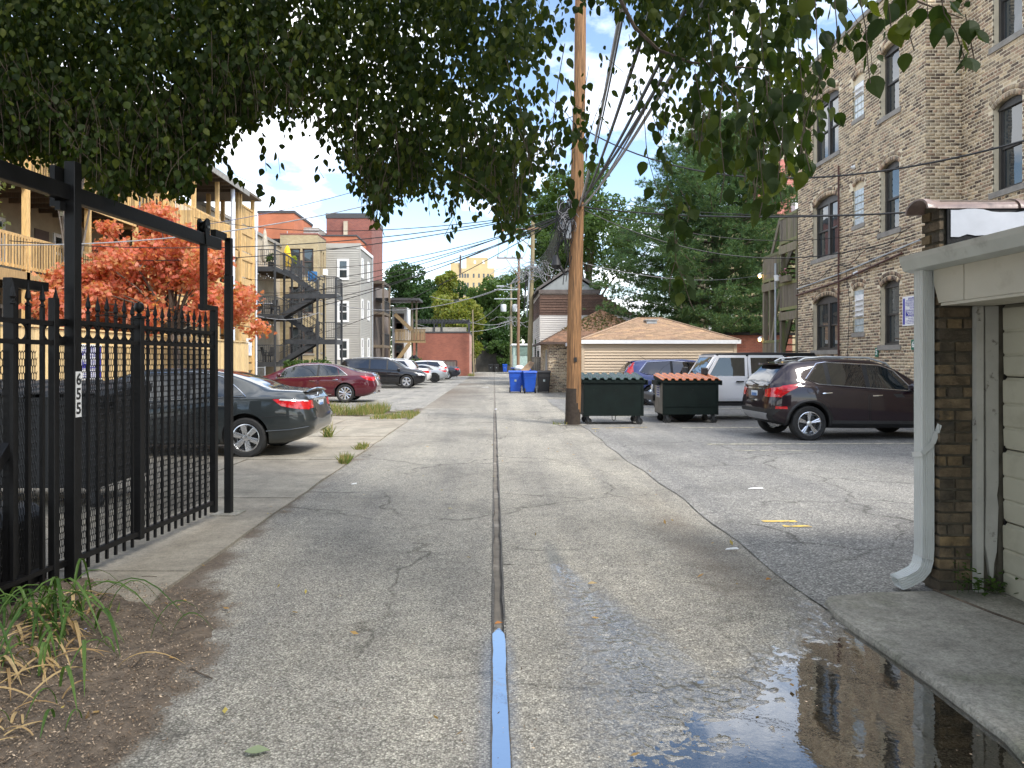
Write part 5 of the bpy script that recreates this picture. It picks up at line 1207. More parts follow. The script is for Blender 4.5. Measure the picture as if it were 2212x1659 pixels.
# downspout: fluted rectangular pipe with elbow and strap
T = thing('downspout', 'pale grey fluted downspout with kicked elbow at the garage corner', 'downspout', (2.93, 4.95, 0))
def flute(c, ax, ay, w_, d_):
    out_ = []; c = Vector(c)
    for (sx_, sy_, L_) in ((1,0,w_),(0,1,d_),(-1,0,w_),(0,-1,d_)):
        nn = 5
        for k in range(nn):
            for t, o_ in ((k/nn, 0), ((k+.25)/nn, 0), ((k+.4)/nn, -.004), ((k+.85)/nn, -.004)):
                if sx_: a = (-.5+t)*w_*sx_; b_ = -sx_*(d_/2+o_)
                else: b_ = (-.5+t)*d_*sy_; a = sy_*(w_/2+o_)
                out_.append(c + ax*a + ay*b_)
    return out_
sec = []; X_ = Vector((1,0,0)); cx, cy = 2.945, 4.945
path = [((cx,cy,2.2), 0), ((cx,cy,.30), 0), ((cx-.004,cy,.235), 12), ((cx-.02,cy,.17), 32), ((cx-.055,cy-.0,.125), 55), ((cx-.13,cy,.085), 66), ((cx-.19,cy,.062), 68)]
for (p, g) in path: sec.append(flute(p, Vector((0,1,0)), Vector((math.cos(R(g)),0,-math.sin(R(g)))), .105, .078))
m = len(sec[0]); mb = MB(); mb.add([v for s_ in sec[:3] for v in s_], [(i*m+k, i*m+(k+1)%m, (i+1)*m+(k+1)%m, (i+1)*m+k) for i in range(2) for k in range(m)]); mb.build('pipe', M_spout, T, True, 20)
mb = MB(); s2 = []
for (p, g) in path[2:]: s2.append(flute(p, Vector((0,1,0)), Vector((math.cos(R(g)),0,-math.sin(R(g)))), .108, .081))
mb.add([v for s_ in s2 for v in s_], [(i*m+k, i*m+(k+1)%m, (i+1)*m+(k+1)%m, (i+1)*m+k) for i in range(len(s2)-1) for k in range(m)]); o = mb.build('elbow', M_spout, T, True, 20); md = o.modifiers.new('s','SOLIDIFY'); md.thickness = .003
mb = MB(); pts = [(cx-.045,cy+.06,.93),(cx-.047,cy-.06,.95),(cx+.02,cy-.062,1.02),(cx+.05,cy-.066,1.1),(cx+.055,cy-.085,1.15)]
for i in range(len(pts)-1): mb.bar(pts[i], pts[i+1], .003, .035, up=(0,0,1))
mb.build('strap', M_spout, T)
# ================================================================ LEFT SIDE BUILDINGS
def brickmat(name, c1, c2, mort, sc=1.0, roughness=.9):
    """far masonry, too distant to tell bricks apart: brick texture laid along the wall"""
    m, nt, b = newmat(name); g = nt.nodes.new('ShaderNodeNewGeometry'); sp = nt.nodes.new('ShaderNodeSeparateXYZ'); nt.links.new(g.outputs['Position'], sp.inputs[0])
    ad = nt.nodes.new('ShaderNodeMath'); ad.operation = 'ADD'; nt.links.new(sp.outputs[0], ad.inputs[0]); nt.links.new(sp.outputs[1], ad.inputs[1])
    cb = nt.nodes.new('ShaderNodeCombineXYZ'); nt.links.new(ad.outputs[0], cb.inputs[0]); nt.links.new(sp.outputs[2], cb.inputs[1])
    br = nt.nodes.new('ShaderNodeTexBrick'); br.inputs['Scale'].default_value = sc; br.inputs['Brick Width'].default_value = .225; br.inputs['Row Height'].default_value = .077; br.inputs['Mortar Size'].default_value = .008
    br.inputs['Color1'].default_value = (*c1,1); br.inputs['Color2'].default_value = (*c2,1); br.inputs['Mortar'].default_value = (*mort,1); br.inputs['Bias'].default_value = -.3
    nt.links.new(cb.outputs[0], br.inputs['Vector'])
    n = noise(nt, g.outputs['Position'], .7, 5); r = ramp(nt, [(.3,(.8,.8,.8)),(.7,(1.15,1.13,1.1))]); nt.links.new(n.outputs['Fac'], r.inputs[0])
    nt.links.new(mul(nt, br.outputs[0], r.outputs[0]), b.inputs['Base Color']); b.inputs['Roughness'].default_value = roughness
    bu = nt.nodes.new('ShaderNodeBump'); bu.inputs['Strength'].default_value = .4; bu.inputs['Distance'].default_value = .01; nt.links.new(br.outputs['Fac'], bu.inputs['Height']); bu.invert = True; nt.links.new(bu.outputs[0], b.inputs['Normal'])
    return m
M_tanbrick = brickmat('tan_brick', (.36,.28,.15), (.46,.38,.22), (.36,.32,.25))
M_redbrick = brickmat('red_brick', (.30,.10,.065), (.22,.07,.05), (.28,.15,.11))
M_orbrick = brickmat('orange_brick', (.48,.15,.07), (.42,.13,.065), (.42,.2,.12))
M_dkbrick = brickmat('brown_brick', (.25,.075,.055), (.16,.05,.045), (.26,.17,.14))
M_beige = pm('beige_render', (.46,.39,.29), .85, 0, .12, 1.2, .2, 20, dirt=((.33,.27,.2), 1.1, .55, .75))
M_siding = pm('greige_siding', (.36,.345,.31), .6, 0, .06, 1.5, island=[(.95,.95,.95),(1.04,1.04,1.03)])
M_fascia = pm('fascia_dark', (.05,.05,.052), .6, 0, .1)
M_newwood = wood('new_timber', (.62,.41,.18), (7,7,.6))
M_fencewood = wood('cedar_boards', (.70,.51,.26), (9,9,.7), isl=.25)
M_shadowwood = wood('shadow_timber', (.14,.11,.08), (7,7,.7))  # dark copy of the timber, shade under the decks put into its colour
M_white_trim = pm('white_trim', (.74,.74,.73), .5, 0, .05)
M_brownframe = pm('brown_trim', (.09,.06,.05), .6, 0, .1)
def simple_window(parent, wl, a0, a1, z0, z1, frame, fw=.12, rec=-.02, glass=None, sill=True):
    """framed double hung window sitting on the wall face"""
    f = MB()
    for (x0,x1,y0,y1) in ((a0-fw,a0,z0-fw,z1+fw),(a1,a1+fw,z0-fw,z1+fw),(a0,a1,z1,z1+fw),(a0,a1,z0-fw,z0)): wl.slabbox(f, x0, x1, y0, y1, .05, -.03)
    w_ = f.build('window', frame, parent); zm = (z0+z1)/2
    for (p, q, d) in ((zm, z1, .015), (z0, zm, -.005)):
        s_ = MB()
        for (x0,x1,y0,y1) in ((a0,a0+.05,p,q),(a1-.05,a1,p,q),(a0+.05,a1-.05,p,p+.05),(a0+.05,a1-.05,q-.05,q)): wl.slabbox(s_, x0, x1, y0, y1, d+.02, d-.01)
        s_.build('sash', frame, w_); g = MB(); wl.slabbox(g, a0+.045, a1-.045, p+.045, q-.045, d+.005, d-.003); g.build('pane', glass or M_wglass, w_)
    return w_
def plainwall(parent, pts, z0, z1, m, t=.25, name='wall'):
    """vertical wall strips through plan points (visible face on the left of the walking direction)"""
    for (a, b) in zip(pts[:-1], pts[1:]):
        a, b = Vector((*a,0)), Vector((*b,0)); d = (b-a).normalized(); n = Vector((-d.y, d.x, 0)); mb = MB()
        mb.prism([a+Vector((0,0,z0)), b+Vector((0,0,z0)), b+Vector((0,0,z1)), a+Vector((0,0,z1))], -n*t); mb.build(name, m, parent)

# ---- block F: beige wall, tan brick bay, greige siding bay
BX, TY, SY, TXR, SXR = -15.4, 52.0, 54.6, -12.7, -10.1
fb = thing('flat_building', 'three-storey rear of flats with beige wall, tan brick bay and taupe siding bay', 'building', (-14, 54, 0))
wA = Wall((BX, TY, 0), (0,-1,0), (1,0,0)); wB = Wall((BX, TY, 0), (1,0,0), (0,-1,0)); wC = Wall((TXR, SY, 0), (0,-1,0), (1,0,0)); wD = Wall((TXR, SY, 0), (1,0,0), (0,-1,0)); wE = Wall((SXR, 60, 0), (0,-1,0), (1,0,0))
def cw(wl, W, z, holes, m, t=.3):
    mb = wl.core(W, 0, z, holes, t); return mb.build('wall', m, fb)
dA = [(5.2,6.0),(7.6,8.5),(10.0,10.9)]
hA = [(a0,a1,z+.02,z+2.1) for z in (1.5,4.5,7.4) for a0, a1 in dA]
cw(wA, 14, 9.75, hA, M_beige); hB = [(.9,1.55,z,z+1.7) for z in (1.9,4.9,7.7)] + [(1.75,2.4,z,z+1.7) for z in (1.9,4.9,7.7)]
hB = [(.65,1.45,z,z+1.9) for z in (2.1,5.0,7.75)] + [(1.6,2.4,z,z+1.9) for z in (2.1,5.0,7.75)]
cw(wB, TXR-BX, 10.65, hB, M_tanbrick); cw(wC, 2.295, 10.65, [(.5,.95,z,z+1.75) for z in (2.2,5.1,7.9)] + [(1.25,1.7,z,z+1.75) for z in (2.2,5.1,7.9)], M_tanbrick)
for (a0,a1,z0,z1) in hA:
    d = MB(); wA.slabbox(d, a0, a1, z0, z1, -.1, -.16); o = d.build('door', M_brownframe if a0 > 6 else M_white_trim, fb); g = MB(); wA.slabbox(g, a0+.12, a1-.12, z0+.5, z1-.15, -.095, -.099); g.build('pane', M_wdark, o)
for (a0,a1,z0,z1) in hB: window(fb, wB, a0, a1, z0, z1, M_brownframe, M_wglass, 0, True, 1, .1)
for z in (2.2,5.1,7.9):
    for a0 in (.5,1.25): window(fb, wC, a0, a0+.45, z, z+1.75, M_brownframe, M_wglass, 0, True, 1, .08)
mb = MB(); wC.slabbox(mb, .55, .93, 7.95, 8.4, .28, -.02); o = mb.build('window_unit', white_paint, fb)
# siding bay: lapped boards, each one a part
hD = []
wD.core(SXR-TXR, 0, 10.4, [], .2, -.03).build('wall', M_siding, fb); wE.core(5.165, 0, 10.3, [], .2, -.03).build('wall', M_siding, fb)
def lap(parent, wl, W, z0, z1, expo, m, top=None, name='siding_board', a0=0.):
    z = z0
    while z < z1-.01:
        zz_ = min(z+expo, z1); mb = MB(); b0, b1 = a0, W
        if top: b0, b1 = top((z+zz_)/2)
        if b1-b0 > .05:
            q = [wl.p(b0, z, -.055), wl.p(b1, z, -.055), wl.p(b1, z, 0), wl.p(b0, z, 0), wl.p(b0, zz_+.006, -.055), wl.p(b1, zz_+.006, -.055), wl.p(b1, zz_+.006, -.042), wl.p(b0, zz_+.006, -.042)]
            mb.add(q, [(3,2,6,7),(0,1,2,3),(0,3,7,4),(1,5,6,2),(4,7,6,5)]); mb.build(name, m, parent)
        z += expo
lap(fb, wD, SXR-TXR-.06, .4, 10.1, .135, M_siding); lap(fb, wE, 5.34, .4, 10.0, .135, M_siding)
mb = MB(); wD.slabbox(mb, SXR-TXR-.06, SXR-TXR+.01, .3, 10.3, .012, -.04); wE.slabbox(mb, 5.34, 5.41, .3, 10.2, .012, -.04); mb.build('corner_trim', M_siding, fb)
mb = MB(); wD.slabbox(mb, -.02, SXR-TXR+.02, 10.1, 10.45, .02, -.3); mb.build('parapet', M_siding, fb)
mb = MB(); wE.slabbox(mb, -.1, 5.4, 10.05, 10.28, .06, -.3); mb.build('eave', M_white_trim, fb)
for z in (1.75,4.6,7.8): simple_window(fb, wD, .98, 1.62, z, z+1.35, M_white_trim)
for z in (1.9,4.9,8.0):
    simple_window(fb, wE, 4.35, 4.85, z, z+1.3, M_white_trim, .1); simple_window(fb, wE, 1.6, 2.2, z, z+1.4, M_white_trim, .1)
mb = MB(); mb.tube([(SXR+.07,59.7,.2),(SXR+.07,59.7,10.1)], .05, 6); mb.build('downspout', galv, fb)
mb = MB(); wA.slabbox(mb, -.02, 14, 9.75, 9.95, .12, -.3); mb.build('cornice', M_stone, fb); mb = MB(); wB.slabbox(mb, -.02, 2.73, 10.65, 10.75, .03, -.3); wC.slabbox(mb, 0, 2.29, 10.65, 10.75, .03, -.3); mb.build('coping', M_dkbrick, fb)
mb = MB(); mb.box(-30, BX-.3, 38, 52, 9.2, 9.5); mb.box(-30, TXR-.3, 52.2, 54.6, 10.2, 10.4); mb.box(-30, SXR-.3, 54.7, 60, 9.9, 10.1); mb.build('roof', M_felt, fb)
mb = MB(); mb.box(-30, -29.7, 38, 60, 0, 9.5); mb.box(-29.7, BX-.3, 38, 38.3, 0, 9.5); mb.box(-29.7, SXR-.3, 59.7, 60, 0, 10); mb.build('wall', M_beige, fb)
# penthouse boxes, tower, dish, on the roofs behind
def block(name, label, x0, x1, y0, y1, z0, z1, m, cap=M_fascia, caph=.22, over=.06):
    T = thing(name, label, 'building', ((x0+x1)/2, y0, z0)); mb = MB(); mb.box(x0, x1, y0, y1, z0, z1-caph); mb.build('wall', m, T); mb = MB(); mb.box(x0-over, x1+over, y0-over, y1+over, z1-caph+.002, z1); mb.build('roof_cap', cap, T); return T
block('brick_penthouse', 'bright orange brick penthouse with dark roof edge above the beige wall', -19.6, -16.6, 60.0, 66, 0, 14.05, M_orbrick)
T = block('brick_penthouse', 'low orange brick block behind the taupe siding bay', -15.0, -11.6, 61.0, 66, 0, 12.2, M_orbrick, M_fascia, .12)
T = block('brick_tower', 'tall brown-red brick tower with dark cap, highest on the left', -15.2, -11.1, 65.5, 72, 0, 14.95, M_dkbrick, M_fascia, .45)
mb = MB(); mb.box(-13.6, -13.25, 65.25, 65.49, 12.0, 14.2); mb.build('flue', M_beige, T)
T = thing('roof_shed', 'grey slatted rooftop shed beside the orange penthouse', 'shed', (-16.4, 63, 9)); mb = MB(); mb.box(-17.6, -15.3, 63, 66, 9.5, 13.2); mb.build('body', pm('shed_grey', (.3,.28,.25), .8), T)
for k in range(12): mb = MB(); mb.box(-17.65, -15.25, 62.93, 62.995, 10.0+k*.26, 10.16+k*.26); mb.build('slat', pm('shed_slat', (.42,.41,.40), .7), T)
T = thing('satellite_dish', 'small white satellite dish at the foot of the orange penthouse', 'dish', (-17.1, 59.7, 11.4)); mb = MB(); mb.lathe([(.0,.0),(.2,.03),(.38,.12),(.37,.13),(.2,.045),(0,.02)], (0,0,0), 'y', 18); d = mb.build('dish', white_paint, T, True); d.location = (0,0,.9); d.rotation_euler = (R(25),0,R(200)); mb = MB(); mb.tube([(-17.1,59.7,11.0),(-17.1,59.75,12.3)], .03, 5); mb.build('mast', galv, T)

# ---- black steel decks with stair tower
st = thing('steel_stair', 'black steel rear decks with zigzag stair tower against the beige flats', 'fire stair', (-13, 46, 0))
DX0, DX1, DY0, DY1 = -15.35, -13.65, 45.0, 50.6
def sp_(mb, nm, m=dark_steel): return mb.build(nm, m, st)
LV = (1.5, 4.5, 7.45)
for (x, y, h) in ((DX1,DY0,8.9),(DX1,DY0+2.0,8.6),(DX1,DY0+3.8,8.4),(DX1,DY1,8.4),(-11.0,DY0,6.6),(-11.0,DY0+1.7,6.6),(-9.85,DY0,6.75),(-9.85,DY0+1.7,6.6),(-12.9,DY0+3.4,8.3)):
    mb = MB(); mb.box(x-.06,x+.06,y-.06,y+.06,0,h); sp_(mb, 'post')
def rail(a, b, z, h=1.05, sp=.13, name='railing'):
    a, b = Vector((*a, z)), Vector((*b, z)); mb = MB(); U = Vector((0,0,1)); mb.bar(a+U*h, b+U*h, .05, .05); mb.bar(a+U*.1, b+U*.1, .035, .035); n = max(1, int((b-a).length/sp))
    o = sp_(mb, name)
    for k in range(n+1): p = a+(b-a)*k/n; mb = MB(); mb.bar(p+U*.1, p+U*h, .018); bal(mb, o)
    return o
def bal(mb, o): return mb.build('baluster', dark_steel, o)
for z in LV:
    mb = MB(); mb.box(DX0, DX1, DY0-.04, DY0+.04, z-.30, z); sp_(mb, 'beam'); mb = MB(); mb.box(DX1-.04, DX1+.04, DY0+.04, DY1, z-.30, z); sp_(mb, 'beam')
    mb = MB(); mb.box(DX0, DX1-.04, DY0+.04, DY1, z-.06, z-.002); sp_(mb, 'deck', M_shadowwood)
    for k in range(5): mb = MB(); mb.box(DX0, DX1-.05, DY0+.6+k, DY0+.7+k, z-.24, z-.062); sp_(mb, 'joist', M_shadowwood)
    rail((DX0,DY0),(DX1,DY0), z); rail((DX1,DY0),(DX1,DY1), z, sp=.2)
# stair flights: from landing levels along x between posts; landings at the right
for zl in (2.9, 5.75):
    for (x0,x1,y0,y1) in ((-13.0,-9.85,DY0,DY0+1.7),): 
        mb = MB(); mb.box(x0, x1, y0-.04, y0+.04, zl-.30, zl); sp_(mb, 'beam'); mb = MB(); mb.box(x1-.04, x1+.04, y0+.04, y1, zl-.30, zl); sp_(mb, 'beam'); mb = MB(); mb.box(-11.0, x1-.04, y0+.04, y1, zl-.06, zl-.002); sp_(mb, 'landing', M_shadowwood)
    rail((-11.0,DY0),(-9.85,DY0), zl); rail((-9.85,DY0),(-9.85,DY0+1.7), zl)
def flight(xa, za, xb, zb, y, w_=.85):
    for dy in (0, w_): mb = MB(); mb.bar((xa,y+dy,za-.1),(xb,y+dy,zb-.1),.06,.28); sp_(mb, 'stringer')
    n = 9
    for k in range(n): t = (k+.5)/n; mb = MB(); mb.box(xa+(xb-xa)*t-.13, xa+(xb-xa)*t+.13, y, y+w_, za+(zb-za)*t-.02, za+(zb-za)*t+.02); sp_(mb, 'tread')
    for dy in (0, w_):
        U = Vector((0,0,1)); a, b = Vector((xa,y+dy,za)), Vector((xb,y+dy,zb)); mb = MB(); mb.bar(a+U*1.0, b+U*1.0, .045); mb.bar(a+U*.55, b+U*.55, .03); sp_(mb, 'handrail')
        for k in range(12): p = a+(b-a)*(k+.5)/12; mb = MB(); mb.bar(p, p+U*1.0, .018); sp_(mb, 'baluster')
flight(-13.4, 1.5, -11.05, 2.9, DY0+.06); flight(-11.05, 2.9, -13.3, 4.5, DY0+.95); flight(-13.2, 4.5, -11.05, 5.75, DY0+.06); flight(-11.05, 5.75, -13.4, 7.45, DY0+.95)
# furniture on the decks
M_wicker = pm('dark_wicker', (.03,.03,.032), .7, 0, .3, 40, .5, 80)
def patio_chair(x, y, z, rz, lb):
    T = thing('patio_chair', lb, 'chair', (0,0,0), 0, 'patio chairs on the steel decks')
    mb = MB(); mb.box(-.28,.28,-.28,.28,.36,.42); mb.build('seat', M_wicker, T); mb = MB(); mb.prism([(-.26,.26,.42),(.26,.26,.42),(.22,.36,.95),(-.22,.36,.95)], (0,.04,0)); mb.build('backrest', M_wicker, T)
    for sx_ in (-.26,.26):
        mb = MB(); mb.box(sx_-.02,sx_+.02,-.26,.28,.58,.62); mb.build('arm', M_wicker, T)
        for sy_ in (-.25,.25): mb = MB(); mb.box(sx_-.02,sx_+.02,sy_-.02,sy_+.02,0,.58 if sy_ < 0 else .6); mb.build('leg', M_wicker, T)
    T.location = (x, y, z); T.rotation_euler = (0,0,rz)
patio_chair(-14.9,45.7,4.5,.4,'dark wicker chair at the left end of the middle steel deck'); patio_chair(-14.1,45.6,4.5,-.5,'dark wicker chair beside the corner post of the middle steel deck'); patio_chair(-14.2,47.0,4.5,1.8,'dark wicker chair deeper on the middle steel deck'); patio_chair(-14.2,45.7,1.5,-.3,'dark chair near the corner post of the lowest steel deck'); patio_chair(-14.6,46.6,1.5,2.2,'dark chair behind the table on the lowest steel deck')
for (x, y, z, lb) in ((-14.9,45.6,1.5,'black patio table on the lowest steel deck'),(-14.5,46.2,4.5,'black patio table with pale cloth on the middle steel deck')):
    T = thing('patio_table', lb, 'table', (x,y,z)); mb = MB(); mb.box(x-.45,x+.45,y-.4,y+.4,z+.70,z+.73); mb.build('tabletop', dark_steel if z < 2 else pm('pale_cloth', (.6,.62,.68), .8), T)
    for a in (-.4,.4):
        for b in (-.35,.35): mb = MB(); mb.box(x+a-.02,x+a+.02,y+b-.02,y+b+.02,z,z+.70); mb.build('leg', dark_steel, T)
for (x, y, z, h, m, lb) in ((-14.65,46.2,7.45,2.5,pm('canvas_beige',(.42,.37,.29),.85),'closed beige parasol on the top steel deck'),(-13.9,48.6,7.45,1.9,pm('canvas_yellow',(.75,.48,.02),.8),'closed yellow parasol on the top steel deck')):
    T = thing('closed_parasol', lb, 'parasol', (x,y,z)); mb = MB(); mb.tube([(x,y,z),(x,y,z+h+.1)], .025, 6); mb.build('pole', galv, T)
    n = 12; mb = MB(); vs = []
    for (rr, zz_) in ((.16,.45),(.22,.7),(.20,1.2),(.15,1.6),(.06,h-.05),(.01,h)):
        vs += [(x+rr*(1+.25*(k%2))*math.cos(2*math.pi*k/n), y+rr*(1+.25*(k%2))*math.sin(2*math.pi*k/n), z+zz_) for k in range(n)]
    mb.add(vs, [(i*n+k,i*n+(k+1)%n,(i+1)*n+(k+1)%n,(i+1)*n+k) for i in range(5) for k in range(n)]); mb.build('canopy', m, T, True)
T = thing('blue_towel', 'blue cloth hung over the top stair railing', 'towel', (-11.8,46.9,6.7)); mb = MB(); mb.prism([(-12.1,46.95,6.75),(-11.5,46.95,6.7),(-11.48,46.95,7.36),(-12.08,46.95,7.42)], (0,-.02,0)); mb.build('cloth', pm('cloth_blue', (.04,.16,.36), .8), T)
M_plant = leafmat('plant_green', [(.05,.09,.02),(.07,.12,.03),(.04,.07,.02)])
def leaf_ball(parent, name, c, rad, n, size, mat, squash=1., kind='stuff', seed=0, flat=False):
    r_ = np.random.default_rng(seed+7); d = r_.normal(size=(n,3)); d /= np.linalg.norm(d, axis=1)[:,None]; rr = rad*r_.random(n)**.4
    c_ = np.asarray(c)+d*rr[:,None]*np.array([1,1,squash]); return leaf_quads(parent, name, c_, size, mat, r_, kind, off=tuple(origin(parent)) if parent else None)
def leaf_quads(parent, name, cen, size, mat, r_, kind='stuff', off=None, aspect=.55, down=0.):
    """one folded four-cornered leaf at every centre"""
    n = len(cen); a = r_.normal(size=(n,3)); a[:,2] -= down; a /= np.linalg.norm(a, axis=1)[:,None]; b = r_.normal(size=(n,3)); b -= a*(a*b).sum(1)[:,None]; b /= np.linalg.norm(b, axis=1)[:,None]
    s_ = size*(.7+.6*r_.random(n))[:,None]
    V = np.stack([cen-a*s_*.5, cen+b*s_*aspect*.5, cen+a*s_*.5, cen-b*s_*aspect*.5], 1).reshape(-1,3)
    F_ = np.arange(n*4).reshape(-1,4); o = np_mesh(name, V, F_, mat, parent, off=off)
    if kind: o['kind'] = kind
    return o
for (x, y, z, r_, lb) in ((-14.0,45.3,7.45,.35,'potted green plant at the corner of the top steel deck'),(-13.75,49.4,7.9,.3,'round yellow-green plant farther back on the top steel deck')):
    T = thing('potted_plant', lb, 'plant', (x,y,z)); mb = MB(); mb.lathe([(0,0),(.16,0),(.2,.3),(.0,.3)], (x,y,z), 'z', 12); mb.build('pot', black_plastic, T, True); leaf_ball(T, 'foliage', (x,y,z+.55), r_, 160, .16, M_plant if z < 7.6 else leafmat('plant_lime', [(.2,.26,.03),(.28,.3,.04)]), 1, 'stuff', int(x*10)%97)
# strings of small lights under the decks
for (z, lb) in ((7.05,'string of small pale bulbs under the top steel deck'),(4.1,'string of small pale bulbs under the middle steel deck')):
    T = thing('string_lights', lb, 'string lights', (-14.5,45.3,z)); mb = MB(); pts = [(DX0+.1+(DX1-DX0-.2)*i/14, 45.25+.2*math.sin(i), z-.25*math.sin(math.pi*(i%5)/5)) for i in range(15)]; mb.tube(pts, .008, 4); mb.build('cord', cable_black, T)
    for p in pts: mb = MB(); mb.ball((p[0],p[1],p[2]-.05), .035, 6, 4); mb.build('bulb', white_paint, T)
# hedge and shrubs at the foot
for (x0, x1, y, h, lb) in ((-12.6,-9.9,43.6,1.55,'clipped green hedge below the stair tower'),(-9.6,-8.1,56.5,1.55,'broad-leaved shrub at the foot of the siding bay'),(-7.8,-6.2,62.5,1.6,'loose green shrub behind the pale parked cars')):
    T = thing('hedge' if x0 < -12 else 'shrub', lb, 'shrub', ((x0+x1)/2,y,0)); n = 1400; g_ = np.random.default_rng(int(h*100+x0*7)%1000)
    c_ = np.stack([g_.uniform(x0,x1,n), y+g_.uniform(-.5,.5,n), h*g_.random(n)**.5+g_.normal(0,.08,n)], 1); leaf_quads(T, 'foliage', c_, .2, leafmat('hedge_green', [(.04,.08,.02),(.06,.11,.03),(.09,.14,.04)]), g_, 'stuff', tuple(T.location))
T = thing('chain_link_fence', 'short chain link fence beside the timber porch end', 'fence', (-13.2,40.2,0))
for x in (-14.2,-12.75): mb = MB(); mb.tube([(x,40.2,0),(x,40.2,1.25)], .03, 6); mb.build('post', galv, T)
mb = MB(); mb.tube([(-14.2,40.2,1.2),(-12.75,40.2,1.2)], .02, 5); mb.build('top_rail', galv, T); mb = MB()
for k in range(18):
    for s_ in (1,-1):
        x = -14.2+k*.08; x2 = x+s_*1.1; 
        a, b = (x,1.15), (x2,.05)
        if x2 > -12.75: t = (-12.75-x)/(x2-x); b = (-12.75, 1.15-1.1*t)
        if x2 < -14.2: t = (-14.2-x)/(x2-x); b = (-14.2, 1.15-1.1*t)
        mb.bar((a[0],40.2,a[1]),(b[0],40.2,b[1]),.006)
o = mb.build('mesh', galv, T); o['kind'] = 'stuff'

# ---- timber porches along the left (new yellow timber, three storeys)
M_porchwall = pm('porch_back_wall', (.33,.28,.2), .9, 0, .2, 1.5, .3, 15, world=True)
def porch_section(T, X, Xb, y0, y1, floors, roofz, bay, ends=(True, True), pick=.135, wpost=.16, back=True):
    n = max(1, round((y1-y0)/bay)); ys = [y0+(y1-y0)*i/n for i in range(n+1)]
    for y in ys:
        mb = MB(); mb.box(X-wpost/2,X+wpost/2,y-wpost/2,y+wpost/2,0,roofz); mb.build('post', M_newwood, T)
    for z in floors:
        mb = MB(); mb.box(X+.03,X+.08,y0-.1,y1+.1,z-.32,z+.02); mb.build('beam', M_newwood, T)
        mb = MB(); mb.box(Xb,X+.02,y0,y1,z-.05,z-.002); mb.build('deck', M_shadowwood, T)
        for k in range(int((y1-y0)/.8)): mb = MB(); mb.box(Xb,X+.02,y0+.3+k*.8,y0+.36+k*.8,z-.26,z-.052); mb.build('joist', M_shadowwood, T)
        mb = MB(); mb.box(X+.0,X+.09,y0,y1,z+1.0,z+1.09); mb.build('top_rail', M_newwood, T); mb = MB(); mb.box(X+.02,X+.07,y0,y1,z+.1,z+.19); mb.build('bottom_rail', M_newwood, T)
        k = int((y1-y0)/pick)
        for i in range(k): y = y0+pick*(i+.5); mb = MB(); mb.box(X+.075,X+.105,y-.025,y+.025,z+.08,z+1.06); mb.build('baluster', M_newwood, T)
        for e, y in zip(ends, (y0, y1)):
            if not e: continue
            mb = MB(); mb.box(Xb+.3,X,y-.02,y+.04,z+1.0,z+1.09); mb.box(Xb+.3,X,y,y+.03,z+.1,z+.19); mb.build('side_rail', M_newwood, T)
            mb = MB(); mb.box(Xb+.1,X-.05,y-.03,y+.03,z-.32,z-.0); mb.build('side_beam', M_newwood, T)
            for i in range(int((X-Xb-.3)/pick)): x = Xb+.35+i*pick; mb = MB(); mb.box(x-.025,x+.025,y-.015,y+.015,z+.19,z+1.0); mb.build('baluster', M_newwood, T)
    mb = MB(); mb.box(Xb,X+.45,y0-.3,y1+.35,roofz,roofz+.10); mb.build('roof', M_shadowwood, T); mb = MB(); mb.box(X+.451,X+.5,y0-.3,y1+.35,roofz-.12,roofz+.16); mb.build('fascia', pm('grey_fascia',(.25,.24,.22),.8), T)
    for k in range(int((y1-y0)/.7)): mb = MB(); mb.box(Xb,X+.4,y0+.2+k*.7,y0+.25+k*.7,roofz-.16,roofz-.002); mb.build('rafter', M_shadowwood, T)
    if back:
        mb = MB(); mb.box(Xb-.3,Xb,y0-.2,y1+.1,0,roofz+.2); mb.build('wall', M_porchwall, T); wl = Wall((Xb,y1,0),(0,-1,0),(1,0,0))
        for z in floors:
            for i in range(n):
                a = (y1-y0)*(i+.5)/n; simple_window(T, wl, a-.55, a-.05, z+.7, z+2.0, M_white_trim, .08); d = MB(); wl.slabbox(d, a+.3, a+1.1, z, z+2.05, .03, -.01); d.build('door', M_brownframe, T)
P1 = thing('timber_porch', 'yellow timber back porches, the nearer run left of the red maple', 'porch', (-14, 22, 0))
porch_section(P1, -14.0, -16.2, 15.0, 28.2, (1.35,4.2,7.1), 9.9, 3.3)
P2 = thing('timber_porch', 'yellow timber back porches projecting beyond the red maple with white downspouts', 'porch', (-13, 34, 0))
porch_section(P2, -13.0, -16.2, 28.6, 36.6, (1.35,4.2,7.1), 10.1, 2.65)
P3 = thing('timber_stair', 'narrow timber stair tower at the end of the yellow porches', 'stair', (-13, 38, 0))
for x, y, h in ((-13,36.95,10.2),(-13,38.9,10.2),(-14.6,38.9,10.2),(-14.6,36.95,10.2)): mb = MB(); mb.box(x-.09,x+.09,y-.09,y+.09,0,h); mb.build('post', M_newwood, P3)
for z in (1.42,2.95,4.3,5.85,7.2,8.6):
    mb = MB(); mb.box(-13.06,-12.96,36.8,39.1,z-.34,z); mb.build('beam', M_newwood, P3); mb = MB(); mb.box(-14.6,-13.07,37.9 if int(z*10)%3 else 36.9,39.0,z-.05,z-.002); mb.build('landing', M_shadowwood, P3)
    mb = MB(); mb.box(-13.03,-12.95,36.9,39.0,z+.95,z+1.05); mb.build('top_rail', M_newwood, P3)
    for k in range(15): y = 37.0+k*.135; mb = MB(); mb.box(-13.02,-12.99,y-.045,y+.045,z+.08,z+.96); mb.build('baluster', M_newwood, P3)
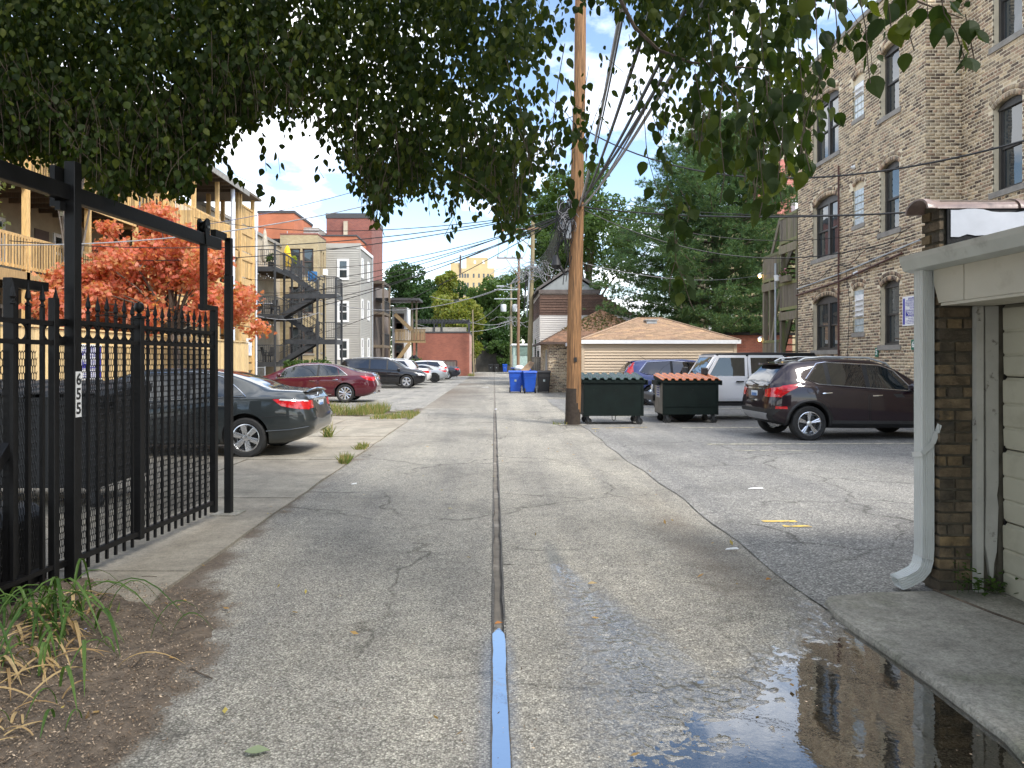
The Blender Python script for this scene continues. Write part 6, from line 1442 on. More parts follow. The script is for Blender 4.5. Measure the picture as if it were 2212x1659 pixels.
for i, (za, zb) in enumerate(((1.42,2.95),(2.95,4.3),(4.3,5.85),(5.85,7.2))):
    ya, yb = (37.0,38.8) if i % 2 == 0 else (38.8,37.0)
    for dx in (0,.8): mb = MB(); mb.bar((-14.1+dx+.15*(i%2),ya,za),(-14.1+dx+.15*(i%2),yb,zb),.05,.28); mb.build('stringer', M_newwood, P3)
    for k in range(8): t = (k+.5)/8; mb = MB(); y = ya+(yb-ya)*t; z = za+(zb-za)*t; mb.box(-14.1,-13.3,y-.13,y+.13,z-.02,z+.02); mb.build('tread', M_newwood, P3)
mb = MB(); mb.box(-16.2,-12.6,36.7,39.2,10.2,10.32); mb.build('roof', M_shadowwood, P3)
M_pipe = pm('pipe_white', (.62,.66,.74), .4, 0, .06)
for i, (x, y, zt, lb) in enumerate(((-12.8,35.4,10.5,'tall white pipe at the end of the yellow porches'),(-13.75,23.5,6.6,'white pipe standing behind the red maple crown'),(-12.85,39.05,9.6,'thin white pipe on the stair tower corner post'))):
    T = thing('downpipe', lb, 'pipe', (x,y,0)); mb = MB(); mb.tube([(x,y,0),(x,y,zt)], .10 if i < 2 else .05, 10); mb.build('pipe', M_pipe, T, True); mb = MB()
    for z in (1.6,4.6,7.6):
        if z < zt: b = MB(); b.lathe([(.115 if i < 2 else .06,-.04),(.115 if i < 2 else .06,.04)], (x,y,z), 'z', 10); b.build('collar', M_pipe, T, True)
T = thing('notice', 'white paper notice on the timber stair balusters', 'notice', (-12.93,38.3,2.3)); mb = MB(); mb.box(-12.94,-12.93,37.75,38.55,1.85,2.75); mb.build('sheet', pm('paper', (.72,.74,.78), .7), T); mb = MB(); mb.box(-12.929,-12.926,37.95,38.35,2.0,2.4); mb.build('print', pm('faint_print', (.5,.54,.66), .7), T)
# ---- privacy fence in front of the porches: each board a part
pf = thing('privacy_fence', 'fresh yellow board fence behind the black gate and dumpster', 'fence', (-9.3, 18, 0))
y = 9.6; k = 0
while y < 27.2:
    h = 2.24+rnd.uniform(-.01,.01); mb = MB(); mb.box(-9.3+rnd.uniform(-.004,.004), -9.275+rnd.uniform(-.002,.002), y, y+.165, .05, h); mb.build('board', M_fencewood, pf); y += .172; k += 1
for z in (.4,1.2,2.0): mb = MB(); mb.box(-9.36,-9.31,9.6,27.2,z,z+.09); mb.build('rail', M_fencewood, pf)
mb = MB(); mb.box(-9.35,-9.24,9.6,27.2,2.26,2.30); mb.build('cap', M_fencewood, pf)
T = thing('parking_sign', 'blue and white parking notice on the yellow board fence behind the gate', 'sign', (-9.26, 16, 1.8)); blue_sign(T, Wall((-9.27,17.05,0),(0,-1,0),(1,0,0)), 0, .85, 1.14, 1.95, .0)

# ---- red brick garage with roof terrace, fence, far left of the alley
gd = thing('brick_garage', 'red brick garage with dark roof terrace pergola at the far left', 'garage', (-5.5, 75, 0))
GX0, GX1, GY = -8.5, -2.55, 75.0
wG = Wall((GX0,GY,0),(1,0,0),(0,-1,0)); wH = Wall((GX1,83,0),(0,-1,0),(1,0,0))
wG.core(GX1-GX0, 0, 4.45, []).build('wall', M_redbrick, gd); wH.core(7.695, 0, 4.45, [(1.2,4.2,0,2.3),(5.6,6.4,0,2.1),(5.0,6.2,2.6,3.6)]).build('wall', pm('faded_brick_render', (.45,.27,.22), .9, 0, .15, 1), gd)
mb = MB(); wH.slabbox(mb, 1.2, 4.2, 0, 2.3, -.1, -.15); wH.slabbox(mb, 5.6, 6.4, 0, 2.1, -.1, -.15); mb.build('door', dark_steel, gd); mb = MB(); wH.slabbox(mb, 5.0, 6.2, 2.6, 3.6, -.1, -.13); mb.build('window', M_wdark, gd)
mb = MB(); mb.box(GX0-.05,GX1+.05,GY-.05,83,4.452,4.6); mb.build('coping', M_fascia, gd); mb = MB(); mb.box(GX0,GX1-.3,82.7,83,0,4.45); mb.box(GX0,GX0+.3,GY+.3,82.7,0,4.45); mb.build('wall', M_redbrick, gd)
for x in (GX0+.1,-6.2,-5.4,GX1-.1):
    for yy in (GY+.1, GY+3.5): mb = MB(); mb.box(x-.07,x+.07,yy-.07,yy+.07,4.6,5.75); mb.build('pergola_post', dark_steel, gd)
mb = MB(); mb.box(GX0,GX1,GY+.05,GY+.15,5.6,5.8); mb.build('pergola_beam', dark_steel, gd); mb = MB(); mb.box(GX0,GX1,GY+3.45,GY+3.55,5.6,5.8); mb.build('pergola_beam', dark_steel, gd)
for k in range(18): x = GX0+.1+k*.34; mb = MB(); mb.box(x-.04,x+.04,GY-.2,GY+3.8,5.802,5.9); mb.build('pergola_slat', dark_steel, gd)
mb = MB(); mb.box(GX0+.2,GX1-.3,GY+.2,GY+.26,4.6,5.05); mb.build('terrace_rail', pm('terrace_board', (.33,.31,.27), .8), gd)
ff = thing('board_fence', 'grey weathered board fence with black frame before the red brick garage', 'fence', (-7, 70, 0)); M_greyboard = wood('grey_boards', (.2,.185,.165), (8,8,.7))
for k in range(46): x = -10.6+k*.15; mb = MB(); mb.box(x,x+.14,70,70.02,.1,1.52+rnd.uniform(-.01,.01)); mb.build('board', M_greyboard, ff)
mb = MB(); mb.box(-10.7,-3.6,69.95,70.05,1.55,1.62); mb.build('frame_rail', dark_steel, ff)
for x in (-10.65,-7.2,-3.6): mb = MB(); mb.box(x-.05,x+.05,69.95,70.05,0,1.55); mb.build('post', dark_steel, ff)
# timber porch house between siding bay and brick garage
ph = thing('porch_house', 'rear timber porches and white bay behind the pale parked cars', 'building', (-10, 66, 0))
mb = MB(); mb.box(-17,-10.6,64.0,74,0,8.6); mb.build('wall', pm('dark_clapboard', (.16,.13,.11), .8), ph)
for z in (2.9,5.7,8.3): mb = MB(); mb.box(-10.6,-9.3,60.8,64.6,z-.22,z); mb.build('deck', M_shadowwood, ph)
for z in (2.9,5.7):
    mb = MB(); mb.box(-9.36,-9.3,60.8,64.6,z+.95,z+1.03); mb.build('top_rail', dark_steel, ph)
    for k in range(26): mb = MB(); yy = 60.9+k*.145; mb.box(-9.35,-9.32,yy,yy+.03,z,z+.95); mb.build('baluster', dark_steel, ph)
for (x,y) in ((-9.33,60.9),(-9.33,64.5),(-7.5,66.2),(-7.1,66.2)): mb = MB(); mb.box(x-.08,x+.08,y-.08,y+.08,0,8.3 if x < -8 else 7.0); mb.build('post', M_shadowwood if x < -8 else M_oldwood, ph)
mb = MB(); mb.box(-10.6,-6.7,64.7,68,7.0,7.2); mb.build('roof', M_fascia, ph)
mb = MB(); mb.box(-9.6,-8.2,68,71,0,6.6); mb.build('bay', M_white_trim, ph); simple_window(ph, Wall((-9.6,68,0),(1,0,0),(0,-1,0)), .35, 1.0, 4.4, 5.9, M_brownframe); simple_window(ph, Wall((-9.6,68,0),(1,0,0),(0,-1,0)), .35, 1.0, 1.6, 3.1, M_brownframe)
M_midwood = wood('brown_timber', (.27,.19,.10), (7,7,.7))
mb = MB(); mb.box(-9.0,-6.2,65.6,65.7,3.2,3.42); mb.build('beam', M_midwood, ph)
for k in range(20): mb = MB(); x = -9.0+k*.14; mb.box(x,x+.10,65.55,65.6,3.42,4.35); mb.build('baluster', M_midwood, ph)
mb = MB(); mb.box(-9.0,-6.2,65.54,65.66,4.35,4.44); mb.build('top_rail', M_midwood, ph)
for (a, b) in (((-9.0,65.5,5.8),(-7.4,65.5,4.3)),((-9.2,65.4,1.0),(-7.6,65.4,3.2)),((-8.6,64.9,.5),(-7.2,64.9,2.0)),((-7.2,64.9,2.0),(-6.2,64.9,1.1))): mb = MB(); mb.bar(a, b, .08, .34); mb.build('stringer', M_midwood if a[2] > .6 and a[2] < 5.9 and a[1] > 65 else dark_steel, ph)

# ---- far tower block
tw = thing('apartment_tower', 'distant yellow-tan apartment tower above the trees', 'tower', (-9, 300, 0)); M_tower = pm('tower_render', (.52,.40,.21), .9, 0, .08, .3, world=True)
mb = MB(); mb.box(-18.0,.3,300,315,0,40.0); mb.build('wall', M_tower, tw); mb = MB(); mb.box(-11.6,-2.6,301,310,40.0,44.6); mb.build('penthouse', M_tower, tw); mb = MB(); mb.box(-18.0,-14.0,300.3,310,40.0,42.2); mb.build('penthouse', M_tower, tw); mb = MB(); mb.box(-14.3,-13.6,299.7,300.4,38,45.4); mb.build('chimney', M_brownframe, tw)
wT = Wall((-18.0,300,0),(1,0,0),(0,-1,0))
for z in (20.5,24.5,28.4,32.3,36.0):
    for a in (3.5,4.6,5.7,6.8,9.2,11.4,13.4,15.2):
        f = MB(); wT.slabbox(f, a, a+.75, z, z+1.7, .02, -.05); o = f.build('window', M_wdark, tw)
for a in (9.6,13.2): f = MB(); Wall((-18,301,0),(1,0,0),(0,-1,0)).slabbox(f, a, a+.9, 42, 43.3, .02, -.05); f.build('window', M_white_trim, tw)
# ================================================================ BLACK GATE AND FENCE
gt = thing('sliding_gate', 'black iron cantilever sliding gate with ring frieze, spears and mesh', 'gate', (-2.85, 6, 0))
XG = -2.85
def spear(mb, x, y, z, s=1.0):
    """little cast spear head on a picket"""
    mb.lathe([(.012,0),(.019,.006),(.019,.016),(.010,.022),(.010,.035),(.021,.050),(.017,.075),(.009,.11),(.001,.15)], (x, y, z), 'z', 6)
def picket(T, x, y, z0, z1, w_=.019, tip=True):
    mb = MB(); mb.box(x-w_/2,x+w_/2,y-w_/2,y+w_/2,z0,z1)
    if tip: spear(mb, x, y, z1)
    mb.build('picket', black_iron, T)
GYA, GYB = 4.86, 7.10
for z, hh in ((.19,.038),(1.72,.028),(1.85,.028)): mb = MB(); mb.box(XG-.019,XG+.019,GYA,GYB-.04,z-hh/2,z+hh/2); mb.build('rail', black_iron, gt)
ys_ = [GYA+.01+.1085*i for i in range(21)]
for i, y in enumerate(ys_):
    if abs(y-5.83) < .05 or y > GYB-.08: continue
    picket(gt, XG, y, .095, 1.915 if i % 2 else 1.90)
def post(T, x, y, w_, z0, z1, name='post'):
    mb = MB(); mb.box(x-w_/2,x+w_/2,y-w_/2,y+w_/2,z0,z1); o = mb.build(name, black_iron, T); md = o.modifiers.new('b','BEVEL'); md.width = .004; md.segments = 1; return o
post(gt, XG, 5.83, .062, .14, 1.92); mb = MB(); mb.box(XG-.042,XG+.042,5.788,5.872,1.92,1.94); mb.lathe([(.02,1.94),(.022,1.955),(.012,1.965),(.036,1.99),(.04,2.015),(.032,2.04),(.0,2.056)], (XG,5.83,0), 'z', 14); mb.build('ball_finial', black_iron, gt, True)
post(gt, XG, GYB, .06, .09, 2.069); post(gt, XG, 4.84, .05, .12, 2.0)
def ring(T, x, y, z, r_=.049):
    mb = MB(); n = 20; vs = []
    for k in range(n):
        g = 2*math.pi*k/n
        for (dr, dx) in ((-.005,-.008),(.005,-.008),(.005,.008),(-.005,.008)): vs.append((x+dx, y+(r_+dr)*math.cos(g), z+(r_+dr)*math.sin(g)))
    mb.add(vs, [(k*4+j, ((k+1)%n)*4+j, ((k+1)%n)*4+(j+1)%4, k*4+(j+1)%4) for k in range(n) for j in range(4)]); mb.build('ring', black_iron, T)
for i in range(len(ys_)-1):
    y = (ys_[i]+ys_[i+1])/2
    if abs(y-5.83) > .07 and y < GYB-.1: ring(gt, XG, y, 1.785)
def hexmesh(T, x, y0, y1, z0, z1, cw=.021, ch=.046, t=.0012):
    """expanded metal: elongated hexagon cells as real strands"""
    segs = []; ny = int((y1-y0)/cw); nz_ = int((z1-z0)/ch)
    for j in range(nz_+1):
        for i in range(ny+1):
            y = y0+i*cw + (cw/2 if j % 2 else 0); z = z0+j*ch
            segs.append(((y,z),(y,z+ch*.58))); segs.append(((y,z+ch*.58),(y+cw/2,z+ch))); segs.append(((y,z+ch*.58),(y-cw/2,z+ch)))
    A_ = np.array([s_[0] for s_ in segs]); B_ = np.array([s_[1] for s_ in segs]); d = B_-A_; d /= np.linalg.norm(d,axis=1)[:,None]; n = np.stack([-d[:,1], d[:,0]],1)*t
    q = [A_-n, B_-n, B_+n, A_+n]; m = len(segs)
    V = np.concatenate([np.stack([np.full(m, x+dx), p[:,0], p[:,1]],1)[:,None] for dx in (0,.004) for p in q], 1).reshape(-1,3)
    F_ = (np.arange(m)[:,None,None]*8 + np.array([(0,1,2,3),(4,7,6,5),(0,4,5,1),(2,6,7,3)])[None]).reshape(-1,4)
    o = np_mesh('mesh', V, F_, black_iron, T, off=tuple(origin(T))); o['kind'] = 'stuff'
hexmesh(gt, XG-.034, GYA+.02, 5.80, .22, 1.69); hexmesh(gt, XG-.034, 5.86, GYB-.04, .22, 1.69)
# hanger at the far end: trolley wheel on the beam, drop bar, foot
mb = MB(); mb.box(XG-.022,XG+.022,6.86,6.93,2.06,2.735); mb.build('hanger_bar', black_iron, gt); mb = MB(); mb.box(XG-.028,XG+.028,6.84,7.13,2.07,2.115); mb.build('hanger_foot', black_iron, gt)
for s in (-1, 1):
    mb = MB(); n = 12; vs = [(y_, z_) for y_, z_ in [(6.86,2.685),(6.93,2.685),(6.945,2.875)] + [(6.895+.05*math.cos(R(g)), 2.89+.05*math.sin(R(g))) for g in range(0,181,30)] + [(6.845,2.875)]]
    mb.prism([(XG+s*.035, y_, z_) for y_, z_ in vs], (s*.008,0,0)); mb.build('trolley_plate', black_iron, gt)
mb = MB(); mb.lathe([(.0,-.022),(.062,-.022),(.062,-.016),(.05,-.01),(.05,.01),(.062,.016),(.062,.022),(0,.022)], (XG,6.895,2.855), 'x', 24); mb.build('trolley_wheel', black_iron, gt, True, 30)
mb = MB(); mb.lathe([(0,-.055),(.012,-.055),(.012,.055),(0,.055)], (XG,6.895,2.855), 'x', 10); mb.build('axle', galv, gt)
# left counter frame of the gate
post(gt, XG-.05, 4.52, .062, .12, 2.1); mb = MB(); mb.box(XG-.08,XG-.02,4.53,4.82,2.04,2.1); mb.build('counter_bar', black_iron, gt); mb = MB(); mb.bar((XG-.05,4.5,1.05),(XG-.05,3.7,.12),.05,.06); mb.build('brace', black_iron, gt); mb = MB(); mb.box(XG-.08,XG-.02,3.2,4.8,.13,.2); mb.build('rail', black_iron, gt)
hexmesh(gt, XG-.09, 4.36, 4.8, .22, 1.6)
gb_ = thing('gate_frame', 'black overhead gate beam on two square steel posts, 655 on the near post', 'gate frame', (XG+.03, 6, 0))
post(gb_, XG+.03, 4.99, .078, 0, 2.95); post(gb_, XG+.02, 7.38, .070, 0, 2.45); post(gb_, XG+.02, 7.38, .063, 2.451, 2.83)
mb = MB(); mb.box(XG-.035,XG+.035,2.2,7.20,2.68,2.79); o = mb.build('beam', black_iron, gb_); md = o.modifiers.new('b','BEVEL'); md.width = .006; md.segments = 2
mb = MB(); mb.box(XG-.035,XG+.02,7.10,7.342,2.80,2.87); mb.build('bracket', black_iron, gb_)
mb = MB(); mb.box(XG-.075,XG-.037,4.90,5.05,2.63,2.91); mb.build('bracket', black_iron, gb_); mb = MB(); mb.box(XG-.02,XG+.02,4.875,4.93,2.60,2.66); mb.build('beam_stop', black_iron, gb_)
mb = MB(); mb.box(XG+.0705,XG+.072,4.96,5.02,1.19,1.505); pl = mb.build('number_strip', white_paint, gb_)
for ch, z in (('6',1.447),('5',1.347),('5',1.247)): put_text(pl, 'numeral', ch, .11, (XG+.073,4.99,z), (R(90),0,R(90)), black_plastic, True)
mb = MB(); mb.box(XG-.02,XG+.0,4.93,4.9325,2.57,2.63); mb.build('tag', pm('cream_tag', (.6,.55,.38), .6), gb_)
mb = MB(); mb.box(XG-.11,XG+.15,7.25,7.5,.018,.032); mb.build('base_plate', M_conc2, gb_)
fn = thing('iron_fence', 'fixed black iron spear fence left of the gate post', 'fence', (XG, 3.6, 0))
for z in (1.70,1.83,.2): mb = MB(); mb.box(XG-.017,XG+.017,2.6,4.93,z-.015,z+.015); mb.build('rail', black_iron, fn)
for i in range(18):
    y = 4.86-.128*i; mb = MB(); mb.box(XG-.012,XG+.012,y-.012,y+.012,.08,1.93); spear(mb, XG, y, 1.93); mb.build('picket', black_iron, fn)
    if i % 2 == 0: ring(fn, XG, y-.064, 1.765, .055)

for T in (gt, gb_, fn):        # the gate stands a little askew to the alley
    d = Vector((T.location.x-XG, T.location.y-6.0, 0)); g = R(-5.1); T.location = (XG+d.x*math.cos(g)-d.y*math.sin(g), 6.0+d.x*math.sin(g)+d.y*math.cos(g), 0); T.rotation_euler = (0,0,g)

# ================================================================ DUMPSTERS AND BINS
M_dgreen = pm('dumpster_green', (.004,.009,.0075), .6, .0, .3, 3, .15, 12, dirt=((.03,.03,.026), 11, .64, .75), spec=.2)
M_dblack = pm('dumpster_black', (.005,.0055,.007), .55, 0, .3, 4)
M_lidorange = pm('lid_orange', (.50,.17,.07), .4, 0, .12, 4)
M_lidgreen = pm('lid_green', (.03,.055,.047), .35, 0, .2, 4)
M_grime = pm('dumpster_side', (.24,.22,.18), .6, .1, .2, 6)
def caster(T, x, y, r_=.085, yaw=0):
    c = Vector((x, y, 0)); mb = MB(); mb.lathe([(.0,-.025),(r_*.9,-.025),(r_,-.015),(r_,.015),(r_*.9,.025),(.0,.025)], (x+.03,y,r_), 'y', 18); mb.build('caster_wheel', rubber, T, True, 30)
    f = MB(); f.box(x-.06,x+.06,y-.045,y+.045,.215,.235)
    for s in (-1,1): f.prism([(x-.05,y+s*.034,.215),(x+.05,y+s*.034,.215),(x+.045,y+s*.034,r_-.015),(x+.015,y+s*.034,r_-.015)], (0,s*.006,0))
    f.build('caster_fork', dark_steel, T)
def dumpster(name, label, x0, x1, y0, y1, zb, zt, m, lidm, midrail, label_panel, slope=.10):
    T = thing(name, label, 'dumpster', ((x0+x1)/2, (y0+y1)/2, 0))
    mb = MB(); t = .0; mb.add([(x0,y0,zb),(x1,y0,zb),(x1,y1,zb),(x0,y1,zb),(x0,y0,zt),(x1,y0,zt),(x1,y1,zt+slope),(x0,y1,zt+slope)], [(0,3,2,1),(4,5,6,7),(0,1,5,4),(1,2,6,5),(2,3,7,6),(3,0,4,7)]); o = mb.build('body', m, T); md = o.modifiers.new('b','BEVEL'); md.width = .012; md.segments = 2
    mb = MB(); mb.box(x0-.035,x1+.035,y0-.035,y0-.002,zt-.085,zt-.01); mb.build('rim', m, T)
    for xs_ in (x0-.03, x1+.002): mb = MB(); mb.prism([(xs_,y0,zt-.085),(xs_,y1,zt+slope-.085),(xs_,y1,zt+slope-.01),(xs_,y0,zt-.01)], (.028,0,0)); mb.build('rim', m, T)
    for xs_ in (x0+.0, x1-.045): mb = MB(); mb.box(xs_,xs_+.045,y0-.012,y0-.001,zb,zt-.09); mb.build('corner_post', m, T)
    mb = MB(); mb.box(x0+.05,x1-.05,y0-.014,y0-.001,zb+(.0 if not midrail else .20),zb+(.035 if not midrail else .225)); mb.build('stiffener', m, T)
    # two hinged lids of ribbed plastic
    xm = (x0+x1)/2
    for (a, b) in ((x0-.03,xm-.006),(xm+.006,x1+.03)):
        n = 4; mb = MB(); wd = (b-a)/n
        U = lambda y, dz: (y, zt+.004+(y-(y0-.05))/(y1-y0+.05)*slope*1.05+dz)
        prof = []
        for k in range(n):
            x = a+k*wd; prof += [(x,.0),(x+.03,.0),(x+.055,.045),(x+wd-.055,.045),(x+wd-.03,.0)]
        prof.append((b,.0)); vs = []; ya, yb = y0-.06, y1+.02
        for y in (ya, yb): vs += [(x, *U(y, dz)) for x, dz in prof]
        for y in (ya, yb): vs += [(x, *U(y, dz-.018)) for x, dz in prof]
        m_ = len(prof); fs = []
        for k in range(m_-1): fs += [(k,k+1,m_+k+1,m_+k),(2*m_+k,3*m_+k,3*m_+k+1,2*m_+k+1),(k,2*m_+k,2*m_+k+1,k+1),(m_+k,m_+k+1,3*m_+k+1,3*m_+k)]
        fs += [(0,m_,3*m_,2*m_),(m_-1,3*m_-1,4*m_-1,2*m_-1)]
        mb.add(vs, fs); mb.build('lid', lidm, T)
    for s, xx in ((-1,x0),(1,x1)):
        mb = MB(); mb.bar((xx+s*.02,y0+.2,zt-.12),(xx+s*.12,y0+.2,zt-.08),.05,.06); mb.bar((xx+s*.02,y0+.6,zt-.1),(xx+s*.12,y0+.6,zt-.06),.05,.06); mb.box(xx+s*.10,xx+s*.13,y0+.1,y0+.72,zt-.14,zt-.02); mb.build('lift_sleeve', m, T)
    mb = MB(); xm2 = xm-.03 if not midrail else xm
    if not midrail:
        mb.box(xm-.06,xm+.06,y0-.02,y0-.001,zb+.02,zb+.05); mb.tube([(xm-.04,y0-.02,zb+.03),(xm-.04,y0-.03,zb-.08),(xm,y0-.03,zb-.11),(xm+.04,y0-.03,zb-.08),(xm+.04,y0-.02,zb+.03)], .010, 6); mb.build('tow_ring', m, T)
    for x in (x0+.10, x1-.12):
        for y in (y0+.09, y1-.09): caster(T, x, y)
    if label_panel:
        mb = MB(); mb.box(x0-.010,x0-.003,y0+.04,y1-.04,zb+.02,zt-.1); mb.build('side_sheet', M_grime, T)
        mb = MB(); mb.box(x0-.014,x0-.0105,y0+.3,y1-.25,zb+.42,zt-.16); o = mb.build('sticker', pm('sticker_grey', (.5,.5,.52), .6, 0, .2, 12), T)
        g = MB()
        for k in range(5): g.box(x0-.0155,x0-.0145,y0+.36,y1-.32,zb+.47+k*.06,zb+.495+k*.06)
        g.build('lettering', M_blue, T)['kind'] = 'stuff'
    return T
dumpster('dumpster', 'dark green dumpster with green lids on casters beside the wooden pole', 2.20, 3.68, 17.75, 18.65, .22, 1.12, M_dgreen, M_lidgreen, False, False)
dumpster('dumpster', 'dark green dumpster with ribbed orange lids on casters', 4.25, 5.64, 18.15, 19.1, .22, 1.10, M_dgreen, M_lidorange, True, True)
dumpster('dumpster', 'black dumpster standing behind the black gate and fence', -6.3, -4.15, 7.6, 8.7, .24, 1.2, M_dblack, M_dblack, False, False)
def cart(label, x, y, rz, body, lid, h=1.08, w_=.62, d_=.72, open_lid=False, group=None, number=False):
    T = thing('wheeled_bin', label, 'bin', (0,0,0), 0, group); z0, z1 = .06, h-.08
    b = [(-w_*.40,-d_*.36),(w_*.40,-d_*.36),(w_*.40,d_*.30),(-w_*.40,d_*.30)]; t = [(-w_/2,-d_/2),(w_/2,-d_/2),(w_/2,d_/2),(-w_/2,d_/2)]
    mid = lambda k: [(p[0]+(q[0]-p[0])*k, p[1]+(q[1]-p[1])*k) for p, q in zip(b, t)]
    rows = [[(x_,y_,z0) for x_, y_ in b], [(x_,y_,z0+(z1-z0)*.70) for x_, y_ in mid(.72)], [(x_*1.03,y_*1.03,z0+(z1-z0)*.74) for x_, y_ in mid(.76)], [(x_,y_,z1) for x_, y_ in t]]
    mb = MB(); vs = [p for r_ in rows for p in r_]; mb.add(vs, [(i*4+k, i*4+(k+1)%4, (i+1)*4+(k+1)%4, (i+1)*4+k) for i in range(3) for k in range(4)] + [(3,2,1,0),(12,13,14,15)]); o = mb.build('body', body, T); md = o.modifiers.new('b','BEVEL'); md.width = .03; md.segments = 3
    mb = MB(); mb.box(-w_/2-.02,w_/2+.02,-d_/2-.02,d_/2+.02,z1-.03,z1+.01); o = mb.build('rim', body, T); md = o.modifiers.new('b','BEVEL'); md.width = .012; md.segments = 2
    mb = MB(); mb.prism([(-w_/2-.03,-d_/2-.05,z1+.012),(-w_/2-.03,d_/2+.03,z1+.012),(-w_/2-.03,d_/2-.02,z1+.07),(-w_/2-.03,0,z1+.095),(-w_/2-.03,-d_/2+.03,z1+.06)], (w_+.06,0,0)); o = mb.build('lid', lid, T); md = o.modifiers.new('b','BEVEL'); md.width = .015; md.segments = 2
    for s in (-1,1): mb = MB(); mb.lathe([(0,-.03),(.10,-.03),(.13,-.02),(.13,.02),(.10,.03),(0,.03)], (s*(w_*.40+.01),d_*.36,.13), 'x', 18); mb.build('wheel', rubber, T, True, 30)
    mb = MB(); mb.tube([(-w_*.35,d_/2+.02,z1-.01),(-w_*.35,d_/2+.09,z1+.01),(w_*.35,d_/2+.09,z1+.01),(w_*.35,d_/2+.02,z1-.01)], .016, 6); mb.build('handle', body, T)
    mb = MB(); mb.box(-.05,.05,-d_*.47,-d_*.455,z0+.5,z0+.6); mb.build('emblem', pm('bin_emblem', (.25,.3,.3), .6), T)
    T.location = (x, y, 0); T.rotation_euler = (0,0,rz); return T
M_bblue = pm('bin_blue', (.012,.075,.42), .4, 0, .1, 4); M_bblk = pm('bin_black', (.02,.02,.021), .5, 0, .2, 6)
cart('blue wheeled bin nearest the alley in the row by the brick pier', 1.05, 35.5, 0, M_bblue, M_bblue); cart('blue wheeled bin with its dark wheel turned to the viewer, second of the row', 1.70, 35.1, R(180)+R(8), M_bblue, M_bblue); cart('black wheeled bin between the blue bins and the brick garage', 2.45, 35.6, 0, M_bblk, M_bblk)
cart('blue wheeled bin farther up the alley beyond the row', 1.9, 44.0, 0, M_bblue, M_bblue); cart('grey-blue bin beside the green-brown pole', 1.55, 52, .1, pm('bin_grey',(.1,.13,.17),.5), M_bblue)
for x, m, lb in ((-.45,M_bblk,'black bin, left of the pair at the far end of the alley'),(.35,M_bblk,'black bin, right of the pair at the far end of the alley'),(1.5,M_bblue,'small blue bin at the far end of the alley under the ivy')): cart(lb, x, 99.0, 0, m, m)
T = thing('cardboard', 'brown flattened cardboard leaning out above the blue bins', 'cardboard', (1.62,36.4,1.1)); mb = MB(); mb.prism([(1.25,36.2,1.0),(1.70,36.2,1.0),(2.05,36.5,1.45),(1.80,36.5,1.55)], (.02,.25,.02)); mb.build('sheet', pm('cardboard_brown', (.30,.2,.12), .9), T)
T = thing('white_bag', 'white rubbish bag lying above the blue bins', 'bag', (1.3,36.6,1.1)); mb = MB(); mb.ball((1.3,36.6,1.2), (.26,.16), 12, 7); mb.build('sack', pm('bag_white', (.6,.66,.7), .4), T, True)
# low dark cart with printed sticker, at the very left
T = thing('utility_cart', 'dark low cart with orange and white sticker behind the fence', 'cart', (-3.6,4.4,0)); mb = MB(); mb.prism([(-4.6,4.15,.12),(-3.12,4.15,.12),(-3.12,4.15,.52),(-3.2,4.15,.6),(-4.6,4.15,.62)], (0,.9,0)); o = mb.build('body', M_dblack, T); md = o.modifiers.new('b','BEVEL'); md.width = .03; md.segments = 2
mb = MB(); mb.prism([(-4.62,4.1,.625),(-3.2,4.1,.605),(-3.14,4.6,.64),(-4.62,5.1,.66)], (0,0,.02)); mb.build('lid', pm('lid_slate', (.05,.055,.06), .5), T)
mb = MB(); mb.box(-3.35,-2.98-.1,4.143,4.148,.22,.46); pl = mb.build('sticker', white_paint, T); mb = MB(); mb.box(-3.35,-3.08,4.139,4.1425,.385,.455); mb.build('orange_band', M_lidorange, pl); put_text(pl, 'lettering', 'U', .14, (-3.19,4.141,.29), (R(90),0,0), black_plastic, True)
for x in (-4.4,-3.3): mb = MB(); mb.lathe([(0,-.03),(.11,-.03),(.12,0),(.11,.03),(0,.03)], (x,4.25,.12), 'y', 16); mb.build('wheel', rubber, T, True)

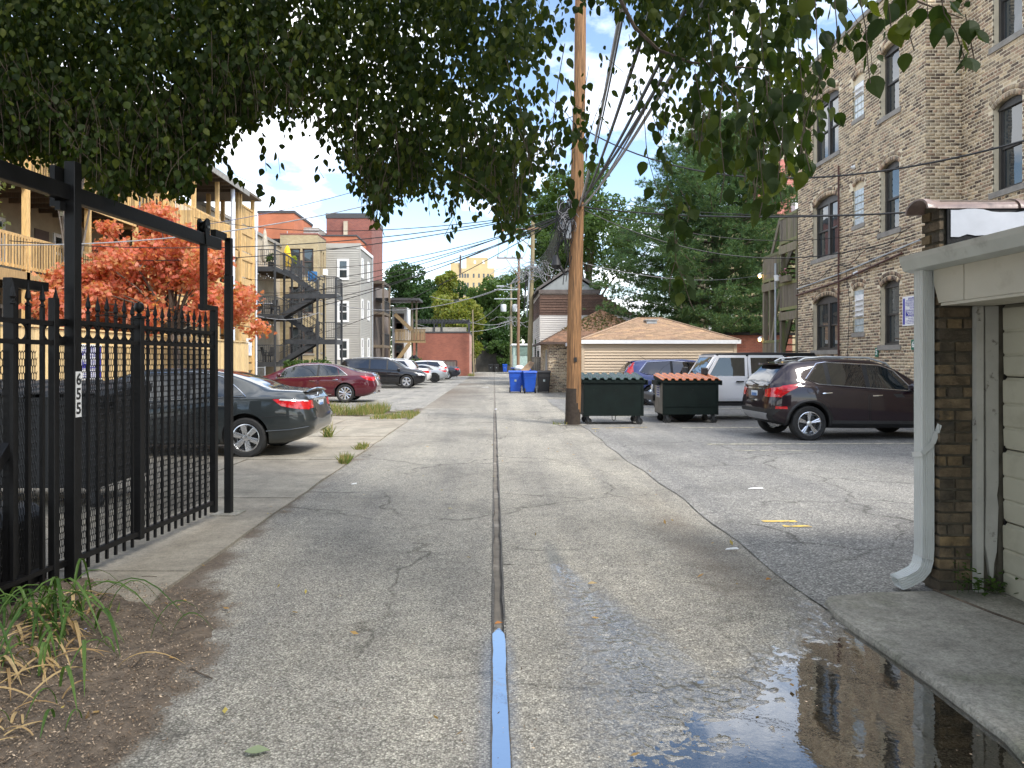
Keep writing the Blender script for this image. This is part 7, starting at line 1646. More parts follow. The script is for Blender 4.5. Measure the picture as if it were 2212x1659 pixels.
# ================================================================ GARAGES AND HOUSE ON THE RIGHT, BEHIND THE LOT
M_tan = pm('tan_siding', (.50,.39,.27), .55, 0, .05, 1.2, island=[(.96,.96,.96),(1.03,1.03,1.02)])
M_shing = pm('roof_shingle', (.33,.235,.16), .95, 0, .3, 20, .5, 60, island=[(.75,.73,.7),(1.05,1.0,.95),(.9,.85,.82),(1.25,1.15,1.0),(.8,.75,.75)])
M_shing2 = pm('roof_shingle_brown', (.20,.12,.08), .95, 0, .35, 14, .5, 60, island=[(.7,.7,.7),(1.05,1.0,.95),(.85,.85,.82),(1.2,1.1,1.0)])
def shingle_plane(T, p0, p1, q0, q1, m, course=.14, tab=.3, seed=0):
    """courses of shingle tabs over the quad: eave p0->p1, ridge q0->q1 (each tab its own little slab)"""
    r_ = random.Random(seed); p0, p1, q0, q1 = map(Vector, (p0,p1,q0,q1)); n_ = (p1-p0).cross(q0-p0).normalized(); n_ = n_ if n_.z > 0 else -n_
    L = ((q0+q1)/2-(p0+p1)/2).length; nc = max(1, int(L/course)); V, Fc = [], []; b = 0
    for c in range(nc):
        t0, t1 = c/nc, (c+1.25)/nc; t1 = min(t1, 1.0)
        a0, a1 = p0+(q0-p0)*t0, p1+(q1-p1)*t0; b0, b1 = p0+(q0-p0)*t1, p1+(q1-p1)*t1; Wd = (a1-a0).length
        if Wd < .1: continue
        e = [0.]; x = r_.uniform(.1,tab)
        while x < Wd-.08: e.append(x/Wd); x += tab*r_.uniform(.8,1.2)
        e.append(1.)
        for i in range(len(e)-1):
            g0, g1 = e[i]+.003/Wd, e[i+1]-.003/Wd; lift = .016+r_.uniform(0,.004)
            lo0, lo1 = a0+(a1-a0)*g0+n_*lift, a0+(a1-a0)*g1+n_*lift; hi0, hi1 = b0+(b1-b0)*g0+n_*.003, b0+(b1-b0)*g1+n_*.003
            V += [lo0, lo1, hi1, hi0, lo0-n_*.018, lo1-n_*.018]; Fc += [(b,b+1,b+2,b+3),(b+4,b+5,b+1,b),(b,b+3,b+3,b+4) if 0 else (b+4,b,b+3,b+3)]; b += 6
    Fc = [f for f in Fc if len(set(f)) == 4]
    o = np_mesh('shingles', np.array([tuple(v) for v in V]), Fc, m, T, off=tuple(origin(T))); o['kind'] = 'stuff'
# tan garage
X0, X1, Y0, Y1, ze = 3.65, 10.08, 30.0, 35.5, 2.28
tg = thing('garage', 'tan sided garage with hipped brown shingle roof and white fascia', 'garage', ((X0+X1)/2, 33, 0))
mb = MB(); mb.box(X0+.04,X1-.04,Y0+.04,Y1,0,ze+.1); mb.build('wall', M_tan, tg)
wT1 = Wall((X0,Y0,0),(1,0,0),(0,-1,0)); lap(tg, wT1, X1-X0-.11, .15, ze+.06, .118, M_tan, a0=.11); wT2 = Wall((X0,Y1,0),(0,-1,0),(-1,0,0)); lap(tg, wT2, Y1-Y0-.11, .15, ze+.06, .118, M_tan)
for x in (X0,X1-.1): mb = MB(); mb.box(x-.012,x+.11,Y0-.012,Y0+.1,.1,ze+.04); mb.build('corner_trim', M_tan, tg)
rz_, ov = 3.52, .12
E = [(X0-ov,Y0-ov,ze+.16),(X1+ov,Y0-ov,ze+.16),(X1+ov,Y1+ov,ze+.16),(X0-ov,Y1+ov,ze+.16)]; RA, RB = (6.55,32.75,rz_), (7.6,32.75,rz_)
mb = MB(); mb.add([(a,b,c-.03) for a,b,c in E]+[(RA[0],RA[1],RA[2]-.03),(RB[0],RB[1],RB[2]-.03)], [(0,1,5,4),(1,2,5),(2,3,4,5),(3,0,4),(3,2,1,0)]); mb.build('roof', M_shing, tg)
shingle_plane(tg, E[0], E[1], RA, RB, M_shing, seed=1); shingle_plane(tg, E[3], E[0], RA, RA, M_shing, seed=2); shingle_plane(tg, E[1], E[2], RB, RB, M_shing, seed=3)
for a, b in ((E[0],RA),(E[1],RB),(RA,RB)): mb = MB(); mb.bar(Vector(a)+Vector((0,0,.012)), Vector(b)+Vector((0,0,.012)), .18, .02); mb.build('ridge_cap', M_shing, tg)
mb = MB(); mb.box(X0-ov-.02,X1+ov+.02,Y0-ov-.02,Y0-ov+.02,ze-.0,ze+.155); mb.build('fascia', M_white_trim, tg); mb = MB(); mb.box(X0-ov-.02,X0-ov+.02,Y0-ov+.02,Y1,ze-.0,ze+.155); mb.build('fascia', M_white_trim, tg); mb = MB(); mb.box(X0-ov,X1+ov,Y0-ov+.02,Y0,ze-.0,ze+.02); mb.build('soffit', M_white_trim, tg)
mb = MB(); mb.box(6.75,7.2,31.9,32.35,3.22,3.36); mb.box(6.7,7.25,31.85,32.4,3.362,3.40); mb.build('roof_vent', galv, tg)
# brick garage with pyramid roof
X0, X1, Y0, Y1 = 2.72, 8.3, 36.0, 42.0
g2 = thing('garage', 'old brick garage with brown pyramid roof and leaf litter behind the pole', 'garage', (5, 39, 0))
wa = Wall((X0,Y0,0),(1,0,0),(0,-1,0)); wb = Wall((X0,Y1,0),(0,-1,0),(-1,0,0)); wa.core(X1-X0,0,2.5,[],.25).build('wall', M_mortar, g2); wb.core(5.74,0,2.5,[(2.4,5.2,0,2.15)],.25).build('wall', M_mortar, g2)
bl_ = [wa.brick_verts(b) for b in wa.bricks(1.9,0,2.5,[],seed=21)] + [wb.brick_verts(b) for b in wb.bricks(6,0,2.5,[(2.4,5.2,0,2.15)],seed=22)]
emit_bricks(g2, bl_, 120)
mb = MB(); wb.slabbox(mb,2.4,5.2,0,2.15,-.1,-.15); mb.build('door', pm('faded_door', (.3,.3,.3), .6), g2)
mb = MB(); mb.box(X1-.25,X1,Y0+.25,Y1,0,2.5); mb.box(X0,X1-.25,Y1-.25,Y1,0,2.5); mb.build('wall', M_mortar, g2)
ov = .35; E = [(X0-ov,Y0-ov,2.5),(X1+ov,Y0-ov,2.5),(X1+ov,Y1+ov,2.5),(X0-ov,Y1+ov,2.5)]; AP = (5.75,39.0,4.35)
mb = MB(); mb.add([(a,b,c-.03) for a,b,c in E]+[(AP[0],AP[1],AP[2]-.03)], [(0,1,4),(1,2,4),(2,3,4),(3,0,4),(3,2,1,0)]); mb.build('roof', M_shing2, g2)
shingle_plane(g2, E[0], E[1], AP, AP, M_shing2, seed=4); shingle_plane(g2, E[3], E[0], AP, AP, M_shing, seed=5)
mb = MB(); mb.box(X0-ov-.1,X1+ov,Y0-ov-.1,Y0-ov+.0,2.40,2.5); mb.build('gutter', pm('rusty_gutter', (.07,.045,.035), .7), g2); mb = MB(); mb.box(X0-ov-.1,X0-ov,Y0-ov+.002,Y1+ov,2.40,2.5); mb.build('gutter', pm('rusty_gutter', (.07,.045,.035), .7), g2)
n = 700; g_ = np.random.default_rng(8); t = g_.beta(2,3,n); x = AP[0]+(g_.random(n)*1.7-.9)*(1-t)*3; cen = np.stack([x, Y0-ov+(AP[1]-Y0+ov)*(.25+.72*t), 2.52+1.85*(.25+.72*t)+.01], 1); leaf_quads(g2, 'leaf_litter', cen, .16, leafmat('litter_brown', [(.12,.08,.045),(.17,.13,.07),(.08,.10,.04)]), g_, 'stuff', tuple(g2.location))
# two-storey house beyond with gable
hC = thing('house', 'two-storey house with pale lapped siding, brown upper band and grey gable', 'house', (5.5, 47, 0))
M_pale = pm('pale_siding', (.56,.53,.49), .6, 0, .05, 1.2, island=[(.96,.96,.96),(1.03,1.03,1.02)]); M_brsh = pm('brown_shingle', (.125,.075,.055), .9, 0, .3, 8, island=[(.75,.75,.75),(1.1,1.05,1.0),(.9,.9,.9)]); M_gable = pm('gable_grey', (.27,.29,.29), .8, 0, .12, 3)
HX0, HX1, HY = 2.78, 8.6, 44.0; wh_ = Wall((HX0,HY,0),(1,0,0),(0,-1,0)); wv = Wall((HX0,52,0),(0,-1,0),(-1,0,0)); Wd = HX1-HX0
mb = MB(); mb.box(HX0+.04,HX0+3.5,HY+.04,52,0,5.88); mb.box(HX0+3.5,HX1-.04,HY+.04,52,0,4.34); mb.build('wall', M_pale, hC)
lap(hC, wh_, Wd, .4, 4.35, .135, M_pale); lap(hC, wv, 8, .4, 4.35, .135, M_pale)
lap(hC, wh_, Wd, 4.36, 5.62, .16, M_brsh, top=lambda z: (0, Wd-(z-4.36)*1.6)); lap(hC, wv, 8, 4.36, 5.62, .16, M_brsh)
mb = MB(); mb.box(HX0-.05,HX0+3.7,HY-.06,HY+.3,5.66,5.9); mb.build('belt_trim', pm('dark_trim',(.12,.1,.09),.8), hC)
mb = MB(); mb.prism([(HX0+.1,HY+.05,5.9),(HX0+3.4,HY+.05,5.9),(HX0+1.72,HY+.05,7.0)], (0,7,0)); mb.build('gable', M_gable, hC)
for a, b in (((HX0-.2,HY-.1,5.82),(HX0+1.72,HY-.1,7.1)),((HX0+3.75,HY-.1,5.82),(HX0+1.72,HY-.1,7.1))):
    mb = MB(); a, b = Vector(a), Vector(b); d = Vector((0,8,0)); u = Vector((0,0,.16)); mb.add([a,b,b+d,a+d,a+u,b+u,b+d+u,a+d+u], [(0,1,2,3),(4,7,6,5),(0,4,5,1),(1,5,6,2),(2,6,7,3),(3,7,4,0)]); mb.build('roof', pm('roof_edge', (.13,.12,.115), .9, 0, .3, 9), hC)
mb = MB(); mb.add([(HX0+3.5,HY+.05,5.7),(HX1,HY+.05,4.4),(HX1,52,4.4),(HX0+3.5,52,5.7)], [(0,1,2,3)]); mb.build('lean_roof', M_shing2, hC)
mb = MB(); wv.slabbox(mb,3.0,3.9,1.0,3.0,.02,-.02); wv.slabbox(mb,6.0,7.2,0,2.2,.02,-.02); mb.build('window', M_wdark, hC)
T = thing('board_fence', 'short grey board fence between the bins and the brick garage', 'fence', (2.3,43,0))
for k in range(10): x = 2.25+k*.145; mb = MB(); mb.box(x,x+.135,42.9,42.92,.1,1.75); mb.build('board', M_greyboard, T)
mb = MB(); mb.box(2.2,3.75,42.87,42.98,1.75,1.8); mb.build('cap', M_greyboard, T)
gg = thing('garage', 'distant pale green garage between the poles', 'garage', (3.5,86,0)); mb = MB(); mb.box(2.3,7,86,93,0,3.4); mb.build('wall', pm('pale_green_siding', (.30,.40,.36), .7), gg); mb = MB(); mb.box(2.1,7.2,85.8,93,3.4,3.6); mb.build('roof', M_white_trim, gg); mb = MB(); mb.box(2.29,2.25,87,91,0,2.3); mb.build('door', M_pale, gg); mb = MB(); mb.box(2.6,6.7,85.95,85.99,2.2,3.3); mb.build('band', pm('dark_green_band', (.12,.18,.15), .7), gg)
# white porch glimpsed through the pine and red house with tiled roof behind it
wp = thing('white_porch', 'white porch posts and stair glimpsed between the pine boughs', 'porch', (16.6,52,0))
for x in (15.6,17.2): mb = MB(); mb.box(x-.08,x+.08,52,52.16,0,7.6); mb.build('post', white_paint, wp)
for z in (4.6,6.3,7.5): mb = MB(); mb.box(15.5,17.3,51.95,52.02,z-.12,z); mb.build('beam', white_paint, wp)
for k in range(8): mb = MB(); mb.box(15.7+k*.2,15.74+k*.2,51.97,52.0,4.6,5.5); mb.build('baluster', white_paint, wp)
mb = MB(); mb.bar((15.6,51.9,4.7),(17.2,51.9,6.2),.08,.28); mb.build('stringer', white_paint, wp)
rh = thing('red_house', 'tall house with red tiled mansard roof behind the pine', 'house', (22,55,0)); mb = MB(); mb.box(16.5,27,55,66,0,12.4); mb.build('wall', M_tanbrick, rh)
M_tile = brickmat('red_roof_tile', (.34,.11,.085), (.26,.085,.07), (.40,.2,.16), .45); mb = MB(); mb.add([(19.2,54.9,12.6),(27,54.9,12.6),(27,57.5,17.6),(22.6,57.5,17.6),(19.0,60,12.6),(22.4,60,17.6)], [(0,1,2,3),(4,0,3,5)]); mb.build('mansard', M_tile, rh); mb = MB(); mb.box(18.6,27,54.6,55.0,12.3,12.58); mb.build('eave', M_fascia, rh); mb = MB(); mb.box(23.0,24.0,57.7,58.6,16.5,18.9); mb.build('chimney', M_beige, rh); mb = MB(); mb.box(22.7,24,54.4,55.2,12.8,13.9); mb.build('dormer', M_white_trim, rh)
bw = thing('dark_garage', 'dark low brick garage under the pine boughs', 'garage', (12.8,38,0)); mb = MB(); mb.box(12.0,15.5,37.5,42,0,2.9); mb.build('wall', M_redbrick, bw); mb = MB(); mb.box(11.9,15.6,37.4,42,2.9,3.05); mb.build('roof', M_felt, bw)
# end of the alley: wall and gate, the shadow there put into their dark colours
ew = thing('garden_wall', 'brick wall with ivy closing the end of the alley, shadow put into its dark colour', 'wall', (0,101,0)); mb = MB(); mb.box(-2.6,4,101,101.4,0,3.6); mb.build('wall', pm('shadow_dark_wall', (.06,.055,.045), .95, 0, .3, 2), ew); mb = MB(); mb.box(-6.5,-2.65,101.2,101.3,0,3.1); mb.build('gate', pm('shadow_dark_gate', (.035,.033,.03), .9, 0, .3, 2), ew)

# ================================================================ POLES AND WIRES
M_pole = pm('pole_wood', (.25,.13,.055), .85, 0, .55, 5, .5, 30, stretch=(14,14,.45), dirt=((.075,.042,.022), 3, .50, .64))
M_pole2 = wood('pole_grey_green', (.24,.20,.12), (10,10,.5), .85, isl=.0); M_pole3 = wood('pole_brown', (.22,.13,.075), (10,10,.5), .85, isl=.0)
M_tar = pm('pole_foot_dark', (.035,.025,.018), .9, 0, .4, 12, .4, 60)
def pole(label, u, Y, ut, zt, r0, r1, m, foot=None):
    x = (u-U0)*Y/F; x1 = (ut-U0)*Y/F; T = thing('utility_pole', label, 'pole', (x,Y,0)); mb = MB(); n = 14
    pts = [(x+(x1-x)*i/n+.012*math.sin(i*1.3), Y, zt*i/n) for i in range(n+1)]; mb.tube(pts, [r0+(r1-r0)*i/n for i in range(n+1)], 20); mb.build('shaft', m, T, True)
    return T, (lambda z: Vector((x+(x1-x)*z/zt, Y, z)))
p1, c1 = pole('thick orange-brown wooden utility pole between the alley and the first dumpster', 1237, 17.75, 1256, 10.9, .185, .135, M_pole)
mb = MB(); mb.tube([c1(0)+Vector((0,0,-.02)), c1(.45), c1(.9)], [.19,.187,.1835], 20); mb.build('tar_foot', M_tar, p1, True)
mb = MB(); mb.add([(c1(0).x+dx*.34, 17.75+dy*.3, .014) for dx, dy in ((-1,-.9),(.7,-1),(1.1,0),(.8,.9),(-.8,.8),(-1.1,0))], [(0,1,2,3,4,5)]); struct(mb.build('pole_patch', M_conc2), 'small patch of concrete round the pole foot')
T = p1
mb = MB(); mb.box(c1(4.9).x-.33,c1(4.9).x-.15,17.55,17.8,4.55,5.0); o = mb.build('junction_box', pm('box_grey', (.42,.43,.44), .5, 0, .1), T); md = o.modifiers.new('b','BEVEL'); md.width = .02; md.segments = 2
mb = MB(); mb.box(c1(1.6).x-.02,c1(1.6).x+.05,17.55,17.575,1.55,1.66); mb.build('tag', black_plastic, T)
r_ = random.Random(4); mb = MB()
for k in range(34):
    a = c1(5.2)+Vector((-.2+r_.uniform(-.25,.12), -.2+r_.uniform(-.1,.1), r_.uniform(-.35,.5))); L = r_.uniform(.4,1.6); pts = [a]
    for i in range(7): pts.append(pts[-1]+Vector((r_.uniform(-.09,.06), r_.uniform(-.05,.05), -L/7+r_.uniform(-.08,.08))))
    mb.tube(pts, r_.choice([.008,.010,.013]), 4)
mb.build('cable_tangle', cable_black, T)['kind'] = 'stuff'
mb = MB()
for k in range(8):
    a = c1(5.0)+Vector((-.3+r_.uniform(-.1,.15), -.22, r_.uniform(-.2,.4))); pts = [a+Vector((.2*math.cos(g*.5)*r_.uniform(.6,1), 0, .22*math.sin(g*.5))) for g in range(10)]; mb.tube(pts, .007, 4)
mb.build('cable_loop', cable_grey, T)['kind'] = 'stuff'
mb = MB(); mb.tube([c1(5.3)+Vector((-.3,-.15,0)), c1(4.6)+Vector((-.42,-.15,0)), c1(4.05)+Vector((-.5,-.15,0))], .014, 5); mb.tube([c1(4.05)+Vector((-.5,-.15,.1)), c1(3.9)+Vector((-.5,-.15,0)), c1(3.8)+Vector((-.48,-.15,0))], [.06,.13,.05], 10); mb.tube([c1(3.9)+Vector((-.42,-.15,0)), c1(3.72)+Vector((-.3,-.15,0)), c1(3.66)+Vector((-.26,-.15,0))], [.05,.035,.02], 6); mb.build('splice_case', cable_black, T, True)
p2, c2 = pole('greenish weathered utility pole beyond the blue bins', 1143, 47, 1152, 10.9, .17, .12, M_pole2)
mb = MB(); mb.bar(c2(10.1)+Vector((-2.4,-.2,-.1)), c2(10.1)+Vector((.5,-.2,.05)), .10, .12); mb.bar(c2(8.9)+Vector((0,-.2,0)), c2(10.0)+Vector((-1.5,-.2,0)), .05); mb.build('crossarm', M_pole3, p2)
p3, c3 = pole('slim brown utility pole with long crossarm far up the alley', 1119, 75, 1121, 12.6, .17, .12, M_pole3)
mb = MB(); mb.bar(c3(12.2)+Vector((-2.3,-.2,0)), c3(12.2)+Vector((.4,-.2,0)), .10, .13); mb.bar(c3(10.2)+Vector((0,-.2,0)), c3(12.1)+Vector((-1.3,-.2,0)), .06); mb.build('crossarm', M_pole3, p3)
for k in range(4): mb = MB(); p = c3(12.2)+Vector((-2.2+k*.75,-.2,.06)); mb.lathe([(.03,0),(.06,.05),(.04,.12),(.06,.16),(0,.24)], p, 'z', 8); mb.build('insulator', pm('insulator', (.2,.19,.2), .3), p3, True)
mb = MB(); mb.bar(c3(9.0)+Vector((0,-.2,0)), c3(9.3)+Vector((-1.6,-.2,0)), .05); mb.obox(c3(9.3)+Vector((-1.9,-.2,0)), (.4,0,0), (0,.12,0), (0,0,.07)); mb.build('street_light', galv, p3)
p4, c4 = pole('grey utility pole with transformer cans at the far end of the alley', 1104, 95, 1104, 11.6, .18, .13, M_pole2)
for dx in (-1.0, .55): mb = MB(); mb.lathe([(0,0),(.36,0),(.38,.1),(.38,.85),(.3,.95),(0,1.0)], c4(8.0)+Vector((dx,-.3,0)), 'z', 16); mb.build('transformer', pm('transformer_grey', (.45,.47,.48), .5, .1, .1), p4, True)
for z in (10.9, 9.7): mb = MB(); mb.bar(c4(z)+Vector((-2.2,-.2,0)), c4(z)+Vector((1.2,-.2,0)), .10, .12); mb.build('crossarm', galv, p4)
T, cc = pole('thin bare pole at the corner of the red brick garage', 1023, 74, 1021, 6.8, .09, .07, M_pole2)
for c_, zz_, T, nn, sp_x in ((c2, 7.6, p2, 46, 1.3), (c4, 7.0, p4, 24, 1.2)):
    mb = MB(); r_ = random.Random(nn)
    for k in range(nn):
        a = c_(zz_)+Vector((r_.uniform(-sp_x,sp_x), -.25, r_.uniform(-.35,.45))); pts = [a]; dirx = r_.uniform(-.3,.3)
        for i in range(6): pts.append(pts[-1]+Vector((dirx+r_.uniform(-.12,.12), r_.uniform(-.05,.05), r_.uniform(-.3,.12))))
        mb.tube(pts, .018, 4)
    mb.build('cable_tangle', cable_grey, T)['kind'] = 'stuff'
for dx in (-.35,-.15): mb = MB(); mb.tube([c2(7.4)+Vector((dx,-.2,0)), c2(4.4)+Vector((dx-.12,-.2,0))], [.07,.05], 6); mb.build('cable_drop', cable_black if dx < -.2 else galv, p2)
# cables
def cable(label, a, b, sag, r_=.012, m=None, group=None, n=24, mid=None):
    a, b = Vector(a), Vector(b); L = (b-a).length; T = MB(); pts = []
    for i in range(n+1):
        t = i/n; p = a+(b-a)*t; p.z -= 4*sag*t*(1-t); pts.append(p)
    T.tube(pts, r_, 5); o = T.build('cable', m or cable_black, None, True); tag(o, label, 'cable', group); return o
J = c1(5.35)
gR = 'service cables from the wooden pole to the brick building'
cable('topmost thick cable crossing the right brick wall to the pole top', c1(7.35), P(2330, 270, 9.0), .95, .016, group=gR)
cable('heavy black cable running right from the pole junction just above the garage tile', J+Vector((.15,0,.0)), P(2300, 432, 11.0), .25, .018, group=gR)
cable('thin cable running right just above the heavy black one', J+Vector((.15,0,.22)), P(2300, 428, 12.0), .35, .009, group=gR)
cable('sagging cable from pole to the building between first and second storey', J+Vector((.15,0,-.05)), W1.p(A(17.0), 4.55, .08), .85, .013, group=gR)
cable('thin pale cable sagging below the others across the pine', J+Vector((.15,0,.05)), W1.p(A(18.6), 4.9, .08), .5, .009, group=gR)
cable('low cable between pole and timber porch across the pine', c1(4.0)+Vector((.1,0,0)), (PX0, 26.0, 4.75), .35, .008, cable_grey, gR)
gU = 'cable bundle rising from the pole junction over the viewer'
for i, (u, v, Y) in enumerate(((1330,20,7.0),(1420,80,6.8),(1445,75,6.4),(1455,90,6.6),(1380,30,6.0),(1340,10,8.0),(1500,-40,5.5))):
    a = J+Vector((.05+i*.02,-.15,.1*(i%3))); d = P(u, v, Y)-a; cable(('outermost','second','third','fourth','fifth','sixth','highest')[i] + ' cable of the bundle rising from the pole junction over the viewer', a, a+d*1.6, .3, .020 if i < 5 else .013, cable_black if i % 3 else cable_grey, gU)
gL = 'long cables from the pole towards the left porches'
ends = [(620,452,44,4),(560,470,40,5),(640,560,52,8),(700,600,54,6),(620,640,45,5),(560,690,42,4),(540,720,40,3),(600,760,45,3),(380,625,26,1),(330,640,24,1)]
for i, (u, v, Y, q) in enumerate(((150,560,20,0),(20,520,18,0),(420,470,30,0),(520,640,38,0),(430,700,30,0),(600,735,45,0),(520,600,38,0),(480,660,34,0),(540,560,40,0),(450,620,31,0))):
    cable('dark cable from the pole junction reaching the ' + ['left edge below the gate beam', 'far left edge high above the gate', 'middle of the red maple crown', 'right end of the red maple crown', 'foot of the red maple crown', 'lowest steel deck', 'top steel deck', 'timber stair notice', 'timber stair third storey', 'maple crown behind the trolley hanger'][i], J+Vector((-.1,.0,-.02*i)), P(u, v, Y), .45+.05*i, .012, group=gL)
cable('pale grey cable crossing the red maple in front of the porches', P(-60, 528, 16), c1(7.0)+Vector((-.1,0,0)), .75, .014, cable_grey)
cable('highest thin cable rising over the orange brick penthouse', P(300, 500, 28), c1(7.6)+Vector((-.1,0,0)), .55, .012, pm('cable_blue', (.16,.18,.28), .5))
cable('white drop cable looping from the steel stair to the timber stair', (-12.95,38.95,4.05), (-10.9,45.1,4.6), .35, .016, cable_grey)
ORD = ('lowest','second lowest','third lowest','fourth lowest','middle','fourth highest','third highest','second highest','highest')
gF = 'line cables strung between the utility poles'
for i in range(9):
    cable(ORD[i] + ' of nine cables between the thick pole and the greenish pole', c1(5.0+.09*i)+Vector((-.15,0,0)), c2(7.6+.22*i-.9)+Vector((-.2,-.1,0)), .5+.05*i, .014, group=gF)
for i in range(4):
    cable(('left end','second','third','right end')[i] + ' crossarm wire between the greenish pole and the slim brown pole', c2(10.15)+Vector((-2.2+.7*i,-.2,.05)), c3(12.3)+Vector((-2.2+.75*i,-.2,.2)), .9, .014, group=gF)
    cable(ORD[i] + ' low cable between the greenish pole and the slim brown pole', c2(7.3+.15*i), c3(8.0+.2*i), .6, .016, group=gF)
    cable(ORD[i] + ' far cable between the slim brown pole and the transformers', c3(7.8+.2*i), c4(7.2+.3*i), .4, .02, group=gF)
gS = 'service drops from the far poles to the left buildings'
for (z, u, v, Y, sg, e_) in ((7.4,930,640,72,1.0,'the timber porch roof'),(7.2,660,640,52,1.6,'the steel stair'),(6.9,1000,690,74,.6,'the pergola corner'),(7.7,1010,700,74,.8,'the bare pole by the pergola'),(6.6,900,700,74,1.0,'the left end of the pergola')): cable('pale service cable sagging from a far pole to ' + e_, c2(z) if z > 7 else c4(z), P(u, v, Y), sg, .022, cable_grey, gS)
# ================================================================ TREES
M_bark = pm('bark', (.10,.075,.055), .95, 0, .4, 10, .8, 30, stretch=(3,3,.7))
M_barkpale = pm('bark_pale', (.22,.19,.16), .9, 0, .35, 10, .6, 30, stretch=(3,3,.7))
def clump_cloud(rg, blobs, n, jit=.18, lo=.55):
    """points on the shells of many blobs: light outer clumps with gaps between"""
    w_ = np.array([b[3]**2 for b in blobs]); w_ = w_/w_.sum(); k = rg.choice(len(blobs), n, p=w_); B = np.array(blobs)
    d = rg.normal(size=(n,3)); d /= np.linalg.norm(d,axis=1)[:,None]; rr = B[k,3]*(lo+(1-lo)*rg.random(n)**.5)*(1+rg.normal(0,jit*.4,n))
    return B[k,:3]+d*rr[:,None]*np.array([1,1,.78])
def crown_blobs(rg, c, rad, nb, br, squash=1.):
    out_ = []
    for i in range(nb):
        d = rg.normal(size=3); d /= np.linalg.norm(d); r_ = rg.random()**.45
        out_.append((c[0]+d[0]*rad[0]*r_, c[1]+d[1]*rad[1]*r_, c[2]+d[2]*rad[2]*r_, br*(.6+.7*rg.random())))
    return out_
def tree(name, label, base, c, rad, nb, br, n, leaf, mat, seed, trunk_r=.22, bark=None, limbs=7, group=None):
    rg = np.random.default_rng(seed); T = thing(name, label, 'tree', base, 0, group); blobs = crown_blobs(rg, c, rad, nb, br)
    cen = clump_cloud(rg, blobs, n); leaf_quads(T, 'crown', cen, leaf, mat, rg, None, tuple(T.location), .62)
    b = Vector(base); top = Vector(c); mb = MB(); pts = [b+(top-b)*t+Vector((.15*math.sin(5*t+seed),.1*math.cos(4*t),0)) for t in (0,.2,.4,.6,.8,1)]; mb.tube(pts, [trunk_r*(1.15-.75*t) for t in (0,.2,.4,.6,.8,1)], 9); mb.build('trunk', bark or M_bark, T, True)
    for i in range(limbs):
        q = blobs[int(rg.integers(len(blobs)))]; s_ = pts[2+i%3]; e = Vector(q[:3]); m = s_*.5+e*.5+Vector((0,0,.3)); mb = MB(); mb.tube([s_, m, e], [trunk_r*.45, trunk_r*.28, trunk_r*.1], 6); mb.build('limb', bark or M_bark, T, True)
    return T
L_dark = leafmat('leaf_dark', [(.022,.052,.014),(.035,.075,.02),(.05,.095,.028),(.03,.06,.018)], .3)
L_mid = leafmat('leaf_mid', [(.045,.085,.022),(.07,.12,.03),(.055,.10,.028),(.09,.14,.04)], .35)
L_yel = leafmat('leaf_yellowgreen', [(.13,.165,.03),(.19,.21,.04),(.10,.14,.03),(.24,.23,.05)], .4)
tree('broadleaf_tree', 'tall dark green tree behind the red brick garage', (-14,112,0), (-12.8,112,10.5), (5.6,6,6.4), 60, 1.7, 16000, .5, L_dark, 3, .4)
tree('broadleaf_tree', 'dark tree between the taupe siding bay and the pointed yellow-green tree', (-8.5,112,0), (-8.2,114,9), (4,5,6.5), 36, 1.6, 9000, .5, L_dark, 5, .35)
tree('broadleaf_tree', 'pointed yellow-green tree above the roof terrace', (-4.6,93,0), (-5.0,93,6.8), (2.5,3,3.4), 26, 1.25, 7500, .42, L_yel, 7, .25)
tree('broadleaf_tree', 'top of the yellow-green tree reaching beside the yellow-tan tower', (-5.8,96,0), (-6.3,96,11.0), (1.5,1.6,2.4), 14, .9, 3000, .42, L_yel, 8, .2)
tree('broadleaf_tree', 'yellow-green tree arching over the end of the alley', (-2.6,97,0), (-2.9,95,6.0), (1.9,2.5,3.6), 20, 1.1, 4500, .42, L_yel, 9, .2)
tree('broadleaf_tree', 'mid green rounded tree right of the yellow-tan tower', (2,128,0), (.5,128,11.5), (5.2,5,5.4), 44, 1.7, 11000, .55, L_mid, 11, .4)
tree('broadleaf_tree', 'green tree behind the transformer cans', (5,118,0), (5.5,118,9.5), (4.5,4,6.5), 36, 1.6, 9000, .5, L_mid, 12, .35)
tree('broadleaf_tree', 'dark shaded tree overhanging the far end wall', (2.0,104,0), (-.2,103,4.2), (3.4,2.6,2.6), 30, 1.1, 8000, .4, L_dark, 13, .25)
T = thing('ivy', 'green ivy bush spilling over the far end wall', 'ivy', (1.2,100.4,0)); rg = np.random.default_rng(14); leaf_quads(T, 'foliage', clump_cloud(rg, crown_blobs(rg,(.6,100,2.6),(1.9,.7,1.6),14,.6),2600), .32, L_mid, rg, 'stuff', tuple(T.location))
tree('broadleaf_tree', 'big loose green tree behind the gabled house and the wooden pole', (7.4,56,0), (7.2,56,12.2), (4.6,4,5.0), 46, 1.25, 17000, .27, L_mid, 17, .3)
tree('broadleaf_tree', 'loose green tree left of the wooden pole above the gable', (4.4,60,0), (4.6,60,11.5), (2.8,3,4.8), 30, 1.0, 9000, .27, L_mid, 18, .25)
# far wood behind everything, read as one mass
rg = np.random.default_rng(40); bl_ = []
for i in range(16):
    x = -150+i*19+rg.uniform(-5,5)
    if not -24 < x < 14: bl_ += crown_blobs(rg, (x,200,6.5), (9,6,6), 18, 3.2)
struct(leaf_quads(None, 'far_treeline', clump_cloud(rg, bl_, 22000), 1.4, L_dark, rg), 'dark green far-off treeline seen between the buildings', 'stuff')

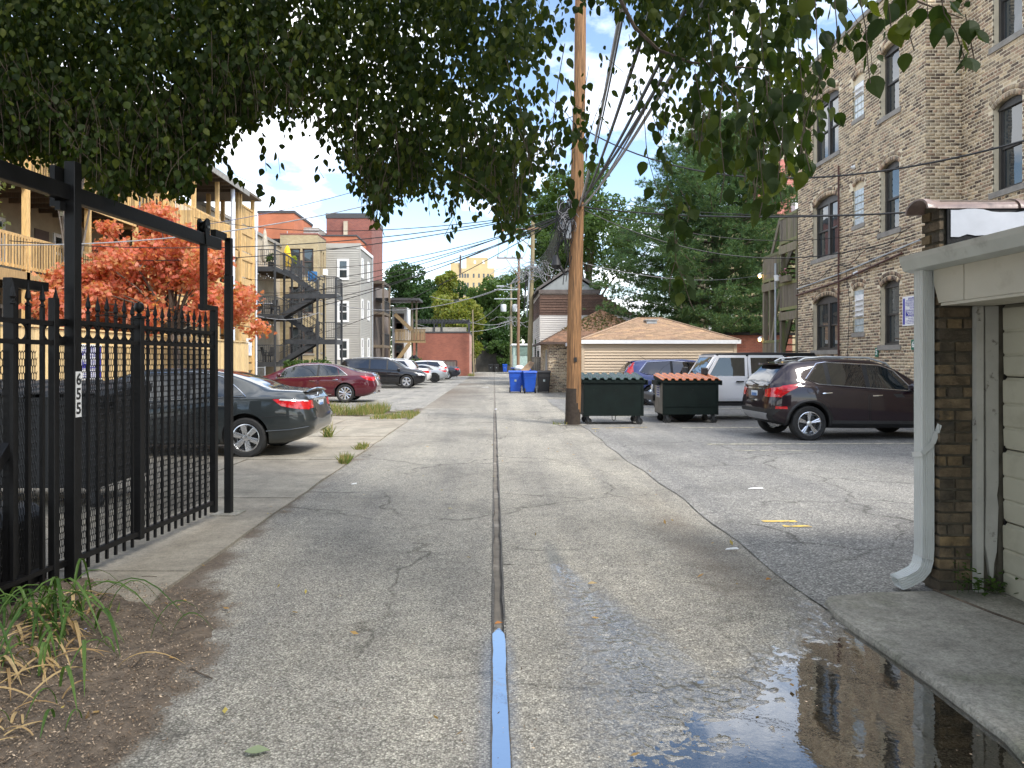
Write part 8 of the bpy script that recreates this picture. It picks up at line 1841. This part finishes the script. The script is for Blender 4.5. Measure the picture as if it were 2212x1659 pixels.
# ---- white pine
def pine():
    rg = np.random.default_rng(21); X, Y = 12.3, 40.0
    T = thing('pine_tree', 'large blue-green pine with layered boughs behind the tan garage', 'tree', (X,Y,0))
    mb = MB(); mb.tube([(X,Y,0),(X+.1,Y,5),(X-.1,Y,10),(X,Y,14.6)], [.34,.28,.16,.04], 10); mb.build('trunk', M_bark, T, True)
    cen, up = [], []
    for k in range(21):
        z = 3.0+k*.575; f = (z-3.0)/12.0; Lm = 7.3*(1-f)**.66*(1.0 if f > .12 else .86)+.4; nb = 7
        for j in range(nb):
            g = 2*math.pi*(j/nb)+k*.8+rg.uniform(-.25,.25); L = Lm*rg.uniform(.66,1.1); d = Vector((math.cos(g),math.sin(g),0)); s_ = Vector((-d.y,d.x,0))
            rise = .10+.22*f; mb = MB(); p0 = Vector((X,Y,z)); pe = p0+d*L+Vector((0,0,rise*L))
            mb.tube([p0, p0+d*L*.5+Vector((0,0,rise*L*.35-.05)), pe], [.07,.04,.012], 5); mb.build('bough', M_bark, T)
            m = int(5+L*3.3)
            for q in range(m):
                t = .22+.8*(q+rg.random())/m; lat = rg.normal(0,.17)*L*(1.1-.5*t)
                c = p0+d*L*t+s_*lat+Vector((0,0,rise*L*t*t+rg.normal(0,.05)))
                for _ in range(14):
                    a = rg.normal(size=3)*np.array([.27,.27,.075]); cen.append((c.x+a[0], c.y+a[1], c.z+a[2]+.05)); up.append((d.x*.6,d.y*.6,.55))
    cen = np.array(cen); up = np.array(up); n = len(cen); k = 11
    C_ = np.repeat(cen,k,0); D = np.repeat(up,k,0)+rg.normal(size=(n*k,3))*.62; D /= np.linalg.norm(D,axis=1)[:,None]
    S_ = np.cross(D, rg.normal(size=(n*k,3))); S_ /= np.linalg.norm(S_,axis=1)[:,None]; ln = .2*(.7+.6*rg.random(n*k))[:,None]; wd = .017
    V = np.stack([C_-S_*wd, C_+S_*wd, C_+D*ln], 1).reshape(-1,3); o = np_mesh('crown', V, np.arange(n*k*3).reshape(-1,3), leafmat('pine_needles', [(.05,.10,.045),(.075,.14,.06),(.095,.165,.065),(.06,.115,.055),(.13,.18,.06)], .25, .55), T, off=tuple(T.location))
pine()
tree('broadleaf_tree', 'light young tree with bare lower boughs left of the gate post', (-11.6,15.5,0), (-11.7,15.0,5.2), (2.0,1.5,1.7), 30, .42, 2600, .11, leafmat('leaf_olive', [(.13,.15,.05),(.17,.19,.07),(.10,.12,.04)], .4), 31, .09, M_bark, 12)
tree('broadleaf_tree', 'pale olive tree crown behind the hanging canopy at upper left', (-14.3,24,0), (-12.6,22.5,8.3), (2.4,1.3,1.5), 22, .6, 2600, .12, leafmat('leaf_olive', [(.13,.15,.05)], .4), 33, .1, M_barkpale, 8)

# ---- red maple
def maple():
    rg = np.random.default_rng(50); b = Vector((-9.0,20.4,0)); T = thing('red_maple', 'spreading Japanese maple with orange-red leaves before the porches', 'tree', b)
    mb = MB(); mb.tube([b, b+Vector((.1,0,1.2)), b+Vector((-.1,.1,2.4))], [.14,.12,.10], 8); mb.build('trunk', M_barkpale, T, True)
    blobs = []; fork = b+Vector((-.1,.1,2.3))
    for i in range(92):
        ux, vy = rg.uniform(-1,1), rg.uniform(0,1)
        top = 1-.75*abs(ux-.05)**1.9
        x = -9.7+ux*2.35; z = 2.6+vy*3.4*top; y = 20.4+rg.normal(0,1.0); blobs.append((x,y,z,rg.uniform(.3,.62)))
    for i in range(0,62,2):
        q = blobs[i]; e = Vector(q[:3]); m = fork*.45+e*.55+Vector((0,0,.25)); mb = MB(); mb.tube([fork, fork*.7+e*.3+Vector((0,0,.25)), m, e], [.06,.045,.025,.008], 5); mb.build('limb', M_bark, T, True)
    n = 24000; cen = clump_cloud(rg, [(q[0],q[1],q[2],q[3]) for q in blobs], n, .45, .0)
    # five-fingered leaves: five slim blades fanned from one point
    a = rg.normal(size=(n,3)); a[:,2] -= .5; a /= np.linalg.norm(a,axis=1)[:,None]; s_ = np.cross(a, rg.normal(size=(n,3))); s_ /= np.linalg.norm(s_,axis=1)[:,None]; V = []; ln = (.085+.05*rg.random(n))[:,None]
    for g in (-1.15,-.55,0,.55,1.15):
        d = a*math.cos(g)+s_*math.sin(g); p = -a*math.sin(g)+s_*math.cos(g); V += [cen, cen+d*ln*.5+p*ln*.16, cen+d*ln*(1-.25*abs(g)), cen+d*ln*.5-p*ln*.16]
    V = np.stack(V,1).reshape(-1,3); F_ = (np.arange(n)[:,None,None]*20+np.arange(20).reshape(5,4)[None]).reshape(-1,4)
    # join the five blades at one shared vertex so that a leaf is one island
    F_[:,0] = np.repeat(np.arange(n)*20,5); 
    np_mesh('crown', V, F_, leafmat('maple_red', [(.58,.17,.10),(.66,.24,.15),(.44,.11,.075),(.62,.29,.14),(.38,.22,.09),(.52,.14,.10),(.62,.28,.19)], .45, .5), T, off=tuple(T.location))
maple()

# ================================================================ OVERHANGING TREE
BND = [(-260,330),(0,330),(100,340),(180,368),(215,405),(240,430),(262,415),(300,392),(350,400),(385,425),(420,395),(450,340),(480,300),(520,262),(560,250),(600,262),(650,275),(700,290),(740,350),(790,440),(815,485),(850,440),(900,420),(940,470),(965,500),(1010,450),(1050,430),(1085,480),(1110,500),(1140,440),(1180,395),(1215,420),(1245,440),(1262,360),(1290,320),(1330,285),(1380,270),(1430,300),(1480,345),(1560,330),(1600,400),(1640,455),(1690,430),(1730,360),(1755,330),(1780,205),(1830,165),(1900,165),(1960,120),(2020,105),(2070,140),(2110,150),(2130,20),(2400,-60)]
def bnd(u): return np.interp(u, [b[0] for b in BND], [b[1] for b in BND])
def canopy():
    rg = np.random.default_rng(77); rr = random.Random(77)
    T = thing('overhanging_tree', 'large tree whose leafy boughs hang over the alley from the left', 'tree', (-5.6,3.0,0))
    mb = MB(); mb.tube([(-5.6,3.0,0),(-5.5,3.0,1.8),(-5.2,3.2,3.6),(-4.9,3.4,5.4),(-4.6,3.5,7.4)], [.30,.25,.22,.17,.1], 12); mb.build('trunk', M_bark, T, True)
    def limb(pts, r0, r1):
        m = MB(); n = len(pts); m.tube(pts, [r0+(r1-r0)*i/(n-1) for i in range(n)], 7); m.build('bough', M_bark, T, True)
    limb([(-5.2,3.2,3.7),(-3.4,4.2,4.7),(-1.2,5.0,5.0),(.6,5.3,4.75),(1.6,5.4,4.2)], .11, .015)
    limb([(-5.0,3.3,4.8),(-2.5,3.0,5.6),(.2,3.4,4.7),P(1309,-60,3.9)], .10, .013)
    limb([P(u,v,3.9) for u, v in ((1309,-60),(1371,59),(1423,108),(1493,135),(1640,149),(1760,170))], .012, .003)
    limb([(-5.1,3.2,4.3),(-4.6,5.0,5.2),(-3.6,6.4,5.0),(-2.4,7.2,4.6)], .09, .012)
    limb([(-5.0,3.3,5.0),(-1.8,1.8,6.4),(1.8,1.4,6.2),(4.2,1.0,6.0)], .10, .02)
    limb([(-1.8,1.8,6.35),(.8,2.4,4.6),P(1700,-160,2.9)], .04, .01); limb([P(u,v,2.9) for u, v in ((1700,-160),(1800,-70),(1900,-30),(2000,10),(2080,40))], .009, .002)
    leaves = []     # (base point, hanging direction, size)
    twigs = MB()
    def strand(pts, step=.034, size=(.055,.085), spread=.035, draw=True, a0=0.):
        L = 0
        if draw: twigs.tube(pts, .0021, 4, cap=False)
        side = 1
        for i in range(len(pts)-1):
            a, b = pts[i], pts[i+1]; d = b-a; l = d.length; k = max(1, int(l/step))
            for j in range(k):
                if rr.random() < a0: continue
                p = a+d*((j+rr.random())/k); side = -side; g = rr.uniform(0, 6.28)
                off = Vector((math.cos(g), math.sin(g), rr.uniform(-.5,.1)))*spread
                dr = Vector((math.cos(g)*rr.uniform(.1,.75), math.sin(g)*rr.uniform(.1,.75), -1)); leaves.append((p+off, dr.normalized(), rr.uniform(*size)))
    def depth(u):
        if u < 900: return rr.uniform(5.2, 8.2)
        if u < 1300: t = (u-900)/400; return rr.uniform(5.2-1.6*t, 8.2-2.0*t)
        t = min(1, (u-1300)/500); return rr.uniform(4.0-1.2*t, 6.8-2.4*t)
    HOLES = [(1280,160,85,125,.97),(1180,330,40,50,.6),(700,240,20,30,.5),(610,360,90,70,.97),(1700,250,60,40,.6),(1760,90,45,60,.8),(1330,200,70,60,.55)]
    def ok(u, v):
        for (a, b, c, d, p) in HOLES:
            if ((u-a)/c)**2+((v-b)/d)**2 < 1 and rr.random() < p: return False
        n_ = float(fbm(np.array([u/75.]), np.array([v/55.]), 3, 4)[0]); lim = .25 if u < 450 else .41 if u < 1150 else .45 if u < 1400 else .43
        if n_ < lim and rr.random() < .85: return False
        return True
    cnt = 0
    while cnt < 11500:
        q_ = rr.random(); u = rr.uniform(-260, 1150) if q_ < .58 else rr.uniform(1330, 1780) if q_ < .68 else rr.uniform(-260, 2150); dens = 1.0 if u < 1100 else .72 if u < 1210 else .55 if u < 1450 else .50 if u < 1760 else .06
        if rr.random() > dens: continue
        B_ = float(bnd(u)); hang = rr.random() < .33
        ve = B_-abs(rr.gauss(0,38)) if hang else rr.uniform(-160, B_-25)
        if u > 1210 and ve > 230 and rr.random() < .42: continue
        if rr.random() < .05: ve = B_+rr.uniform(0,25)
        Y = depth(u); Lm = rr.uniform(.25,.6) if hang else rr.uniform(.15,.45)
        if u > 560 and rr.random() > min(1., max(.3, (B_-ve)/150)): continue
        if not ok(u, ve-15): continue
        e = P(u, ve, Y); g = rr.uniform(0,6.28); lean = rr.uniform(0,.35)
        pts = [e+Vector((math.cos(g)*lean*t*t, math.sin(g)*lean*t*t, Lm*t)) for t in (1.,.7,.4,.15,0)]
        strand(pts, .036, (.036,.074) if u < 1250 else (.034,.074), draw=hang and Y < 7.5, a0=.12); cnt += 1
    # single long hanging twigs that one can point at in the photograph
    def path(uv, Y): return [P(u, v, Y) for u, v in uv]
    for uv, Y, st in (([(430,290),(470,330),(510,380),(560,400),(600,440)],6.0,.05), ([(620,250),(615,300),(600,330),(605,375)],6.2,.06), ([(690,280),(700,320),(690,370),(700,385)],6.4,.06), ([(540,255),(570,300),(575,370)],6.0,.05),
        ([(1378,170),(1391,243),(1397,330),(1416,399),(1432,432),(1450,470),(1457,500)],3.9,.09), ([(1440,400),(1460,440),(1470,490),(1460,530)],3.7,.03), ([(1470,410),(1490,450),(1485,480)],3.6,.03), ([(1457,500),(1460,560),(1448,600),(1445,640)],3.7,.042), ([(1460,565),(1478,610),(1490,650),(1500,672)],3.6,.034), ([(1410,250),(1440,330),(1430,380)],3.8,.05),
        ([(1050,380),(1080,430),(1105,480),(1125,545)],5.2,.04), ([(980,420),(985,460),(960,510)],5.6,.05), ([(810,430),(815,490)],6.0,.05), ([(1215,380),(1240,430),(1250,455)],4.4,.045), ([(1560,180),(1555,280),(1565,380),(1555,440)],3.0,.05), ([(1620,220),(1640,330),(1650,420),(1640,470)],2.9,.034), ([(1690,200),(1690,300),(1680,390),(1690,440)],2.8,.034), ([(1735,250),(1740,330),(1750,370)],2.7,.035), ([(1590,200),(1600,300),(1610,350)],3.0,.034), ([(1660,150),(1670,260),(1700,350)],2.9,.034), ([(1500,150),(1520,250),(1510,330)],3.2,.035),
        ([(1850,-40),(1870,60),(1875,140),(1880,180)],2.6,.036), ([(1800,-30),(1810,80),(1795,105)],2.6,.036), ([(1955,-30),(1960,60),(1975,110)],2.5,.034), ([(2030,-20),(2040,30),(2065,70),(2085,130)],2.4,.026), ([(2085,30),(2095,80),(2105,130)],2.4,.03), ([(1915,-30),(1925,60)],2.5,.034), ([(2000,-30),(2005,40)],2.5,.034), ([(1760,-20),(1765,90),(1770,180)],2.7,.036), ([(1720,0),(1725,100),(1735,220)],2.8,.036), ([(1585,20),(1590,130),(1600,200)],3.1,.036), ([(1640,20),(1650,140),(1660,220)],3.0,.036), ([(1530,30),(1540,130)],3.2,.036),
        ([(225,350),(235,400),(245,440)],5.9,.035), ([(285,340),(290,380),(300,405)],5.9,.04), ([(380,360),(385,400),(395,435)],6.0,.04), ([(180,345),(195,390)],5.9,.04)):
        strand(path(uv, Y), st, (.062,.09), .026)
    twigs.build('twigs', M_bark, T)['kind'] = 'stuff'
    # ---- leaf shape
    half = [(.20,-.06),(.34,-.24),(.36,-.42),(.25,-.66),(.09,-.88)]
    base = [(0,.0,0),(0,-.45,-.05)] + [(x,y,.05*x/.36) for x,y in half] + [(0,-1,.04)] + [(-x,y,.05*x/.36) for x,y in half[::-1]]
    ring_ = [0]+list(range(2,13)); tris = [(1, ring_[i], ring_[(i+1)%len(ring_)]) for i in range(len(ring_))]
    Bv = np.array(base); n = len(leaves); Pp = np.array([tuple(l[0]) for l in leaves]); D = np.array([tuple(l[1]) for l in leaves]); Sz = np.array([l[2] for l in leaves])
    q = rg.normal(size=(n,3)); Xa = np.cross(D, q); Xa /= np.linalg.norm(Xa,axis=1)[:,None]; Na = np.cross(Xa, -D)
    Fo = rg.uniform(-1.2, 3.2, n)
    def verts(idx): return Pp[idx,None,:]+Sz[idx,None,None]*(Bv[None,:,0:1]*Xa[idx,None,:]*1.05+Bv[None,:,1:2]*(-D[idx,None,:])+Bv[None,:,2:3]*Na[idx,None,:]*Fo[idx,None,None]+(Bv[None,:,1:2]**2)*Na[idx,None,:]*.16*(Fo[idx,None,None]-1))
    U = U0+Pp[:,0]/Pp[:,1]*F; Vv = V0-(Pp[:,2]-H)/Pp[:,1]*F; score = Sz/Pp[:,1]*((U>0)&(U<2212)&(Vv>-10)&(Vv<700))
    order = np.argsort(-score); big, rest = order[:300], order[300:]
    LM = leafmat('birch_leaf', [(.022,.042,.008),(.034,.058,.010),(.017,.033,.009),(.060,.085,.013),(.026,.046,.015),(.085,.108,.016)], .42, .55)
    VB = verts(big)
    for k in range(300):
        c = VB[k].mean(0); me = bpy.data.meshes.new('leaf'); me.from_pydata([tuple(p) for p in (VB[k]-c)], [], tris); me.materials.append(LM); o = link('leaf', me, T); o.location = Vector(c)-T.location
    V = verts(rest).reshape(-1,3); F_ = (np.arange(len(rest))[:,None,None]*13+np.array(tris)[None]).reshape(-1,3)
    np_mesh('leaves', V, F_, LM, T, off=tuple(T.location))['kind'] = 'stuff'
    # ---- unseen crown above and behind the viewer, spread to shade ground and canopy
    m = 60000; c = np.stack([rg.uniform(-9,5.0,m), rg.uniform(-8,9,m), 4.1+rg.random(m)**1.0*5.2], 1)
    vv = V0-(c[:,2]-H)/np.maximum(c[:,1],.05)*F; keep = (c[:,1] < .3) | (vv < -60)
    c2_ = np.stack([rg.uniform(-8,3.5,30000), rg.uniform(-6.5,-.8,30000), 2.6+rg.random(30000)*2.2], 1); c2_ = c2_[(fbm(c2_[:,0]*.9, c2_[:,1]*.9+c2_[:,2], 3, 6) > .38)]  # lower leaves behind the viewer, added to keep light off the canopy
    rad = ((c[:,0]+1)/8.5)**2+((c[:,1]-.5)/9)**2+((c[:,2]-5.5)/4.2)**2; keep &= rad < 1; nn = fbm(c[:,0]*.9+c[:,2]*.5, c[:,1]*.9, 3, 2); keep &= nn > .42
    leaf_quads(T, 'unseen_shade_crown', np.concatenate([c[keep], c2_]), .12, LM, rg, 'stuff', tuple(T.location), .75)
    return n, int(keep.sum())
canopy()

# ================================================================ SMALL PLANTS AND LITTER
def blade_clump(name, label, c, n, L, wd, mats, seed, lean=(0,0), spread=.12, cat='plant', dry=.25):
    rg = random.Random(seed); T = thing(name, label, cat, c)
    for k in range(n):
        g = rg.uniform(0,6.28); b = Vector(c)+Vector((rg.gauss(0,spread), rg.gauss(0,spread), 0)); d = Vector((math.cos(g)+lean[0], math.sin(g)+lean[1], 0)); l = L*rg.uniform(.55,1.1); isdry = rg.random() < dry
        pts = []; up = rg.uniform(.9,1.5) if not isdry else rg.uniform(.2,.6)
        for i in range(9):
            t = i/8; pts.append(b+d*l*.62*t**1.3+Vector((0,0,l*(up*t-up*1.05*t**2.4)*.85+.004)))
        s_ = Vector((-d.y,d.x,0)).normalized(); mb = MB(); w_ = wd*rg.uniform(.7,1.2); vs = []
        for i, p in enumerate(pts):
            t = i/8; ww = w_*(.55+.9*t)*(1-t**3)+.0008; p.z = max(p.z, c[2]-.01); vs += [p-s_*ww, p+Vector((0,0,-ww*.5)), p+s_*ww]
        mb.add(vs, [(i*3+j, i*3+j+1, i*3+j+4, i*3+j+3) for i in range(8) for j in (0,1)]); mb.build('blade', mats[1] if isdry else mats[0], T)
    return T
L_blade = leafmat('blade_green', [(.05,.105,.025),(.075,.14,.03),(.10,.17,.045)], .3); L_straw = leafmat('blade_dry', [(.42,.30,.15),(.52,.40,.22),(.33,.22,.11)], .25, .8)
blade_clump('daylily_clump', 'strappy green leaves with dry straw at the gate post foot', (-2.66,4.25,.03), 62, .74, .010, (L_blade, L_straw), 3, (.2,-.15), .17, dry=.25)
blade_clump('daylily_clump', 'second strappy clump at the left edge, mostly dry straw leaves', (-2.50,3.75,.03), 64, .52, .009, (L_blade, L_straw), 4, (.2,-.25), .24, dry=.65)
blade_clump('daylily_clump', 'small green blades at the lower left frame edge', (-2.05,3.05,.02), 14, .28, .007, (L_blade, L_straw), 5, (.1,0), .1, dry=.4)
def weeds(label, x0, x1, y0, y1, n, h, seed, mix=.5):
    rg = np.random.default_rng(seed); T = thing('weeds', label, 'weeds', ((x0+x1)/2,(y0+y1)/2,0)); k = n
    k = n = int(n*1.8); b = np.stack([rg.uniform(x0,x1,k), rg.uniform(y0,y1,k), np.full(k,.01)],1); keep = fbm(b[:,0]*2.5,b[:,1]*1.2,2,seed) > .42; b = b[keep]; k = len(b)
    d = rg.normal(size=(k,3))*.45; d[:,2] = 1; d /= np.linalg.norm(d,axis=1)[:,None]; l = h*(.4+.8*rg.random(k))[:,None]; s_ = np.cross(d, rg.normal(size=(k,3))); s_ /= np.linalg.norm(s_,axis=1)[:,None]; w_ = .007
    V = np.stack([b-s_*w_, b+s_*w_, b+d*l*.6+s_*w_*1.2, b+d*l],1).reshape(-1,3)
    o = np_mesh('blades', V, np.arange(k*4).reshape(-1,4), leafmat('weed_mix', [(.10,.16,.04),(.15,.2,.05),(.34,.27,.12),(.12,.17,.05),(.38,.3,.15)], .3, .8), T, off=tuple(T.location)); o['kind'] = 'stuff'
weeds('ragged green and straw weeds at the far edge of the concrete', -5.4, -3.2, 20.6, 22.6, 1500, .34, 2); weeds('low green weeds beside broken concrete at the alley edge', -3.3, -2.2, 19.2, 21.6, 700, .14, 3); weeds('small tuft at the slab joint near the alley edge', -2.45, -2.2, 12.6, 13.1, 160, .12, 4); weeds('tiny weed tuft on the alley edge nearer than the others', -2.36, -2.22, 10.9, 11.3, 120, .16, 5); weeds('thin weed standing in a slab joint behind the grey sedan', -3.5, -3.2, 14.7, 14.95, 90, .35, 6); weeds('grass tufts round the wooden pole foot', 1.45, 2.15, 17.6, 18.4, 160, .08, 7); weeds('weeds at the corner of the red brick garage', -2.6, -2.0, 73, 75, 400, .3, 8); weeds('weeds and tufts along the fence foot', -2.75, -2.3, 4.3, 4.75, 90, .09, 9)
# broad-leaved weed at the garage corner
rg = np.random.default_rng(91); T = thing('weed_plant', 'leafy green weed growing at the garage pier foot', 'plant', (3.1,4.78,.03))
for k in range(120):
    t = k/120; base = (3.06+rg.uniform(0,.34), 4.78+rg.normal(0,.04), .03); z = .04+abs(rg.normal(0,.05)) + (.22*max(0,1-abs(base[0]-3.1)/.09)*rg.random())
    c = Vector((base[0]+rg.normal(0,.02), base[1]-.02, z+.01)); g = rg.uniform(0,6.28); d = Vector((math.cos(g),math.sin(g),rg.uniform(-.3,.5))).normalized(); s_ = d.cross(Vector((0,0,1))).normalized(); L = rg.uniform(.025,.05); u_ = Vector((0,0,.006))
    mb = MB(); mb.add([c, c+d*L*.35+s_*L*.32+u_, c+d*L*.75+s_*L*.2+u_, c+d*L, c+d*L*.75-s_*L*.2+u_, c+d*L*.35-s_*L*.32+u_], [(0,1,2,3),(0,3,4,5)]); mb.build('leaf', L_mid if k % 3 else leafmat('weed_leaf', [(.06,.13,.02),(.09,.17,.03)], .35), T)
mb = MB()
for k in range(9): x = 3.08+k*.035; mb.tube([(x,4.8,.02),(x+rnd.uniform(-.02,.02),4.77,.1+(.15 if k < 3 else 0))], .002, 4)
mb.build('stems', L_mid, T)['kind'] = 'stuff'
# fallen leaves, twigs and wood chips
def litter(name, label, n, area, size, mat, seed, dens=None, flat=.25, zf=None):
    rg = np.random.default_rng(seed); x = rg.uniform(area[0],area[1],n*3); y = area[2]+(area[3]-area[2])*rg.random(n*3)**1.3
    p = dens(x,y) if dens else np.ones(n*3); k = rg.random(n*3) < p; x, y = x[k][:n], y[k][:n]; m = len(x)
    c = np.stack([x,y,(zf(x,y) if zf else np.full(m,.012))+.006],1); a = rg.normal(size=(m,3))*np.array([1,1,flat]); a /= np.linalg.norm(a,axis=1)[:,None]; b = np.cross(a,np.array([0,0,1.])+rg.normal(size=(m,3))*flat); b /= np.linalg.norm(b,axis=1)[:,None]; s_ = size*(.5+1.*rg.random(m))[:,None]
    V = np.stack([c-a*s_*.5, c+b*s_*.22, c+a*s_*.5, c-b*s_*.22],1).reshape(-1,3); o = np_mesh(name, V, np.arange(m*4).reshape(-1,4), mat); struct(o, label, 'stuff'); return o
M_chip = pm('wood_chip', (.27,.215,.16), .9, 0, .5, 30, island=[(.4,.36,.33),(1.0,.95,.9),(.55,.48,.42),(1.9,1.85,1.75),(.28,.25,.23),(.7,.6,.5)])
soilz = lambda X, Y: .014 + (fbm(X*3, Y*3, 4, 12)-.5)*.05 + np.clip((-2.05-X)/1.2,0,1)*.07 - np.clip((X+1.62+(Y-3.2)*.1)/.25,0,1)*.05
litter('mulch', 'wood chips and bits of debris scattered over the soil bed', 16000, (-2.9,-1.0,2.6,5.0), .0125, M_chip, 5, lambda x,y: np.clip(dirtiness(x,y)*1.1,0,1), .4, lambda x,y: np.maximum(soilz(x,y), .004))
litter('debris', 'fine grit and crumbs on the alley asphalt', 2600, (-2.3,2.2,2.6,14), .012, M_chip, 6, lambda x,y: .25+.75*dirtiness(x,y))
litter('fallen_leaves', 'small dry leaves blown along the alley edges', 90, (-2.4,2.3,2.8,18), .045, leafmat('litter_leaf', [(.30,.17,.06),(.40,.26,.10),(.20,.13,.06),(.45,.36,.10)], .2, .8), 7, lambda x,y: .25+.75*dirtiness(x,y))
mb = MB(); r_ = random.Random(8)
for k in range(70):
    x, y = r_.uniform(-2.5,-.7), r_.uniform(2.7,5.2)
    if float(dirtiness(np.array([x]),np.array([y]))[0]) < r_.random()*.6: continue
    g = r_.uniform(0,3.14); L = r_.uniform(.04,.16); z = max(float(soilz(np.array([x]),np.array([y]))[0]),.006)+.008; mb.tube([(x-math.cos(g)*L/2,y-math.sin(g)*L/2,z),(x+.01*r_.uniform(-1,1),y,z+.004),(x+math.cos(g)*L/2,y+math.sin(g)*L/2,z)], .0022, 4)
struct(mb.build('twig_litter', M_bark), 'thin broken twigs lying on soil and asphalt', 'stuff')
for nm, lb, uv, pts, r0 in (('twig','curved dark twig lying on the asphalt below the soil bed',None,[G(412,1447),G(430,1458),G(458,1470)],.004),('twig','short curled brown twig at the lower left asphalt edge',None,[G(200,1622),G(198,1640),G(208,1652)],.006)):
    mb = MB(); mb.tube([p+Vector((0,0,.012)) for p in pts], r0, 5); tag(mb.build(nm, M_bark), lb, 'twig')
def flat_leaf(label, u, v, L, rz, col, wd=.42):
    c = G(u, v)+Vector((0,0,.016)); T = MB(); d = Vector((math.cos(rz),math.sin(rz),0)); s_ = Vector((-d.y,d.x,0)); n = 8; up = []; lo = []
    for i in range(n+1): t = i/n; w_ = wd*L*.5*math.sin(math.pi*t**.8)*.98+.0008; p = c+d*L*(t-.5); up.append(p+s_*w_+Vector((0,0,.010*(1-abs(2*t-1))+.004))); lo.append(p-s_*w_+Vector((0,0,.006)))
    mid = [c+d*L*(i/n-.5)+Vector((0,0,.001)) for i in range(n+1)]; T.add(up+mid+lo, [(i,i+1,n+1+i+1,n+1+i) for i in range(n)]+[(n+1+i,n+1+i+1,2*n+2+i+1,2*n+2+i) for i in range(n)]); tag(T.build('fallen_leaf', leafmat('fl_'+label[:8].replace(' ','_'), [col,[q*.8 for q in col]], .2, .8), None, True), label, 'leaf')
flat_leaf('pale green fallen leaf on the asphalt near the soil', 556, 1632, .10, .1, (.30,.36,.22), .5); flat_leaf('orange dry leaf where the water in the drain strip begins', 1077, 1353, .05, .4, (.5,.22,.08)); flat_leaf('tan curled leaf on the damp trail', 1280, 1266, .07, .2, (.48,.36,.2)); flat_leaf('small orange leaf by the cracked lot edge', 1660, 1257, .05, .5, (.6,.3,.1)); flat_leaf('brown leaf lying by the garage door', 2125, 1335, .07, 0, (.3,.17,.07))
def scrap(label, u, v, sx_, sy_, col, rz=0):
    c = G(u, v); T = MB(); d = Vector((math.cos(rz),math.sin(rz),0)); s_ = Vector((-d.y,d.x,0)); T.prism([c-d*sx_-s_*sy_+Vector((0,0,.013)), c+d*sx_-s_*sy_*.7+Vector((0,0,.016)), c+d*sx_*.8+s_*sy_+Vector((0,0,.025)), c-d*sx_*.6+s_*sy_*.8+Vector((0,0,.018))], (0,0,.004)); tag(T.build('litter_scrap', pm('scrap_%d' % (u*7+v), col, .6, 0, .15, 30)), label, 'litter')
scrap('crumpled blue-white bottle label in the dry straw', 178, 1372, .03, .022, (.45,.47,.75), .6); scrap('white paper scrap by the lot edge', 1580, 1190, .06, .012, (.75,.75,.74), .1); scrap('white paper scrap far along the lot', 1632, 1058, .10, .02, (.7,.7,.7)); scrap('white cup flattened near the blue bins', 1048, 837, .22, .08, (.75,.74,.7)); scrap('small white pebble-like wrapper at the soil edge', 223, 1302, .022, .014, (.8,.8,.78)); scrap('white scrap on the middle of the alley', 765, 1048, .035, .015, (.75,.75,.73)); scrap('pale crumpled wrapper in the drain strip', 1071, 885, .04, .08, (.6,.6,.68))
